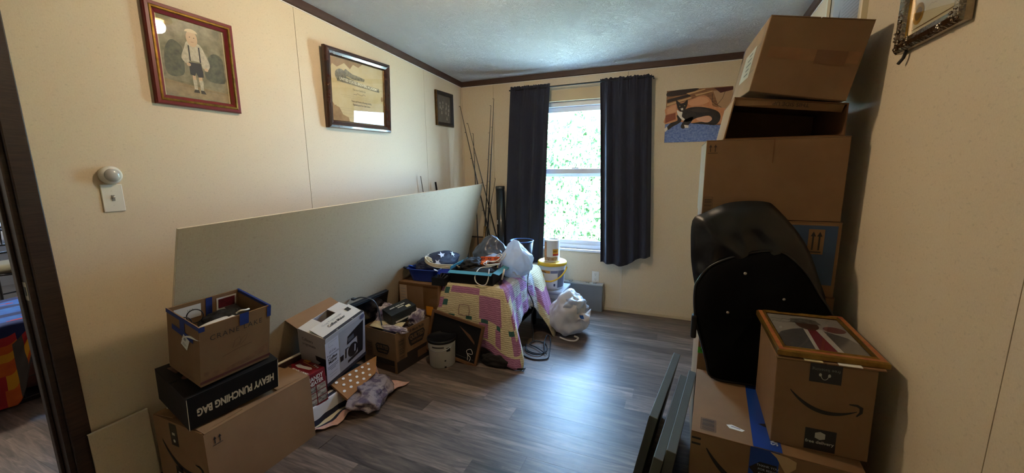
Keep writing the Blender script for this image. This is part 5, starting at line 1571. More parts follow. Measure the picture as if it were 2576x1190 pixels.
# --- carton with the blue tub
dK = (0.375, 0.37, 0.53)
K_ = carton('storage_carton', 'large taped kraft carton under the blue tub', (0.354, 2.615, 0), (0, 0, 0), dK, KRAFT, 'closed')
Fy, Fx = face(dK, '-y'), face(dK, '+x')
decal('paper_label', [rect(0.07, 0.22)], mat('faded_label', '#b7a084', 0.7), K_, Fy, -0.145, 0.13)
for k in range(7):
    decal('label_line', [rect(0.045, 0.004)], mat('grey_ink', '#8b8d8e'), K_, Fy, -0.145, 0.21 - 0.025 * k, off=0.002)
decal('packing_tape', [rect(0.13, 0.30)], CLEARTAPE, K_, Fy, 0.11, 0.10, off=0.002)
decal('orange_label', [[(-0.032, -0.035), (0.035, -0.045), (0.032, 0.035), (-0.032, 0.035)]], mat('orange_label', '#d88a1a', 0.6), K_, Fy, 0.10, 0.055, off=0.003)
decal('tape_tail', [[(-0.187, -0.01), (0.186, -0.015), (0.186, 0.012), (-0.187, 0.01)]], CLEARTAPE, K_, Fy, 0, 0.252, off=0.0025)
TB = thing('blue_tub', 'blue plastic dish tub full of odds and ends on the large carton', 'tub', (0.352, 2.63, 0.532), (0, 0, rad(4.5)))
BLUEP = mat('blue_plastic', '#14307e', 0.35)
def tub_ring(w_, d_, z, r_=0.04):
    out = []
    for sx_, sy_, a0 in ((1, 1, 0), (-1, 1, 90), (-1, -1, 180), (1, -1, 270)):
        for q in range(5):
            a = rad(a0 + 22.5 * q)
            out.append(Vector((sx_ * (w_ / 2 - r_) + r_ * math.cos(a), sy_ * (d_ / 2 - r_) + r_ * math.sin(a), z)))
    return out
mb = MB()
rings = [tub_ring(0.22, 0.30, 0.0), tub_ring(0.265, 0.345, 0.098), tub_ring(0.285, 0.365, 0.098), tub_ring(0.283, 0.363, 0.103), tub_ring(0.26, 0.34, 0.102), tub_ring(0.215, 0.295, 0.004)]
for r_ in rings:
    mb.v += r_
n_ = 20
for i in range(len(rings) - 1):
    for k in range(n_):
        k2 = (k + 1) % n_
        mb.f.append([i * n_ + k, i * n_ + k2, (i + 1) * n_ + k2, (i + 1) * n_ + k]); mb.mi.append(0)
mb.f.append(list(range(n_))[::-1]); mb.mi.append(0)
mb.f.append([5 * n_ + k for k in range(n_)]); mb.mi.append(0)
mb.build('tub_body', BLUEP, TB, smooth=False, bevel=0.002)
o = blob('flag_cloth', mat('flag_navy', '#1a1d33', 0.7), (0.115, 0.20, 0.075), loc=(0.375, 2.69, 0.650), rot=(rad(6), rad(6), rad(-22)), seed=81, amp=0.12, freq=1.6, sub=5, ridge=False)
tag(o, 'navy flag cloth with white stars bundled in the blue tub', 'flag')
me_ = o.data
STAR = mat('flag_white', '#d9dbe2', 0.7)
for k, (dx, dy, s_) in enumerate(((-0.02, -0.10, 0.032), (0.04, -0.13, 0.024), (0.055, 0.0, 0.036), (0.06, 0.10, 0.03), (0.095, -0.07, 0.03), (-0.06, -0.05, 0.028), (0.02, 0.14, 0.028))):
    d_ = Vector((dx / 0.115, dy / 0.20, 0.0)); d_.z = math.sqrt(max(0.05, 1 - d_.x ** 2 - d_.y ** 2)); 
    best = max(me_.vertices, key=lambda v: Vector((v.co.x / 0.115, v.co.y / 0.20, v.co.z / 0.075)).normalized().dot(d_.normalized()))
    n3 = best.normal.normalized()
    r3 = Vector((1, 0.2, 0)); r3 = (r3 - n3 * r3.dot(n3)).normalized(); u3 = n3.cross(r3)
    st = []
    for q in range(10):
        a = PI / 2 + q * PI / 5; rr_ = s_ if q % 2 == 0 else s_ * 0.42
        st.append((rr_ * math.cos(a), rr_ * math.sin(a)))
    decal('white_star', [st], STAR, o, frameM(best.co + n3 * 0.004, r3, u3), off=0.0)
o = thing('black_handled_tool', 'black handle of a tool sticking out of the blue tub', 'tool', M=Matrix.Translation((0.205, 2.49, 0.632)) @ Euler((rad(78), rad(6), rad(22))).to_matrix().to_4x4())
MB().lathe([(0.004, -0.08), (0.012, -0.075), (0.014, -0.03), (0.011, 0.02), (0.013, 0.055), (0.006, 0.065)], 14, sy=0.7).build('grip', BLACK, o, smooth=True)
MB().box(-0.01, 0.01, -0.0015, 0.0015, -0.19, -0.078).build('blade', STEEL, o)
o = thing('blue_handled_tool', 'blue plastic handle leaning on the rim of the blue tub', 'tool', M=Matrix.Translation((0.255, 2.50, 0.635)) @ Euler((rad(60), rad(-25), rad(20))).to_matrix().to_4x4())
MB().lathe([(0.006, -0.07), (0.012, -0.06), (0.013, 0.02), (0.01, 0.05), (0.005, 0.055)], 14, sy=0.55).build('grip', mat('bright_blue_plastic', '#1c4aa8', 0.35), o, smooth=True)
MB().box(-0.008, 0.008, -0.0015, 0.0015, -0.15, -0.068).build('shaft', STEEL, o)
IV = mat('ivory_cord', '#c9bda0', 0.6)
for k in range(3):
    pts = [(0.40 + 0.012 * k, 2.56 - 0.01 * k, 0.70 - 0.008 * k), (0.375, 2.53, 0.725 - 0.012 * k), (0.385, 2.50, 0.715 - 0.012 * k), (0.43, 2.50, 0.685 - 0.01 * k), (0.50, 2.53, 0.668 - 0.012 * k), (0.58, 2.58, 0.66 - 0.012 * k), (0.62, 2.60 + 0.02 * k, 0.655 - 0.015 * k)]
    tag(cord('bundled_cord', pts, 0.0055, IV), ('topmost', 'middle', 'lowest')[k] + ' strand of the ivory cord bundle across the blue tub', 'cord', 'ivory cord strands')
o = MB().box(-0.012, 0.012, -0.06, 0.06, 0, 0.004).build('white_ruler', WHITE, M=Matrix.Translation((0.475, 2.50, 0.628)) @ Euler((rad(-10), rad(20), rad(35))).to_matrix().to_4x4())
tag(o, 'flat white plastic strip lying on the tub edge', 'strip')
tr = thing('small_black_tray', 'small black tray of clips between the tub and the shoe box', 'tray', (0.535, 2.50, 0.532), (0, 0, rad(4)))
mb = MB().box(-0.055, 0.055, -0.07, 0.07, 0, 0.004).box(-0.055, 0.055, -0.07, -0.066, 0.004, 0.06).box(-0.055, 0.055, 0.066, 0.07, 0.004, 0.06).box(-0.055, -0.051, -0.066, 0.066, 0.004, 0.06).box(0.051, 0.055, -0.066, 0.066, 0.004, 0.06)
bm = bmesh.new(); o = mb.build('tray_body', MATTEBLACK, tr); bm.from_mesh(o.data); bmesh.ops.remove_doubles(bm, verts=bm.verts, dist=1e-4); bm.to_mesh(o.data); bm.free()
for k in range(5):
    o = MB().box(-0.006, 0.006, -0.02, 0.02, -0.004, 0.004).build('black_clip', mat('dark_grey_plastic', '#2a2a2e', 0.4), M=Matrix.Translation((0.505 + 0.016 * k, 2.485 + 0.012 * (k % 3), 0.585 + 0.006 * (k % 2))) @ Euler((rad(70 + 12 * k), rad(15 * k), rad(25 * k))).to_matrix().to_4x4(), bevel=0.002)
    tag(o, ('leftmost', 'second from left', 'middle', 'second from right', 'rightmost')[k] + ' dark plastic clip in the small black tray', 'clip', 'dark clips in the black tray')

# --- paint bucket, leaning frame
pb = thing('paint_bucket', 'white paint bucket with a black lid in front of the leaning frame', 'bucket', (0.655, 2.275, 0))
MB().lathe([(0.088, 0.0), (0.092, 0.004), (0.098, 0.165), (0.1, 0.172), (0.1, 0.19)], 40).build('bucket_body', mat('white_bucket', '#c9c3b6', 0.45, var=(5, '#aaa397', 0.5, (1, 1, 1))), pb, smooth=True)
MB().lathe([(0.101, 0.187), (0.106, 0.187), (0.106, 0.205), (0.1, 0.208), (0.095, 0.2), (0.02, 0.199)], 40).build('lid', BLACK, pb, smooth=True)
hp = [(-0.1 * math.cos(a), -0.1 * math.sin(a) * 0.95 - 0.004, 0.165 - 0.035 * math.sin(a)) for a in [PI * k / 18 for k in range(19)]]
MB().tube(hp, 0.0022, 6).build('wire_handle', STEEL, pb, smooth=True)
def on_can(nm, a, z, w_, h_, m_, r_=0.0985):
    mb = MB(); k = 6
    for i in range(k + 1):
        an = rad(a) + (i / k - 0.5) * w_ / r_
        mb.v += [Vector((r_ * math.cos(an), r_ * math.sin(an), z - h_ / 2)), Vector((r_ * math.cos(an), r_ * math.sin(an), z + h_ / 2))]
    for i in range(k):
        mb.f.append([2 * i, 2 * i + 2, 2 * i + 3, 2 * i + 1]); mb.mi.append(0)
    return mb
on_can('black_dot', -30, 0.14, 0.03, 0.03, INK).build('black_badge', INK, pb)
on_can('black_label', -45, 0.06, 0.012, 0.01, INK).build('black_square', INK, pb)
on_can('black_label', -45, 0.012, 0.014, 0.012, INK).build('black_square', INK, pb)
on_can('grey_drips', -75, 0.16, 0.09, 0.012, INK).build('paint_drips', mat('dark_drips', '#4a4744', 0.6), pb)
FW = mat('oak_frame', '#6d4a2c', 0.5, var=(10, '#50341d', 0.7, (1, 1, 6)))
w, h = 0.44, 0.31
t = thing('leaning_frame', 'brown wooden picture frame with black mat leaning on the quilt', 'picture', M=frameM((0.715, 2.36, 0.172), (0.985, 0.0, -0.17), (0.165, 0.16, 0.973)) @ Matrix.Translation((0, 0, 0)))
ring_frame(w, h, [(0, 0, 0), (0, 0.022, 0), (0.018, 0.022, 0), (0.02, 0.012, 1)], [FW, BLACK], t)
decal('black_mat', [rect(w - 0.038, h - 0.038)], MATTEBLACK, t, ID, off=0.008)
decal('mat_line', [rect(w - 0.07, 0.003, 0, -h / 2 + 0.04)], mat('dim_grey_print', '#4a4f50'), t, ID, off=0.009)
decal('torn_backing', [[(0.02, 0.1), (0.12, 0.06), (0.165, 0.02), (0.17, 0.0), (0.1, 0.045)]], FW, t, ID, off=0.0092)
MB().tube(smooth_path([(0.14, -0.125, 0.012), (0.135, -0.09, 0.012), (0.12, -0.06, 0.013), (0.15, -0.04, 0.012), (0.17, -0.07, 0.013), (0.13, -0.08, 0.014), (0.16, -0.1, 0.012), (0.155, -0.13, 0.012)], 5), 0.002, 6).build('white_string', WCORD, t, smooth=True)

# --- black cords on the floor beside the table
CB = mat('black_rubber', '#101318', 0.45)
pts = [(1.10, 2.72, 0.006), (1.16, 2.60, 0.006), (1.26, 2.56, 0.006), (1.35, 2.60, 0.008), (1.34, 2.70, 0.008), (1.30, 2.86, 0.012), (1.27, 2.93, 0.03), (1.255, 2.90, 0.05), (1.26, 2.82, 0.02), (1.30, 2.70, 0.012), (1.27, 2.63, 0.012), (1.18, 2.65, 0.01), (1.14, 2.71, 0.01)]
tag(cord('black_extension_cable', pts, 0.0055, CB), 'black cord coiled on the floor right of the quilt', 'cord')
pts = [(1.12, 2.78, 0.006), (1.17, 2.68, 0.006), (1.26, 2.66, 0.006), (1.31, 2.72, 0.006), (1.27, 2.83, 0.008), (1.18, 2.86, 0.01), (1.15, 2.78, 0.012), (1.22, 2.74, 0.014), (1.33, 2.66, 0.014)]
tag(cord('black_extension_cable', pts, 0.0045, CB), 'thinner black cord looped inside the floor coil', 'cord')
pts = [(1.04, 3.02, TZ + 0.03), (1.075, 2.96, TZ + 0.02), (1.088, 2.90, TZ - 0.06), (1.10, 2.88, 0.42), (1.128, 2.90, 0.34), (1.14, 2.90, 0.28), (1.13, 2.88, 0.2), (1.15, 2.86, 0.08), (1.16, 2.82, 0.012)]
tag(cord('black_extension_cable', pts, 0.0045, CB), 'black cord running down the right side of the quilt', 'cord')

# ================================================================== under the window
t = thing('grey_metal_case', 'flat grey metal case standing against the wall below the outlet', 'case', (1.28, 3.765, 0))
GM = mat('grey_painted_metal', '#7d8084', 0.45, var=(5, '#6f7276', 0.5, (1, 1, 1)))
MB().box(-0.30, 0.272, -0.035, 0.034, 0, 0.27).build('shell', GM, t, bevel=0.004)
MB().box(-0.302, 0.274, -0.037, 0.036, 0.262, 0.276).build('lid_edge', mat('pale_grey_metal', '#a9aaa8', 0.4), t, bevel=0.002)
for x in (-0.05, 0.12, 0.19):
    MB().box(x - 0.016, x + 0.016, -0.02, 0.012, 0.276, 0.286).build('latch', STEEL, t, bevel=0.002)
bx = thing('clear_bin', 'clear plastic storage bin under the yellow-lidded bucket', 'bin', (1.12, 3.47, 0))
MB().hexa([(-0.12, -0.13, 0), (0.12, -0.13, 0), (0.12, 0.13, 0), (-0.12, 0.13, 0)], [(-0.135, -0.145, 0.27), (0.135, -0.145, 0.27), (0.135, 0.145, 0.27), (-0.135, 0.145, 0.27)]).build('bin_body', mat('cloudy_plastic', '#b5bac2', 0.3, transl=0.35), bx, bevel=0.012)
MB().box(-0.145, 0.145, -0.155, 0.155, 0.27, 0.292).build('bin_lid', mat('cloudy_plastic', '#b5bac2'), bx, bevel=0.006)
decal('bin_label', [rect(0.16, 0.09)], mat('dim_label', '#73767e', 0.6, var=(30, '#9a9da3', 0.8, (1, 1, 1))), bx, frameM((0.0, -0.142, 0.18), (1, 0, 0), (0, -0.055, 0.998)), off=0.002)
bk = thing('mortar_bucket', 'white bucket with a yellow lid and printed label below the window', 'bucket', (1.125, 3.46, 0.292))
YEL = mat('yellow_plastic', '#d8ac2a', 0.4)
MB().lathe([(0.102, 0.0), (0.106, 0.006), (0.122, 0.2), (0.124, 0.222), (0.128, 0.226), (0.128, 0.236)], 44).build('bucket_body', mat('white_bucket_gloss', '#cfd2d8', 0.35), bk, smooth=True)
MB().lathe([(0.130, 0.224), (0.136, 0.226), (0.136, 0.25), (0.128, 0.258), (0.12, 0.252), (0.02, 0.25)], 44).build('lid', YEL, bk, smooth=True)
hp = [(-0.14 * math.cos(a), -0.146 * math.sin(a), 0.205 - 0.115 * math.sin(a)) for a in [PI * k / 20 for k in range(21)]]
MB().tube(hp, 0.0075, 8).build('handle', YEL, bk, smooth=True)
def wrap(nm, a0, a1, z0, z1, m_, parent, r0=0.1045, slope=0.083, n__=12, off=0.002):
    mb = MB()
    for i in range(n__ + 1):
        an = rad(a0 + (a1 - a0) * i / n__)
        for z in (z0, z1):
            r_ = r0 + slope * z + off
            mb.v.append(Vector((r_ * math.cos(an), r_ * math.sin(an), z)))
    for i in range(n__):
        mb.f.append([2 * i, 2 * i + 2, 2 * i + 3, 2 * i + 1]); mb.mi.append(0)
    return mb.build(nm, m_, parent, smooth=True)
wrap('label_orange', -130, -82, 0.160, 0.185, mat('label_orange', '#d39446', 0.5), bk)
wrap('label_grey', -80, -48, 0.160, 0.185, mat('label_grey', '#73799a', 0.5), bk)
wrap('label_white', -130, -50, 0.02, 0.158, mat('label_white', '#dfe0e4', 0.5), bk)
wrap('label_side', -47, -5, 0.02, 0.185, mat('label_side_grey', '#73778a', 0.5), bk)
wrap('label_black', -128, -106, 0.02, 0.042, INK, bk, off=0.003)
wrap('label_pipe', -128, -112, 0.08, 0.15, YEL, bk, off=0.003)
wrap('label_pipe', -112, -75, 0.075, 0.09, mat('label_tan', '#b09a5c', 0.5), bk, off=0.003)
wrap('label_mark', -66, -58, 0.035, 0.06, mat('label_blue', '#3c4468', 0.5), bk, off=0.003)
text('NHILL', 0.026, INK, bk, frameM((-0.045, -0.1125, 0.172), (0.94, -0.34, 0), (0, -0.05, 1)), off=0.0055, sx=0.85, bold=0.0008)
cn = thing('tall_tin_can', 'tall printed food tin standing on the yellow lid', 'tin can', (1.125, 3.455, 0.55))
MB().lathe([(0.070, 0.0), (0.072, 0.004), (0.070, 0.008), (0.070, 0.19), (0.073, 0.194), (0.073, 0.198), (0.068, 0.198), (0.067, 0.19)], 40).build('can_body', mat('can_paper', '#d5d0cf', 0.4), cn, smooth=True)
rimp = [(0.072 * math.cos(2 * PI * k / 36), 0.072 * math.sin(2 * PI * k / 36), 0.198) for k in range(36)]
MB().tube(rimp, 0.0025, 6, closed=True).build('rim', mat('tinned_rim', '#8f9a7a', 0.3, 0.8), cn, smooth=True)
def can_patch(nm, a0, a1, z0, z1, m_):
    return wrap(nm, a0, a1, z0, z1, m_, cn, r0=0.0702, slope=0.0, off=0.0012)
can_patch('side_print', -168, -118, 0.012, 0.185, mat('can_brown', '#8d6350', 0.5, var=(40, '#c99a6a', 0.9, (1, 1, 1))))
for z in (0.155, 0.105, 0.07):
    can_patch('round_print', -150, -122, z - 0.015, z + 0.015, mat('can_orange', '#b5683c', 0.5, var=(60, '#e0b080', 0.9, (1, 1, 1))))
can_patch('yellow_panel', -68, -20, 0.075, 0.12, mat('can_yellow', '#d39a2a', 0.5))
can_patch('red_panel', -68, -20, 0.058, 0.075, mat('can_red', '#a5202a', 0.5))
can_patch('bean_print', -118, -30, 0.012, 0.045, mat('can_beans', '#b59a8a', 0.5, var=(60, '#6d4a3c', 1.0, (1, 1, 1))))
text('HO', 0.024, INK, cn, frameM((0.045, -0.0565, 0.098), (0.78, 0.62, 0), (0, 0, 1)), off=0.003, bold=0.0006)
# white bag on the floor
wb_ = thing('floor_shopping_bag', 'white shopping bag slumped on the floor beside the quilt', 'plastic bag', (1.36, 3.14, 0))
WBAG = mat('white_floor_bag', '#d9d4d0', 0.4, transl=0.3)
blob('bag_body', WBAG, (0.17, 0.15, 0.17), wb_, (0.0, 0.0, 0.15), (0, 0, rad(10)), 91, 0.3, 1.5, 5, flat=-0.146, ridge='film', shape=lambda d: Vector((d.x * (1 - 0.15 * max(0, d.z)) + 0.1 * max(0, d.z), d.y, d.z * (1.25 if d.z > 0 else 1.0))))
MB().grid(lambda i, j: (0.03 + 0.19 * i / 14, -0.11 + 0.06 * j / 6 - 0.03 * i / 14, 0.16 + 0.07 * i / 14 * (0.4 + j / 6) + 0.012 * math.sin(i * 0.9 + j * 1.3)), 14, 6).build('open_rim', WBAG, wb_, smooth=True, solid=0.0015)
hp = [(-0.02, -0.15, 0.012), (0.05, -0.17, 0.006), (0.11, -0.16, 0.006), (0.125, -0.11, 0.012), (0.09, -0.10, 0.02)]
MB().tube(smooth_path(hp, 5), 0.008, 6).build('handle_loop', WBAG, wb_, smooth=True)
decal('blue_sticker', [rect(0.035, 0.035)], mat('blue_sticker', '#2e6cc0', 0.5), wb_, frameM((0.155, -0.118, 0.205), (0.95, -0.2, 0.2), (-0.2, -0.2, 0.95)), off=0.004)
blob('crumpled_filling', mat('pale_film', '#c4c9d0', 0.25, transl=0.3), (0.10, 0.09, 0.07), wb_, (0.06, -0.03, 0.27), (0, 0, 0), 95, 0.4, 2.0, 4, ridge='film')

# ================================================================== fishing rods and tube in the corner
def rod(label, p0, p1, r0, r1, guides, m=BLACK, grip=None):
    t = thing('fishing_rod', label, 'fishing rod', p0, group='fishing rods in the corner')
    a, b = Vector((0, 0, 0)), Vector(p1) - Vector(p0)
    MB().tube([a + (b - a) * k / 10 for k in range(11)], [r0 + (r1 - r0) * k / 10 for k in range(11)], 8).build('blank', m, t, smooth=True)
    dn = b.normalized()
    side = dn.cross(Vector((1, 0.3, 0))).normalized()
    q = dn.cross(side)
    for g in range(guides):
        f_ = 0.35 + 0.65 * (g + 1) / guides
        c = b * f_
        rr_ = 0.010 - 0.006 * g / max(1, guides)
        ring = [c + q * (rr_ + 0.003) + (q * math.cos(x) + dn.cross(q) * math.sin(x)) * rr_ for x in [2 * PI * k / 12 for k in range(12)]]
        MB().tube(ring, 0.0014, 5, closed=True).build('line_guide', m, t, smooth=True)
    if grip:
        MB().tube([b * grip[0], b * ((grip[0] + grip[1]) / 2), b * grip[1]], 0.014, 10).build('grip', grip[2], t, smooth=True)
    return t
CORK = mat('cork', '#b08a52', 0.8, var=(30, '#8a6636', 0.8, (1, 1, 1)))
rod('long fishing rod slanting left into the corner, tip the highest of the slanting pair', (0.60, 3.55, 0.0), (0.045, 3.70, 2.045), 0.011, 0.0022, 5)
rod('fishing rod slanting left just below the longest slanting rod', (0.66, 3.62, 0.0), (0.13, 3.70, 1.87), 0.009, 0.002, 4)
rod('straight fishing rod standing nearest the left wall', (0.215, 3.72, 0.0), (0.19, 3.70, 1.765), 0.008, 0.0022, 4)
rod('upright fishing rod just left of the tallest one', (0.27, 3.64, 0.0), (0.42, 3.66, 2.02), 0.010, 0.002, 5, grip=(0.30, 0.40, CORK))
rod('tallest upright fishing rod beside the wall seam', (0.30, 3.66, 0.0), (0.447, 3.67, 2.085), 0.011, 0.002, 5)
rod('short fishing rod leaning right beside the black tube', (0.20, 3.60, 0.0), (0.445, 3.68, 1.305), 0.008, 0.002, 3)
rod('blue fishing rod leaning behind the edge of the wallboard sheet', (0.06, 3.60, 0.0), (0.165, 3.62, 0.73), 0.011, 0.009, 0, mat('blue_rod', '#1d3a66', 0.25))
rod('rod tip showing above the wallboard sheet, left of the black tip', (0.06, 3.20, 0.0), (0.03, 2.98, 1.345), 0.008, 0.003, 0, mat('brown_rod', '#5a4a38', 0.4))
rod('thick black rod tip showing above the wallboard sheet', (0.10, 3.35, 0.0), (0.045, 3.19, 1.285), 0.010, 0.009, 0)
tb = thing('mailing_tube', 'tall black tube standing beside the left curtain', 'tube', (0.507, 3.70, 0), (rad(0.8), rad(-0.6), 0))
MB().lathe([(0.046, 0.0), (0.046, 1.22), (0.042, 1.22), (0.042, 0.9)], 28, cap1=False).build('tube_body', mat('black_tube', '#141416', 0.3, coat=0.3), tb, smooth=True)
MB().lathe([(0.0475, 1.20), (0.0475, 1.224), (0.044, 1.226)], 28, cap0=False, cap1=False).build('end_ring', mat('dull_steel', '#4a4a48', 0.4, 0.6), tb, smooth=True)
decal('white_sticker', [rect(0.012, 0.045)], WHITE, tb, frameM((-0.02, -0.0415, 0.86), (0.9, -0.43, 0), (0, 0, 1)), off=0.002)
bc = thing('brown_bookcase_board', 'low tan board standing behind the rods', 'board', (0.24, 3.77, 0))
MB().box(-0.17, 0.17, -0.008, 0.008, 0, 0.66).build('board_panel', mat('tan_board', '#8f7657', 0.7), bc)
MB().box(-0.17, 0.17, -0.009, 0.009, 0.66, 0.672).build('dark_edge', mat('dark_tape_edge', '#3a3028', 0.6), bc)
# ================================================================== carton tower along the right wall
# bottom big carton
dR = (0.50, 0.50, 0.45)
R1 = carton('shipping_carton', 'large kraft carton with blue tape at the bottom of the right stack', (2.547, 1.685, 0), (0, 0, rad(-4.0)), dR, KRAFT)
Fy, Fz = face(dR, '-y'), face(dR, '+z')
TAPEBLUE = mat('blue_packing_tape', '#1b3f8c', 0.3)
decal('blue_tape', [rect(0.085, 0.498)], TAPEBLUE, R1, Fz, -0.012, 0, off=0.0014)
decal('blue_tape', [rect(0.085, 0.45)], TAPEBLUE, R1, Fy, -0.02, 0, off=0.0014)
TW = mat('tape_pale_print', '#aebbd0', 0.5)
text('SMART', 0.03, TW, R1, Fz, 0.012, -0.17, off=0.0022, rot=PI / 2, bold=0.0006)
decal('tape_swirl', stroke([(0.014, -0.012), (0.0, -0.016), (-0.012, -0.004), (-0.01, 0.012), (0.008, 0.018)], 0.005), TW, R1, Fz, 0.012, -0.06, off=0.0022)
decal('tape_leaf', [[(-0.03, 0.0), (-0.005, 0.012), (0.03, 0.006), (0.03, -0.012), (-0.005, -0.012)]], INK, R1, Fz, 0.0, -0.105, off=0.0022)
decal('tape_patch', [[(-0.05, 0.0), (-0.02, 0.03), (0.03, 0.03), (0.03, -0.035), (-0.02, -0.035)]], INK, R1, Fy, -0.012, 0.145, off=0.0022)
for k, s_ in enumerate(('THANK YOU', 'FOR BEING', 'AWESOME')):
    text(s_, 0.011, TW, R1, Fy, -0.008, 0.163 - 0.015 * k, off=0.003, rot=0)
smile(R1, Fy, -0.06, 0.10, 0.30, rot=rad(-14))
barcode(R1, Fz, -0.195, -0.19, 0.05, 0.075, 5, BROWNINK, True)
decal('torn_sticker', [[(-0.03, 0.01), (-0.012, 0.018), (0.03, 0.0), (0.02, -0.012), (-0.02, -0.008)]], WHITE, R1, Fz, -0.105, -0.17)
decal('sticker_print', [rect(0.03, 0.004, 0, 0.003)], mat('violet_ink', '#5a5080', 0.6), R1, Fz, -0.105, -0.17, off=0.002, rot=rad(-12))
decal('torn_patch', [[(0.0, 0.0), (0.05, -0.005), (0.075, -0.015), (0.075, -0.04), (0.05, -0.07), (0.035, -0.045), (0.02, -0.018)]], mat('torn_card', '#b0926a', 0.9), R1, Fy, -0.005, 0.224, off=0.003)
for k in range(2):
    decal('corner_mark', [rect(0.03, 0.008)], INK, R1, Fy, -0.232, 0.20 - 0.022 * k)

# stack behind: tall carton, brown carton, blue carton, wide carton, open carton, top carton
o = carton('tall_carton', 'pale kraft carton with green tape behind the bottom carton', (2.565, 2.20, 0), (0, 0, 0), (0.50, 0.44, 0.62), KRAFT2)
decal('green_tape', [rect(0.14, 0.03)], mat('green_tape', '#4fae2a', 0.5), o, face((0.50, 0.44, 0.62), '-y'), -0.18, 0.225)
text('G', 0.022, INK, o, face((0.50, 0.44, 0.62), '-y'), -0.232, 0.225, off=0.002)
carton('plain_carton', 'plain kraft carton under the blue carton, mostly behind the black bag', (2.565, 2.20, 0.622), (0, 0, 0), (0.50, 0.44, 0.235), KRAFT)
dL = (0.515, 0.44, 0.316)
L_ = carton('blue_carton', 'blue printed carton with two arrows in the right stack', (2.548, 2.19, 0.859), (0, 0, 0), dL, KRAFT)
Fy = face(dL, '-y')
decal('blue_panel', [rect(0.49, 0.25)], mat('blue_carton_ink', '#2c4668', 0.6, var=(6, '#253c5a', 0.6, (1, 1, 1))), L_, Fy, 0, 0.018)
decal('kraft_window', [rect(0.055, 0.105)], KRAFT, L_, Fy, 0.175, 0.075, off=0.002)
for k in (-1, 1):
    decal('up_arrow', [[(-0.003, -0.038), (0.003, -0.038), (0.003, 0.02), (0.009, 0.02), (0, 0.04), (-0.009, 0.02), (-0.003, 0.02)]], INK, L_, Fy, 0.175 + k * 0.011, 0.078, off=0.003)
decal('arrow_base', [rect(0.04, 0.005)], INK, L_, Fy, 0.175, 0.032, off=0.003)
dM = (0.51, 0.47, 0.341)
M_ = carton('wide_carton', 'wide kraft carton with arrows and barcode above the blue carton', (2.542, 2.205, 1.177), (0, 0, 0), dM, KRAFT)
Fy = face(dM, '-y')
arrows(M_, Fy, -0.228, 0.135, 0.034, BROWNINK)
barcode(M_, Fy, -0.232, -0.115, 0.036, 0.075, 6, BROWNINK, True)
decal('faint_crease', [rect(0.004, 0.10)], KRAFTIN, M_, Fy, 0.0, 0.12, off=0.0008)
# open carton lying on its side, mouth towards the viewer
t = thing('open_carton', 'open kraft carton lying on its side, dark mouth facing the room', 'box', (2.565, 2.20, 1.519), group='cardboard cartons')
w2, d2, hl, hr, a = 0.425, 0.44, 0.176, 0.124, 0.005
def slab(b4, t4, nm, m_=KRAFTIN):
    return MB().hexa(b4, t4).build(nm, m_, t)
y0_, y1_ = -d2 / 2, d2 / 2
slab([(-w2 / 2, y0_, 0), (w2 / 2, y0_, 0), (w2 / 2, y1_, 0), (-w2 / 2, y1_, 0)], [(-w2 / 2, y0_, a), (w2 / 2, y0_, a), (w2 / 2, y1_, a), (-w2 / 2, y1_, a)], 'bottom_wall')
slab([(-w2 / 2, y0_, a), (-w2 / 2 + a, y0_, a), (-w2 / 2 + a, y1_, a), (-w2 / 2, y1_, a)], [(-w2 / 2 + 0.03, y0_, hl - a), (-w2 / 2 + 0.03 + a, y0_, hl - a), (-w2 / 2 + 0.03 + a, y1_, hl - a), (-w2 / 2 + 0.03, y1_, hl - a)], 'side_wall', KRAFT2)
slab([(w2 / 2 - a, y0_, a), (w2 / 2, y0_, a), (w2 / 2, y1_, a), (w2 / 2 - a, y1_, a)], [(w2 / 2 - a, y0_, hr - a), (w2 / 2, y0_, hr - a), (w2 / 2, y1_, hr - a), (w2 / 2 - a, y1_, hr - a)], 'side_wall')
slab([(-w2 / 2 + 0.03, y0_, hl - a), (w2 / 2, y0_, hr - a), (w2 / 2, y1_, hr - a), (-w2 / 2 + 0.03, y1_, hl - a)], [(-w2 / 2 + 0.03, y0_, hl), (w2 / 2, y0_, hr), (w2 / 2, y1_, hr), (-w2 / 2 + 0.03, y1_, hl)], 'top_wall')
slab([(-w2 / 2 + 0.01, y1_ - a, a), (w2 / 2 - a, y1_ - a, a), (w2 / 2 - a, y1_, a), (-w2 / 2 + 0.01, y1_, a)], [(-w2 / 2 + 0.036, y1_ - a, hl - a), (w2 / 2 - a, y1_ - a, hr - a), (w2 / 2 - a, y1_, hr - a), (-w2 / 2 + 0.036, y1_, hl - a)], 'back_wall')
slab([(-w2 / 2 + 0.034, y0_ + 0.004, hl - 0.035), (w2 / 2 - 0.012, y0_ + 0.03, hr - 0.03), (w2 / 2 - 0.012, y0_ + 0.034, hr - 0.03), (-w2 / 2 + 0.034, y0_ + 0.008, hl - 0.035)],
     [(-w2 / 2 + 0.034, y0_ + 0.002, hl - a), (w2 / 2 - 0.012, y0_ + 0.002, hr - a), (w2 / 2 - 0.012, y0_ + 0.006, hr - a), (-w2 / 2 + 0.034, y0_ + 0.006, hl - a)], 'folded_lip', KRAFT)
text('THIS SIDE UP', 0.022, BROWNINK, t, frameM((0.02, y0_ + 0.002, (hl + hr) / 2 - 0.018), (0.992, 0, -0.128), (0.128, 0, 0.992)), off=0.009, rot=PI)
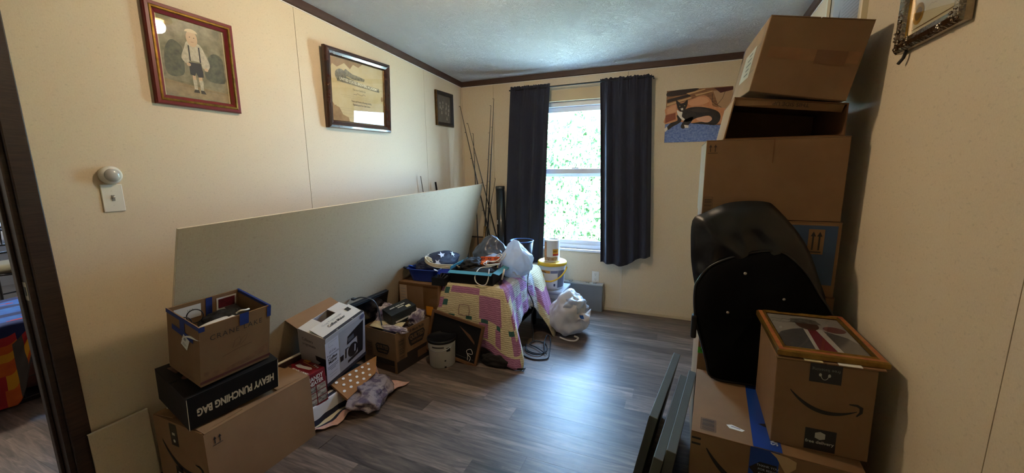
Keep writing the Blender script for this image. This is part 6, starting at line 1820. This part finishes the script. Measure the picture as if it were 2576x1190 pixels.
# tilted top carton
dT = (0.335, 0.70, 0.283)
T_ = carton('top_carton', 'tilted kraft carton on the very top of the right stack, against the wall', (2.590, 2.29, 1.698), (rad(3.5), rad(10.7), rad(1.0)), dT, KRAFT)
Fy, Fx = face(dT, '-y'), face(dT, '-x')
decal('packing_tape', [rect(0.30, 0.042)], mat('brown_packing_tape', '#7a5230', 0.3, var=(6, '#8d643c', 0.8, (1, 1, 1))), T_, Fy, 0.01, 0.01)
decal('packing_tape', [rect(0.10, 0.05)], mat('brown_packing_tape_dark', '#6b4526', 0.3), T_, Fy, 0.07, 0.005, off=0.002)
decal('shipping_label', [rect(0.30, 0.13)], mat('grey_label', '#9b8f7c', 0.6), T_, Fx, 0.03, 0.0)
for k in range(5):
    decal('label_line', [rect(0.10 + 0.02 * (k % 3), 0.007)], INK, T_, Fx, 0.07, 0.045 - 0.022 * k, off=0.0022)
decal('label_outline', stroke([(-0.06, -0.05), (0.06, -0.05), (0.06, 0.05), (-0.06, 0.05), (-0.06, -0.05)], 0.003), BROWNINK, T_, Fx, 0.24, 0.0)
decal('print_line', [rect(0.006, 0.10)], BROWNINK, T_, Fx, 0.30, 0.06)
decal('clear_tape', [rect(0.05, 0.28)], CLEARTAPE, T_, Fx, -0.30, 0, off=0.002)
# carton with the curved arrow in front
dZ = (0.268, 0.355, 0.322)
Z_ = carton('parcel_carton', 'kraft parcel carton with curved arrow standing on the bottom right carton', (2.672, 1.668, 0.451), (rad(0.6), rad(-1.4), rad(-1.4)), dZ, KRAFT)
Fy = face(dZ, '-y')
LBL = mat('black_tape_label', '#15171a', 0.4)
decal('black_label', [rect(0.085, 0.065)], LBL, Z_, Fy, 0.002, 0.125)
text('free listening', 0.0145, mat('label_grey_print', '#6f726c', 0.5), Z_, Fy, 0.002, 0.138, off=0.002, rot=PI)
decal('headphones_icon', stroke([(0.010 * math.cos(a) * 1.0, -0.002 - 0.016 * math.sin(a)) for a in [PI * k / 10 for k in range(11)]], 0.0018), mat('label_pale_print', '#a9aaa0', 0.5), Z_, Fy, 0.0, 0.122, off=0.002)
for k in (-1, 1):
    decal('earcup_icon', [ell(0.004, 0.006, k * 0.012, 0.12, 10)], mat('label_pale_print', '#a9aaa0'), Z_, Fy, 0, 0, off=0.002)
decal('black_label', [rect(0.085, 0.078)], LBL, Z_, Fy, 0.005, -0.115)
hx = [(0, 0.014), (0.014, 0.008), (0.014, -0.01), (0, -0.016), (-0.014, -0.01), (-0.014, 0.008)]
decal('parcel_icon', [hx], mat('label_pale_print', '#a9aaa0'), Z_, Fy, 0.004, -0.098, off=0.002)
text('free delivery', 0.0155, mat('label_pale_print', '#a9aaa0'), Z_, Fy, 0.004, -0.124, off=0.002, bold=0.0003)
smile(Z_, Fy, 0.0, 0.02, 0.185, rot=rad(-7))
MB().box(-dZ[0] / 2 - 0.004, dZ[0] / 2 + 0.016, -dZ[1] / 2 - 0.006, -dZ[1] / 2 + 0.12, dZ[2] + 0.001, dZ[2] + 0.005).build('lifted_flap', KRAFT2, Z_)
MB().box(-0.06, -0.01, -dZ[1] / 2 - 0.012, -dZ[1] / 2 + 0.06, dZ[2] + 0.0055, dZ[2] + 0.0075).build('paper_scrap', CREAM, Z_)
MB().box(0.03, 0.09, -dZ[1] / 2 - 0.014, -dZ[1] / 2 + 0.06, dZ[2] + 0.0055, dZ[2] + 0.0075).build('paper_scrap', WHITE, Z_)
# gold-framed signed portrait lying on it
w, h = 0.30, 0.375
FM = frameM((2.668, 1.675, 0.792), (0.9995, 0.03, 0.0), (-0.03, 0.9985, 0.045))
t = thing('gilt_framed_portrait', 'gilt framed signed portrait of a man in a red tie lying on the parcel carton', 'picture', M=FM)
GILT = mat('gilt_moulding', '#8d6c30', 0.35, 0.7, var=(24, '#5c431a', 0.8, (1, 1, 1))); FLORAL = mat('floral_inlay', '#a56a2e', 0.5, var=(40, '#8a3a2c', 0.9, (1, 1, 1)))
ring_frame(w, h, [(0, -0.004, 0), (0, 0.012, 0), (0.006, 0.016, 1), (0.02, 0.016, 0), (0.026, 0.02, 0), (0.032, 0.012, 0)], [GILT, FLORAL], t)
pw, ph = w - 0.06, h - 0.06
pr = decal('portrait_print', [rect(pw, ph)], mat('portrait_ground', '#8d8a86', 0.5, var=(12, '#a5a09a', 0.8, (1, 1, 1))), t, ID, off=0.008)
SKD = mat('portrait_skin', '#4a3328', 0.5); SUIT = mat('portrait_suit', '#5b5a5c', 0.5, var=(50, '#2e2e32', 0.8, (1, 6, 1)))
decal('suit', [[(-pw / 2, -ph / 2), (pw / 2, -ph / 2), (pw / 2, -0.06), (0.10, -0.012), (0.05, 0.025), (0.03, 0.035), (-0.03, 0.035), (-0.06, 0.02), (-0.10, -0.012), (-pw / 2, -0.05)]], SUIT, pr, ID, off=0.0004)
decal('shirt', [[(-0.03, -ph / 2), (0.05, -ph / 2), (0.04, 0.04), (-0.02, 0.04)]], mat('portrait_shirt', '#b5b2ac', 0.5), pr, ID, off=0.0006)
decal('red_tie', [[(-0.008, 0.032), (0.018, 0.032), (0.034, -ph / 2), (-0.02, -ph / 2)]], mat('portrait_tie', '#6d1f2a', 0.5), pr, ID, off=0.0008)
decal('head', [ell(0.036, 0.05, 0.002, 0.075, 20)], SKD, pr, ID, off=0.0008)
decal('cap', [[(-0.05, 0.085), (0.05, 0.085), (0.042, 0.125), (0.0, 0.135), (-0.04, 0.125)]], mat('portrait_cap', '#3f3e3c', 0.6, var=(60, '#7a776f', 0.8, (1, 1, 1))), pr, ID, off=0.001)
decal('red_patch', [ell(0.035, 0.028, 0.08, 0.05, 16)], mat('portrait_patch', '#6a3a3c', 0.5), pr, ID, off=0.0005)
decal('signature', scribble(-0.11, -0.03, 0.11, 0.006, 0.006, 0.002) + scribble(-0.11, -0.03, 0.085, 0.006, 0.006, 0.002), INK, pr, ID, off=0.001)
MB().box(-pw / 2 - 0.002, pw / 2 + 0.002, -ph / 2 - 0.002, ph / 2 + 0.002, 0.0105, 0.0115).build('glass', PANE, t)

# --- black padded seat cover: a glossy hood behind and a matte panel in front
def puff(outline, y_c, thick, n=10, mwr=0.0, seed=0):
    """soft closed shape from an outline in x-z, puffed along y"""
    mb = MB()
    P_ = [Vector((x, 0, z)) for x, z in smooth2(outline)]
    c = sum(P_, Vector()) / len(P_)
    m_ = len(P_)
    for side in (-1, 1):
        o_ = len(mb.v)
        for k in range(n + 1):
            s = 1 - k / n
            for p in P_:
                q = c + (p - c) * (s ** 0.9 if s > 0 else 0)
                dy = thick * math.sqrt(max(0, 1 - s ** 3.0))
                wr = mwr * (1 - abs(noise.noise(Vector((q.x * 9, q.z * 9, seed)))) * 2.2) * (1 - s ** 6) if mwr else 0
                mb.v.append(Vector((q.x, y_c + side * dy - wr, q.z)))
        for k in range(n):
            for i in range(m_):
                i2 = (i + 1) % m_
                f_ = [o_ + k * m_ + i, o_ + k * m_ + i2, o_ + (k + 1) * m_ + i2, o_ + (k + 1) * m_ + i]
                mb.f.append(f_ if side < 0 else f_[::-1]); mb.mi.append(0)
    return mb
def smooth2(pts, per=4):
    q = smooth_path([(x, z, 0) for x, z in pts], per, closed=True)
    return [(v.x, v.y) for v in q]
def away(pts, k):
    # the outlines were drawn for a nearer plane; this moves them back at the same apparent size
    return [(2.189 + (x - 2.189) * k, 1.407 + (z - 1.407) * k) for x, z in pts]
t = thing('black_seat_cover', 'black padded fabric seat cover leaning on the right stack', 'seat cover', (0, 0, 0))
NYLON = mat('black_nylon', '#0c0d0f', 0.36, bump=(14, 0.6, (1, 1, 1), 4))
FELT = mat('black_felt', '#050506', 0.95, spec=0.15)
hood = [(2.248, 1.175), (2.297, 1.213), (2.369, 1.252), (2.448, 1.265), (2.515, 1.262), (2.546, 1.244), (2.621, 1.159), (2.675, 1.074), (2.718, 0.964), (2.75, 0.87), (2.72, 0.80), (2.6, 0.72), (2.45, 0.66), (2.33, 0.68), (2.285, 0.85), (2.262, 0.95), (2.250, 1.04)]
puff(away(hood, 1.925 / 1.86), 1.925, 0.045, 14, 0.028, 2.0).build('hood', NYLON, t, smooth=True)
panel = [(2.285, 0.957), (2.325, 1.014), (2.405, 1.058), (2.496, 1.085), (2.554, 1.085), (2.591, 1.062), (2.641, 1.009), (2.684, 0.937), (2.735, 0.853), (2.74, 0.75), (2.70, 0.60), (2.60, 0.545), (2.46, 0.533), (2.358, 0.538), (2.335, 0.60), (2.31, 0.686), (2.281, 0.786), (2.271, 0.905)]
panel = away(panel, 1.865 / 1.72)
fp = puff(panel, 1.865, 0.03, 10, 0.004, 5.0).build('front_panel', FELT, t, smooth=True)
seam = [(x, 1.865, z) for x, z in smooth2(panel)]
MB().tube(seam, 0.006, 6, closed=True).build('piping', NYLON, t, smooth=True)
for x, z in away(((2.440, 0.999), (2.573, 0.912), (2.393, 0.835)), 1.832 / 1.69):
    MB().lathe([(0.0065, 0), (0.006, 0.002), (0.003, 0.004)], 14, M=frameM((x, 1.836, z), (1, 0, 0), (0, 0, 1))).build('rivet', mat('rivet_metal', '#b5b5b0', 0.3, 0.8), t, smooth=True)
MB().box(2.272, 2.296, 1.85, 1.89, 0.64, 0.75).build('side_tab', NYLON, t, bevel=0.008)

# --- three grey boards leaning on the bottom carton
GB = mat('grey_painted_wood', '#4d5049', 0.6, var=(7, '#42453f', 0.6, (1, 1, 1)))
yawb = rad(-7.6)
for k, (x, yy, z_top, L_b, lab) in enumerate(((2.113, 1.88, 0.41, 0.64, 'grey painted board, the one farthest from the cartons'), (2.152, 1.68, 0.385, 0.66, 'grey painted board, the middle one of the leaning three'), (2.203, 1.70, 0.405, 0.65, 'grey painted board, the one touching the bottom right carton'))):
    t = thing('grey_board', lab, 'board', (x, yy, 0), (0, rad((10.5, 10.0, 8.0)[k]), yawb), group='grey boards beside the right stack')
    MB().box(-0.017, 0.017, -L_b / 2, L_b / 2, 0.003, z_top).build('board_core', GB, t, bevel=0.0025)
    MB().box(-0.0185, -0.0165, -L_b / 2 + 0.03, L_b / 2 - 0.03, 0.03, z_top - 0.03).build('recessed_panel', mat('grey_panel', '#444740', 0.6), t)
# ================================================================== the next room, seen through the doorway
wk = struct(thing('window_2', 'w', 'window')); del wk['category']; wk['label'] = 'bright window in the next room'
mb = MB()
for y0, y1, z0, z1 in ((1.3, 1.34, 1.3, 1.95), (2.16, 2.2, 1.3, 1.95), (1.34, 2.16, 1.3, 1.34), (1.34, 2.16, 1.91, 1.95), (1.73, 1.77, 1.34, 1.91)):
    mb.box(-4.97, -4.92, y0, y1, z0, z1)
mb.build('window_frame', VINYL, wk)
for y0, y1 in ((1.34, 1.73), (1.77, 2.16)):
    MB().box(-4.947, -4.943, y0, y1, 1.34, 1.91).build('glass_pane', WINGLASS, wk)
kl = thing('added_kitchen_lamp', 'unseen round lamp added on the ceiling of the next room', 'lamp', (-2.6, 0.4, 2.42))  # lamp added out of view to brighten and warm the next room
MB().lathe([(0.12, -0.002), (0.125, -0.015), (0.11, -0.025)], 32).build('canopy', MATS['brass_canopy'], kl, smooth=True)
MB().lathe([(0.1, -0.02), (0.105, -0.05), (0.08, -0.085), (0.02, -0.1)], 32).build('globe', mat('added_lamp_globe', '#fff2dc', 0.5, emit=((1.0, 0.90, 0.78), 125.0)), kl, smooth=True)
# dog crate with blanket
BLK = mat('black_wire', '#141416', 0.4)
cr_ = thing('dog_crate', 'black wire dog crate under the striped blanket', 'crate', (-1.86, 1.05, 0))
cx0, cx1, cy0, cy1, cz = -0.38, 0.38, -0.42, 0.55, 0.50
def wire(a, b, nm='wire', r=0.003):
    MB().tube([a, b], r, 5).build(nm, BLK, cr_)
for z in (0.03, 0.16, 0.29, 0.42, cz):
    wire((cx1, cy0, z), (cx1, cy1, z)); wire((cx0, cy0, z), (cx0, cy1, z)); wire((cx0, cy0, z), (cx1, cy0, z)); wire((cx0, cy1, z), (cx1, cy1, z))
for k in range(17):
    yy = cy0 + (cy1 - cy0) * k / 16
    wire((cx1, yy, 0.02), (cx1, yy, cz), r=0.0022)
for k in range(9):
    x = cx0 + (cx1 - cx0) * k / 8
    wire((x, cy0, cz), (x, cy1, cz), r=0.0022); wire((x, cy0, 0.02), (x, cy0, cz), r=0.0022); wire((x, cy1, 0.02), (x, cy1, cz), r=0.0022)
MB().box(cx0 + 0.01, cx1 - 0.01, cy0 + 0.01, cy1 - 0.01, 0.0, 0.03).build('tray', BLACK, cr_, bevel=0.005)
bed = thing('dog_bed', 'brown bolster dog bed inside the wire crate', 'dog bed', (-1.86, 1.1, 0.032))
ringp = [(0.26 * math.cos(a), 0.34 * math.sin(a), 0.085) for a in [2 * PI * k / 28 for k in range(28)]]
MB().tube(ringp, 0.08, 12, closed=True).build('bolster', mat('brown_fleece', '#5b3a30', 0.95), bed, smooth=True)
MB().lathe([(0.24, 0.0), (0.24, 0.05), (0.1, 0.07)], 28, sy=1.3).build('cushion', mat('brown_fleece_dark', '#3a2620', 0.95), bed, smooth=True)
o = blob('white_towel', mat('white_towel', '#aebcc4', 0.9), (0.16, 0.2, 0.05), loc=(-1.80, 1.2, 0.23), seed=120, amp=0.2, freq=2, sub=4)
tag(o, 'pale towel crumpled in the dog bed', 'towel')
BLM = [mat('blanket_blue', '#1f3f86', 0.95, var=(9, '#2f6cb0', 0.8, (1, 1, 1))), mat('blanket_red', '#a3262c', 0.95), mat('blanket_orange', '#c8621c', 0.95, var=(12, '#a8401e', 0.7, (1, 1, 1))), mat('blanket_navy', '#16224e', 0.95), mat('blanket_yellow', '#c8901f', 0.95), mat('blanket_trim', '#4a4642', 0.95)]
# blanket: top sheet, front drop with a lifted corner
def blP(i, j):
    u_, v_ = i / 96, j / 96          # u along y, v from back over the front edge and down
    yy = -0.45 + 1.02 * u_
    if v_ < 0.5:
        x = cx0 + (cx1 + 0.012 - cx0) * (v_ / 0.5); z = cz + 0.008 + 0.006 * noise.noise(Vector((x * 7, yy * 7, 1)))
    else:
        k = (v_ - 0.5) / 0.5
        ku = min(1.0, max(0.0, (u_ - 0.235) / 0.12)); drop = 0.485 - 0.365 * ku * ku * (3 - 2 * ku)
        z = cz + 0.006 - drop * k
        x = cx1 + 0.015 + 0.03 * k + 0.016 * math.sin(u_ * 26) * k + 0.02 * noise.noise(Vector((u_ * 9, k * 3, 2)))
        yy += -0.02 * k * math.sin(u_ * 9)
    return (x, yy, z)
def bl_mi(i, j):
    u_, v_ = (i + 0.5) / 96, (j + 0.5) / 96
    wob = 0.0
    if v_ < 0.5:
        if noise.noise(Vector((i * 0.07, j * 0.25, 3))) > 0.28: return 1
        return 0 if int((v_ + wob) * 20) % 3 else 3
    k = (v_ - 0.5) / 0.5 + wob
    if u_ < 0.17: return 3 if (k < 0.45 or k > 0.66) else 1
    if 0.265 < u_ < 0.30 and k > 0.25: return 5
    if u_ > 0.28:
        return 3 if k < 0.25 else (1 if k < 0.5 else (4 if k < 0.8 else (5 if k > 0.93 else 2)))
    if k < 0.12: return 3
    if k < 0.22: return 1
    if k < 0.34: return 2
    if k < 0.44: return 4
    if k < 0.60: return 2
    if k < 0.80: return 1 if u_ < 0.22 else 4
    return 1 if u_ < 0.21 else 2
o = MB().grid(blP, 96, 96, bl_mi).build('striped_blanket', BLM, M=Matrix.Translation((-1.86, 1.05, 0)), smooth=True, solid=0.008)
tag(o, 'blue, orange and red blanket draped over the dog crate', 'blanket')
# stool
st = thing('counter_stool', 'black metal counter stool with an olive padded seat', 'stool', (-2.85, 1.28, 0), (0, 0, rad(-78)))
OLV = mat('olive_cushion', '#6b6650', 0.9, var=(8, '#57523e', 0.6, (1, 1, 1)))
sring = []
MB().lathe([(0.17, 0.62), (0.20, 0.635), (0.205, 0.66), (0.19, 0.685), (0.10, 0.695), (0.01, 0.696)], 32).build('seat', OLV, st, smooth=True)
ringp = [(0.19 * math.cos(a), 0.19 * math.sin(a), 0.62) for a in [2 * PI * k / 28 for k in range(28)]]
MB().tube(ringp, 0.01, 8, closed=True).build('seat_ring', BLK, st, smooth=True)
for sx_ in (-1, 1):
    MB().tube([(sx_ * 0.15, -0.15, 0.62), (sx_ * 0.2, -0.21, 0.0)], 0.011, 8).build('leg', BLK, st, smooth=True)
    MB().tube([(sx_ * 0.2, 0.22, 0.0), (sx_ * 0.17, 0.18, 0.62), (sx_ * 0.175, 0.23, 1.08)], 0.011, 8).build('back_post', BLK, st, smooth=True)
for z, yy in ((1.07, 0.229), (1.0, 0.222), (0.86, 0.206), (0.80, 0.2)):
    MB().tube([(-0.175, yy, z), (0.175, yy, z)], 0.008, 8).build('back_rail', BLK, st, smooth=True)
for k in range(5):
    x = -0.12 + 0.06 * k
    MB().tube([(x, 0.222, 1.0), (x, 0.206, 0.86)], 0.005, 6).build('back_spindle', BLK, st, smooth=True)
for z, f_ in ((0.25, 0.19), (0.40, 0.18)):
    MB().tube([(-f_, -f_ * 1.0, z), (f_, -f_, z), (f_, f_, z), (-f_, f_, z)], 0.007, 6, closed=True).build('foot_ring', BLK, st)
# table beyond with jars, and stove
tb = thing('kitchen_table', 'white counter-height table beyond the stool', 'table', (-3.75, 1.75, 0))
WT = mat('white_laminate', '#b9c0cc', 0.4)
MB().box(-0.35, 0.35, -0.7, 0.7, 0.86, 0.89).build('table_top', WT, tb, bevel=0.004)
for sx_ in (-1, 1):
    for sy_ in (-1, 1):
        MB().box(sx_ * 0.31 - 0.025, sx_ * 0.31 + 0.025, sy_ * 0.65 - 0.025, sy_ * 0.65 + 0.025, 0, 0.86).build('leg', BLK, tb)
for nm, loc, prof, c_, lab in (('jar', (-3.55, 1.36, 0.89), [(0.05, 0), (0.055, 0.02), (0.055, 0.13), (0.045, 0.15)], '#c8b878', 'pale yellow jar on the table in the next room'),
                               ('bottle', (-3.52, 1.22, 0.89), [(0.035, 0), (0.037, 0.02), (0.037, 0.13), (0.015, 0.17), (0.015, 0.2)], '#d2d4cf', 'white bottle on the table in the next room')):
    o = thing(nm, lab, nm, loc)
    MB().lathe(prof, 24).build('body', mat(nm + '_body', c_, 0.4), o, smooth=True)
    z1 = prof[-1][1]
    MB().lathe([(prof[-1][0] + 0.004, z1 - 0.01), (prof[-1][0] + 0.004, z1 + 0.018), (prof[-1][0], z1 + 0.02)], 20).build('cap', mat('cap_dark', '#3a3a3c', 0.4), o, smooth=True)
o = blob('paper_wrap', mat('blue_white_film', '#9fb0cf', 0.4), (0.16, 0.22, 0.035), loc=(-3.6, 1.55, 0.925), seed=130, amp=0.25, freq=2.2, sub=4, flat=-0.032)
tag(o, 'pale blue wrapping heaped on the table in the next room', 'wrapping')
sv = thing('white_stove', 'white kitchen stove with a knob panel against the far wall', 'stove', (-4.55, 1.65, 0))
WE = mat('white_enamel', '#c9cfd8', 0.3)
MB().box(-0.3, 0.3, -0.4, 0.4, 0.0, 0.92).build('body', WE, sv, bevel=0.01)
MB().box(-0.3, -0.22, -0.4, 0.4, 0.92, 1.22).build('backguard', WE, sv, bevel=0.01)
MB().box(0.3, 0.315, -0.33, 0.33, 0.25, 0.72).build('oven_door', WE, sv, bevel=0.006)
for k in range(4):
    yy = -0.32 + 0.2 * k
    MB().lathe([(0.03, 0), (0.028, 0.02), (0.012, 0.025)], 18, M=frameM((-0.22, yy, 1.14), (0, 1, 0), (0, 0, 1))).build('knob', mat('knob_grey', '#8d9298', 0.4), sv, smooth=True)
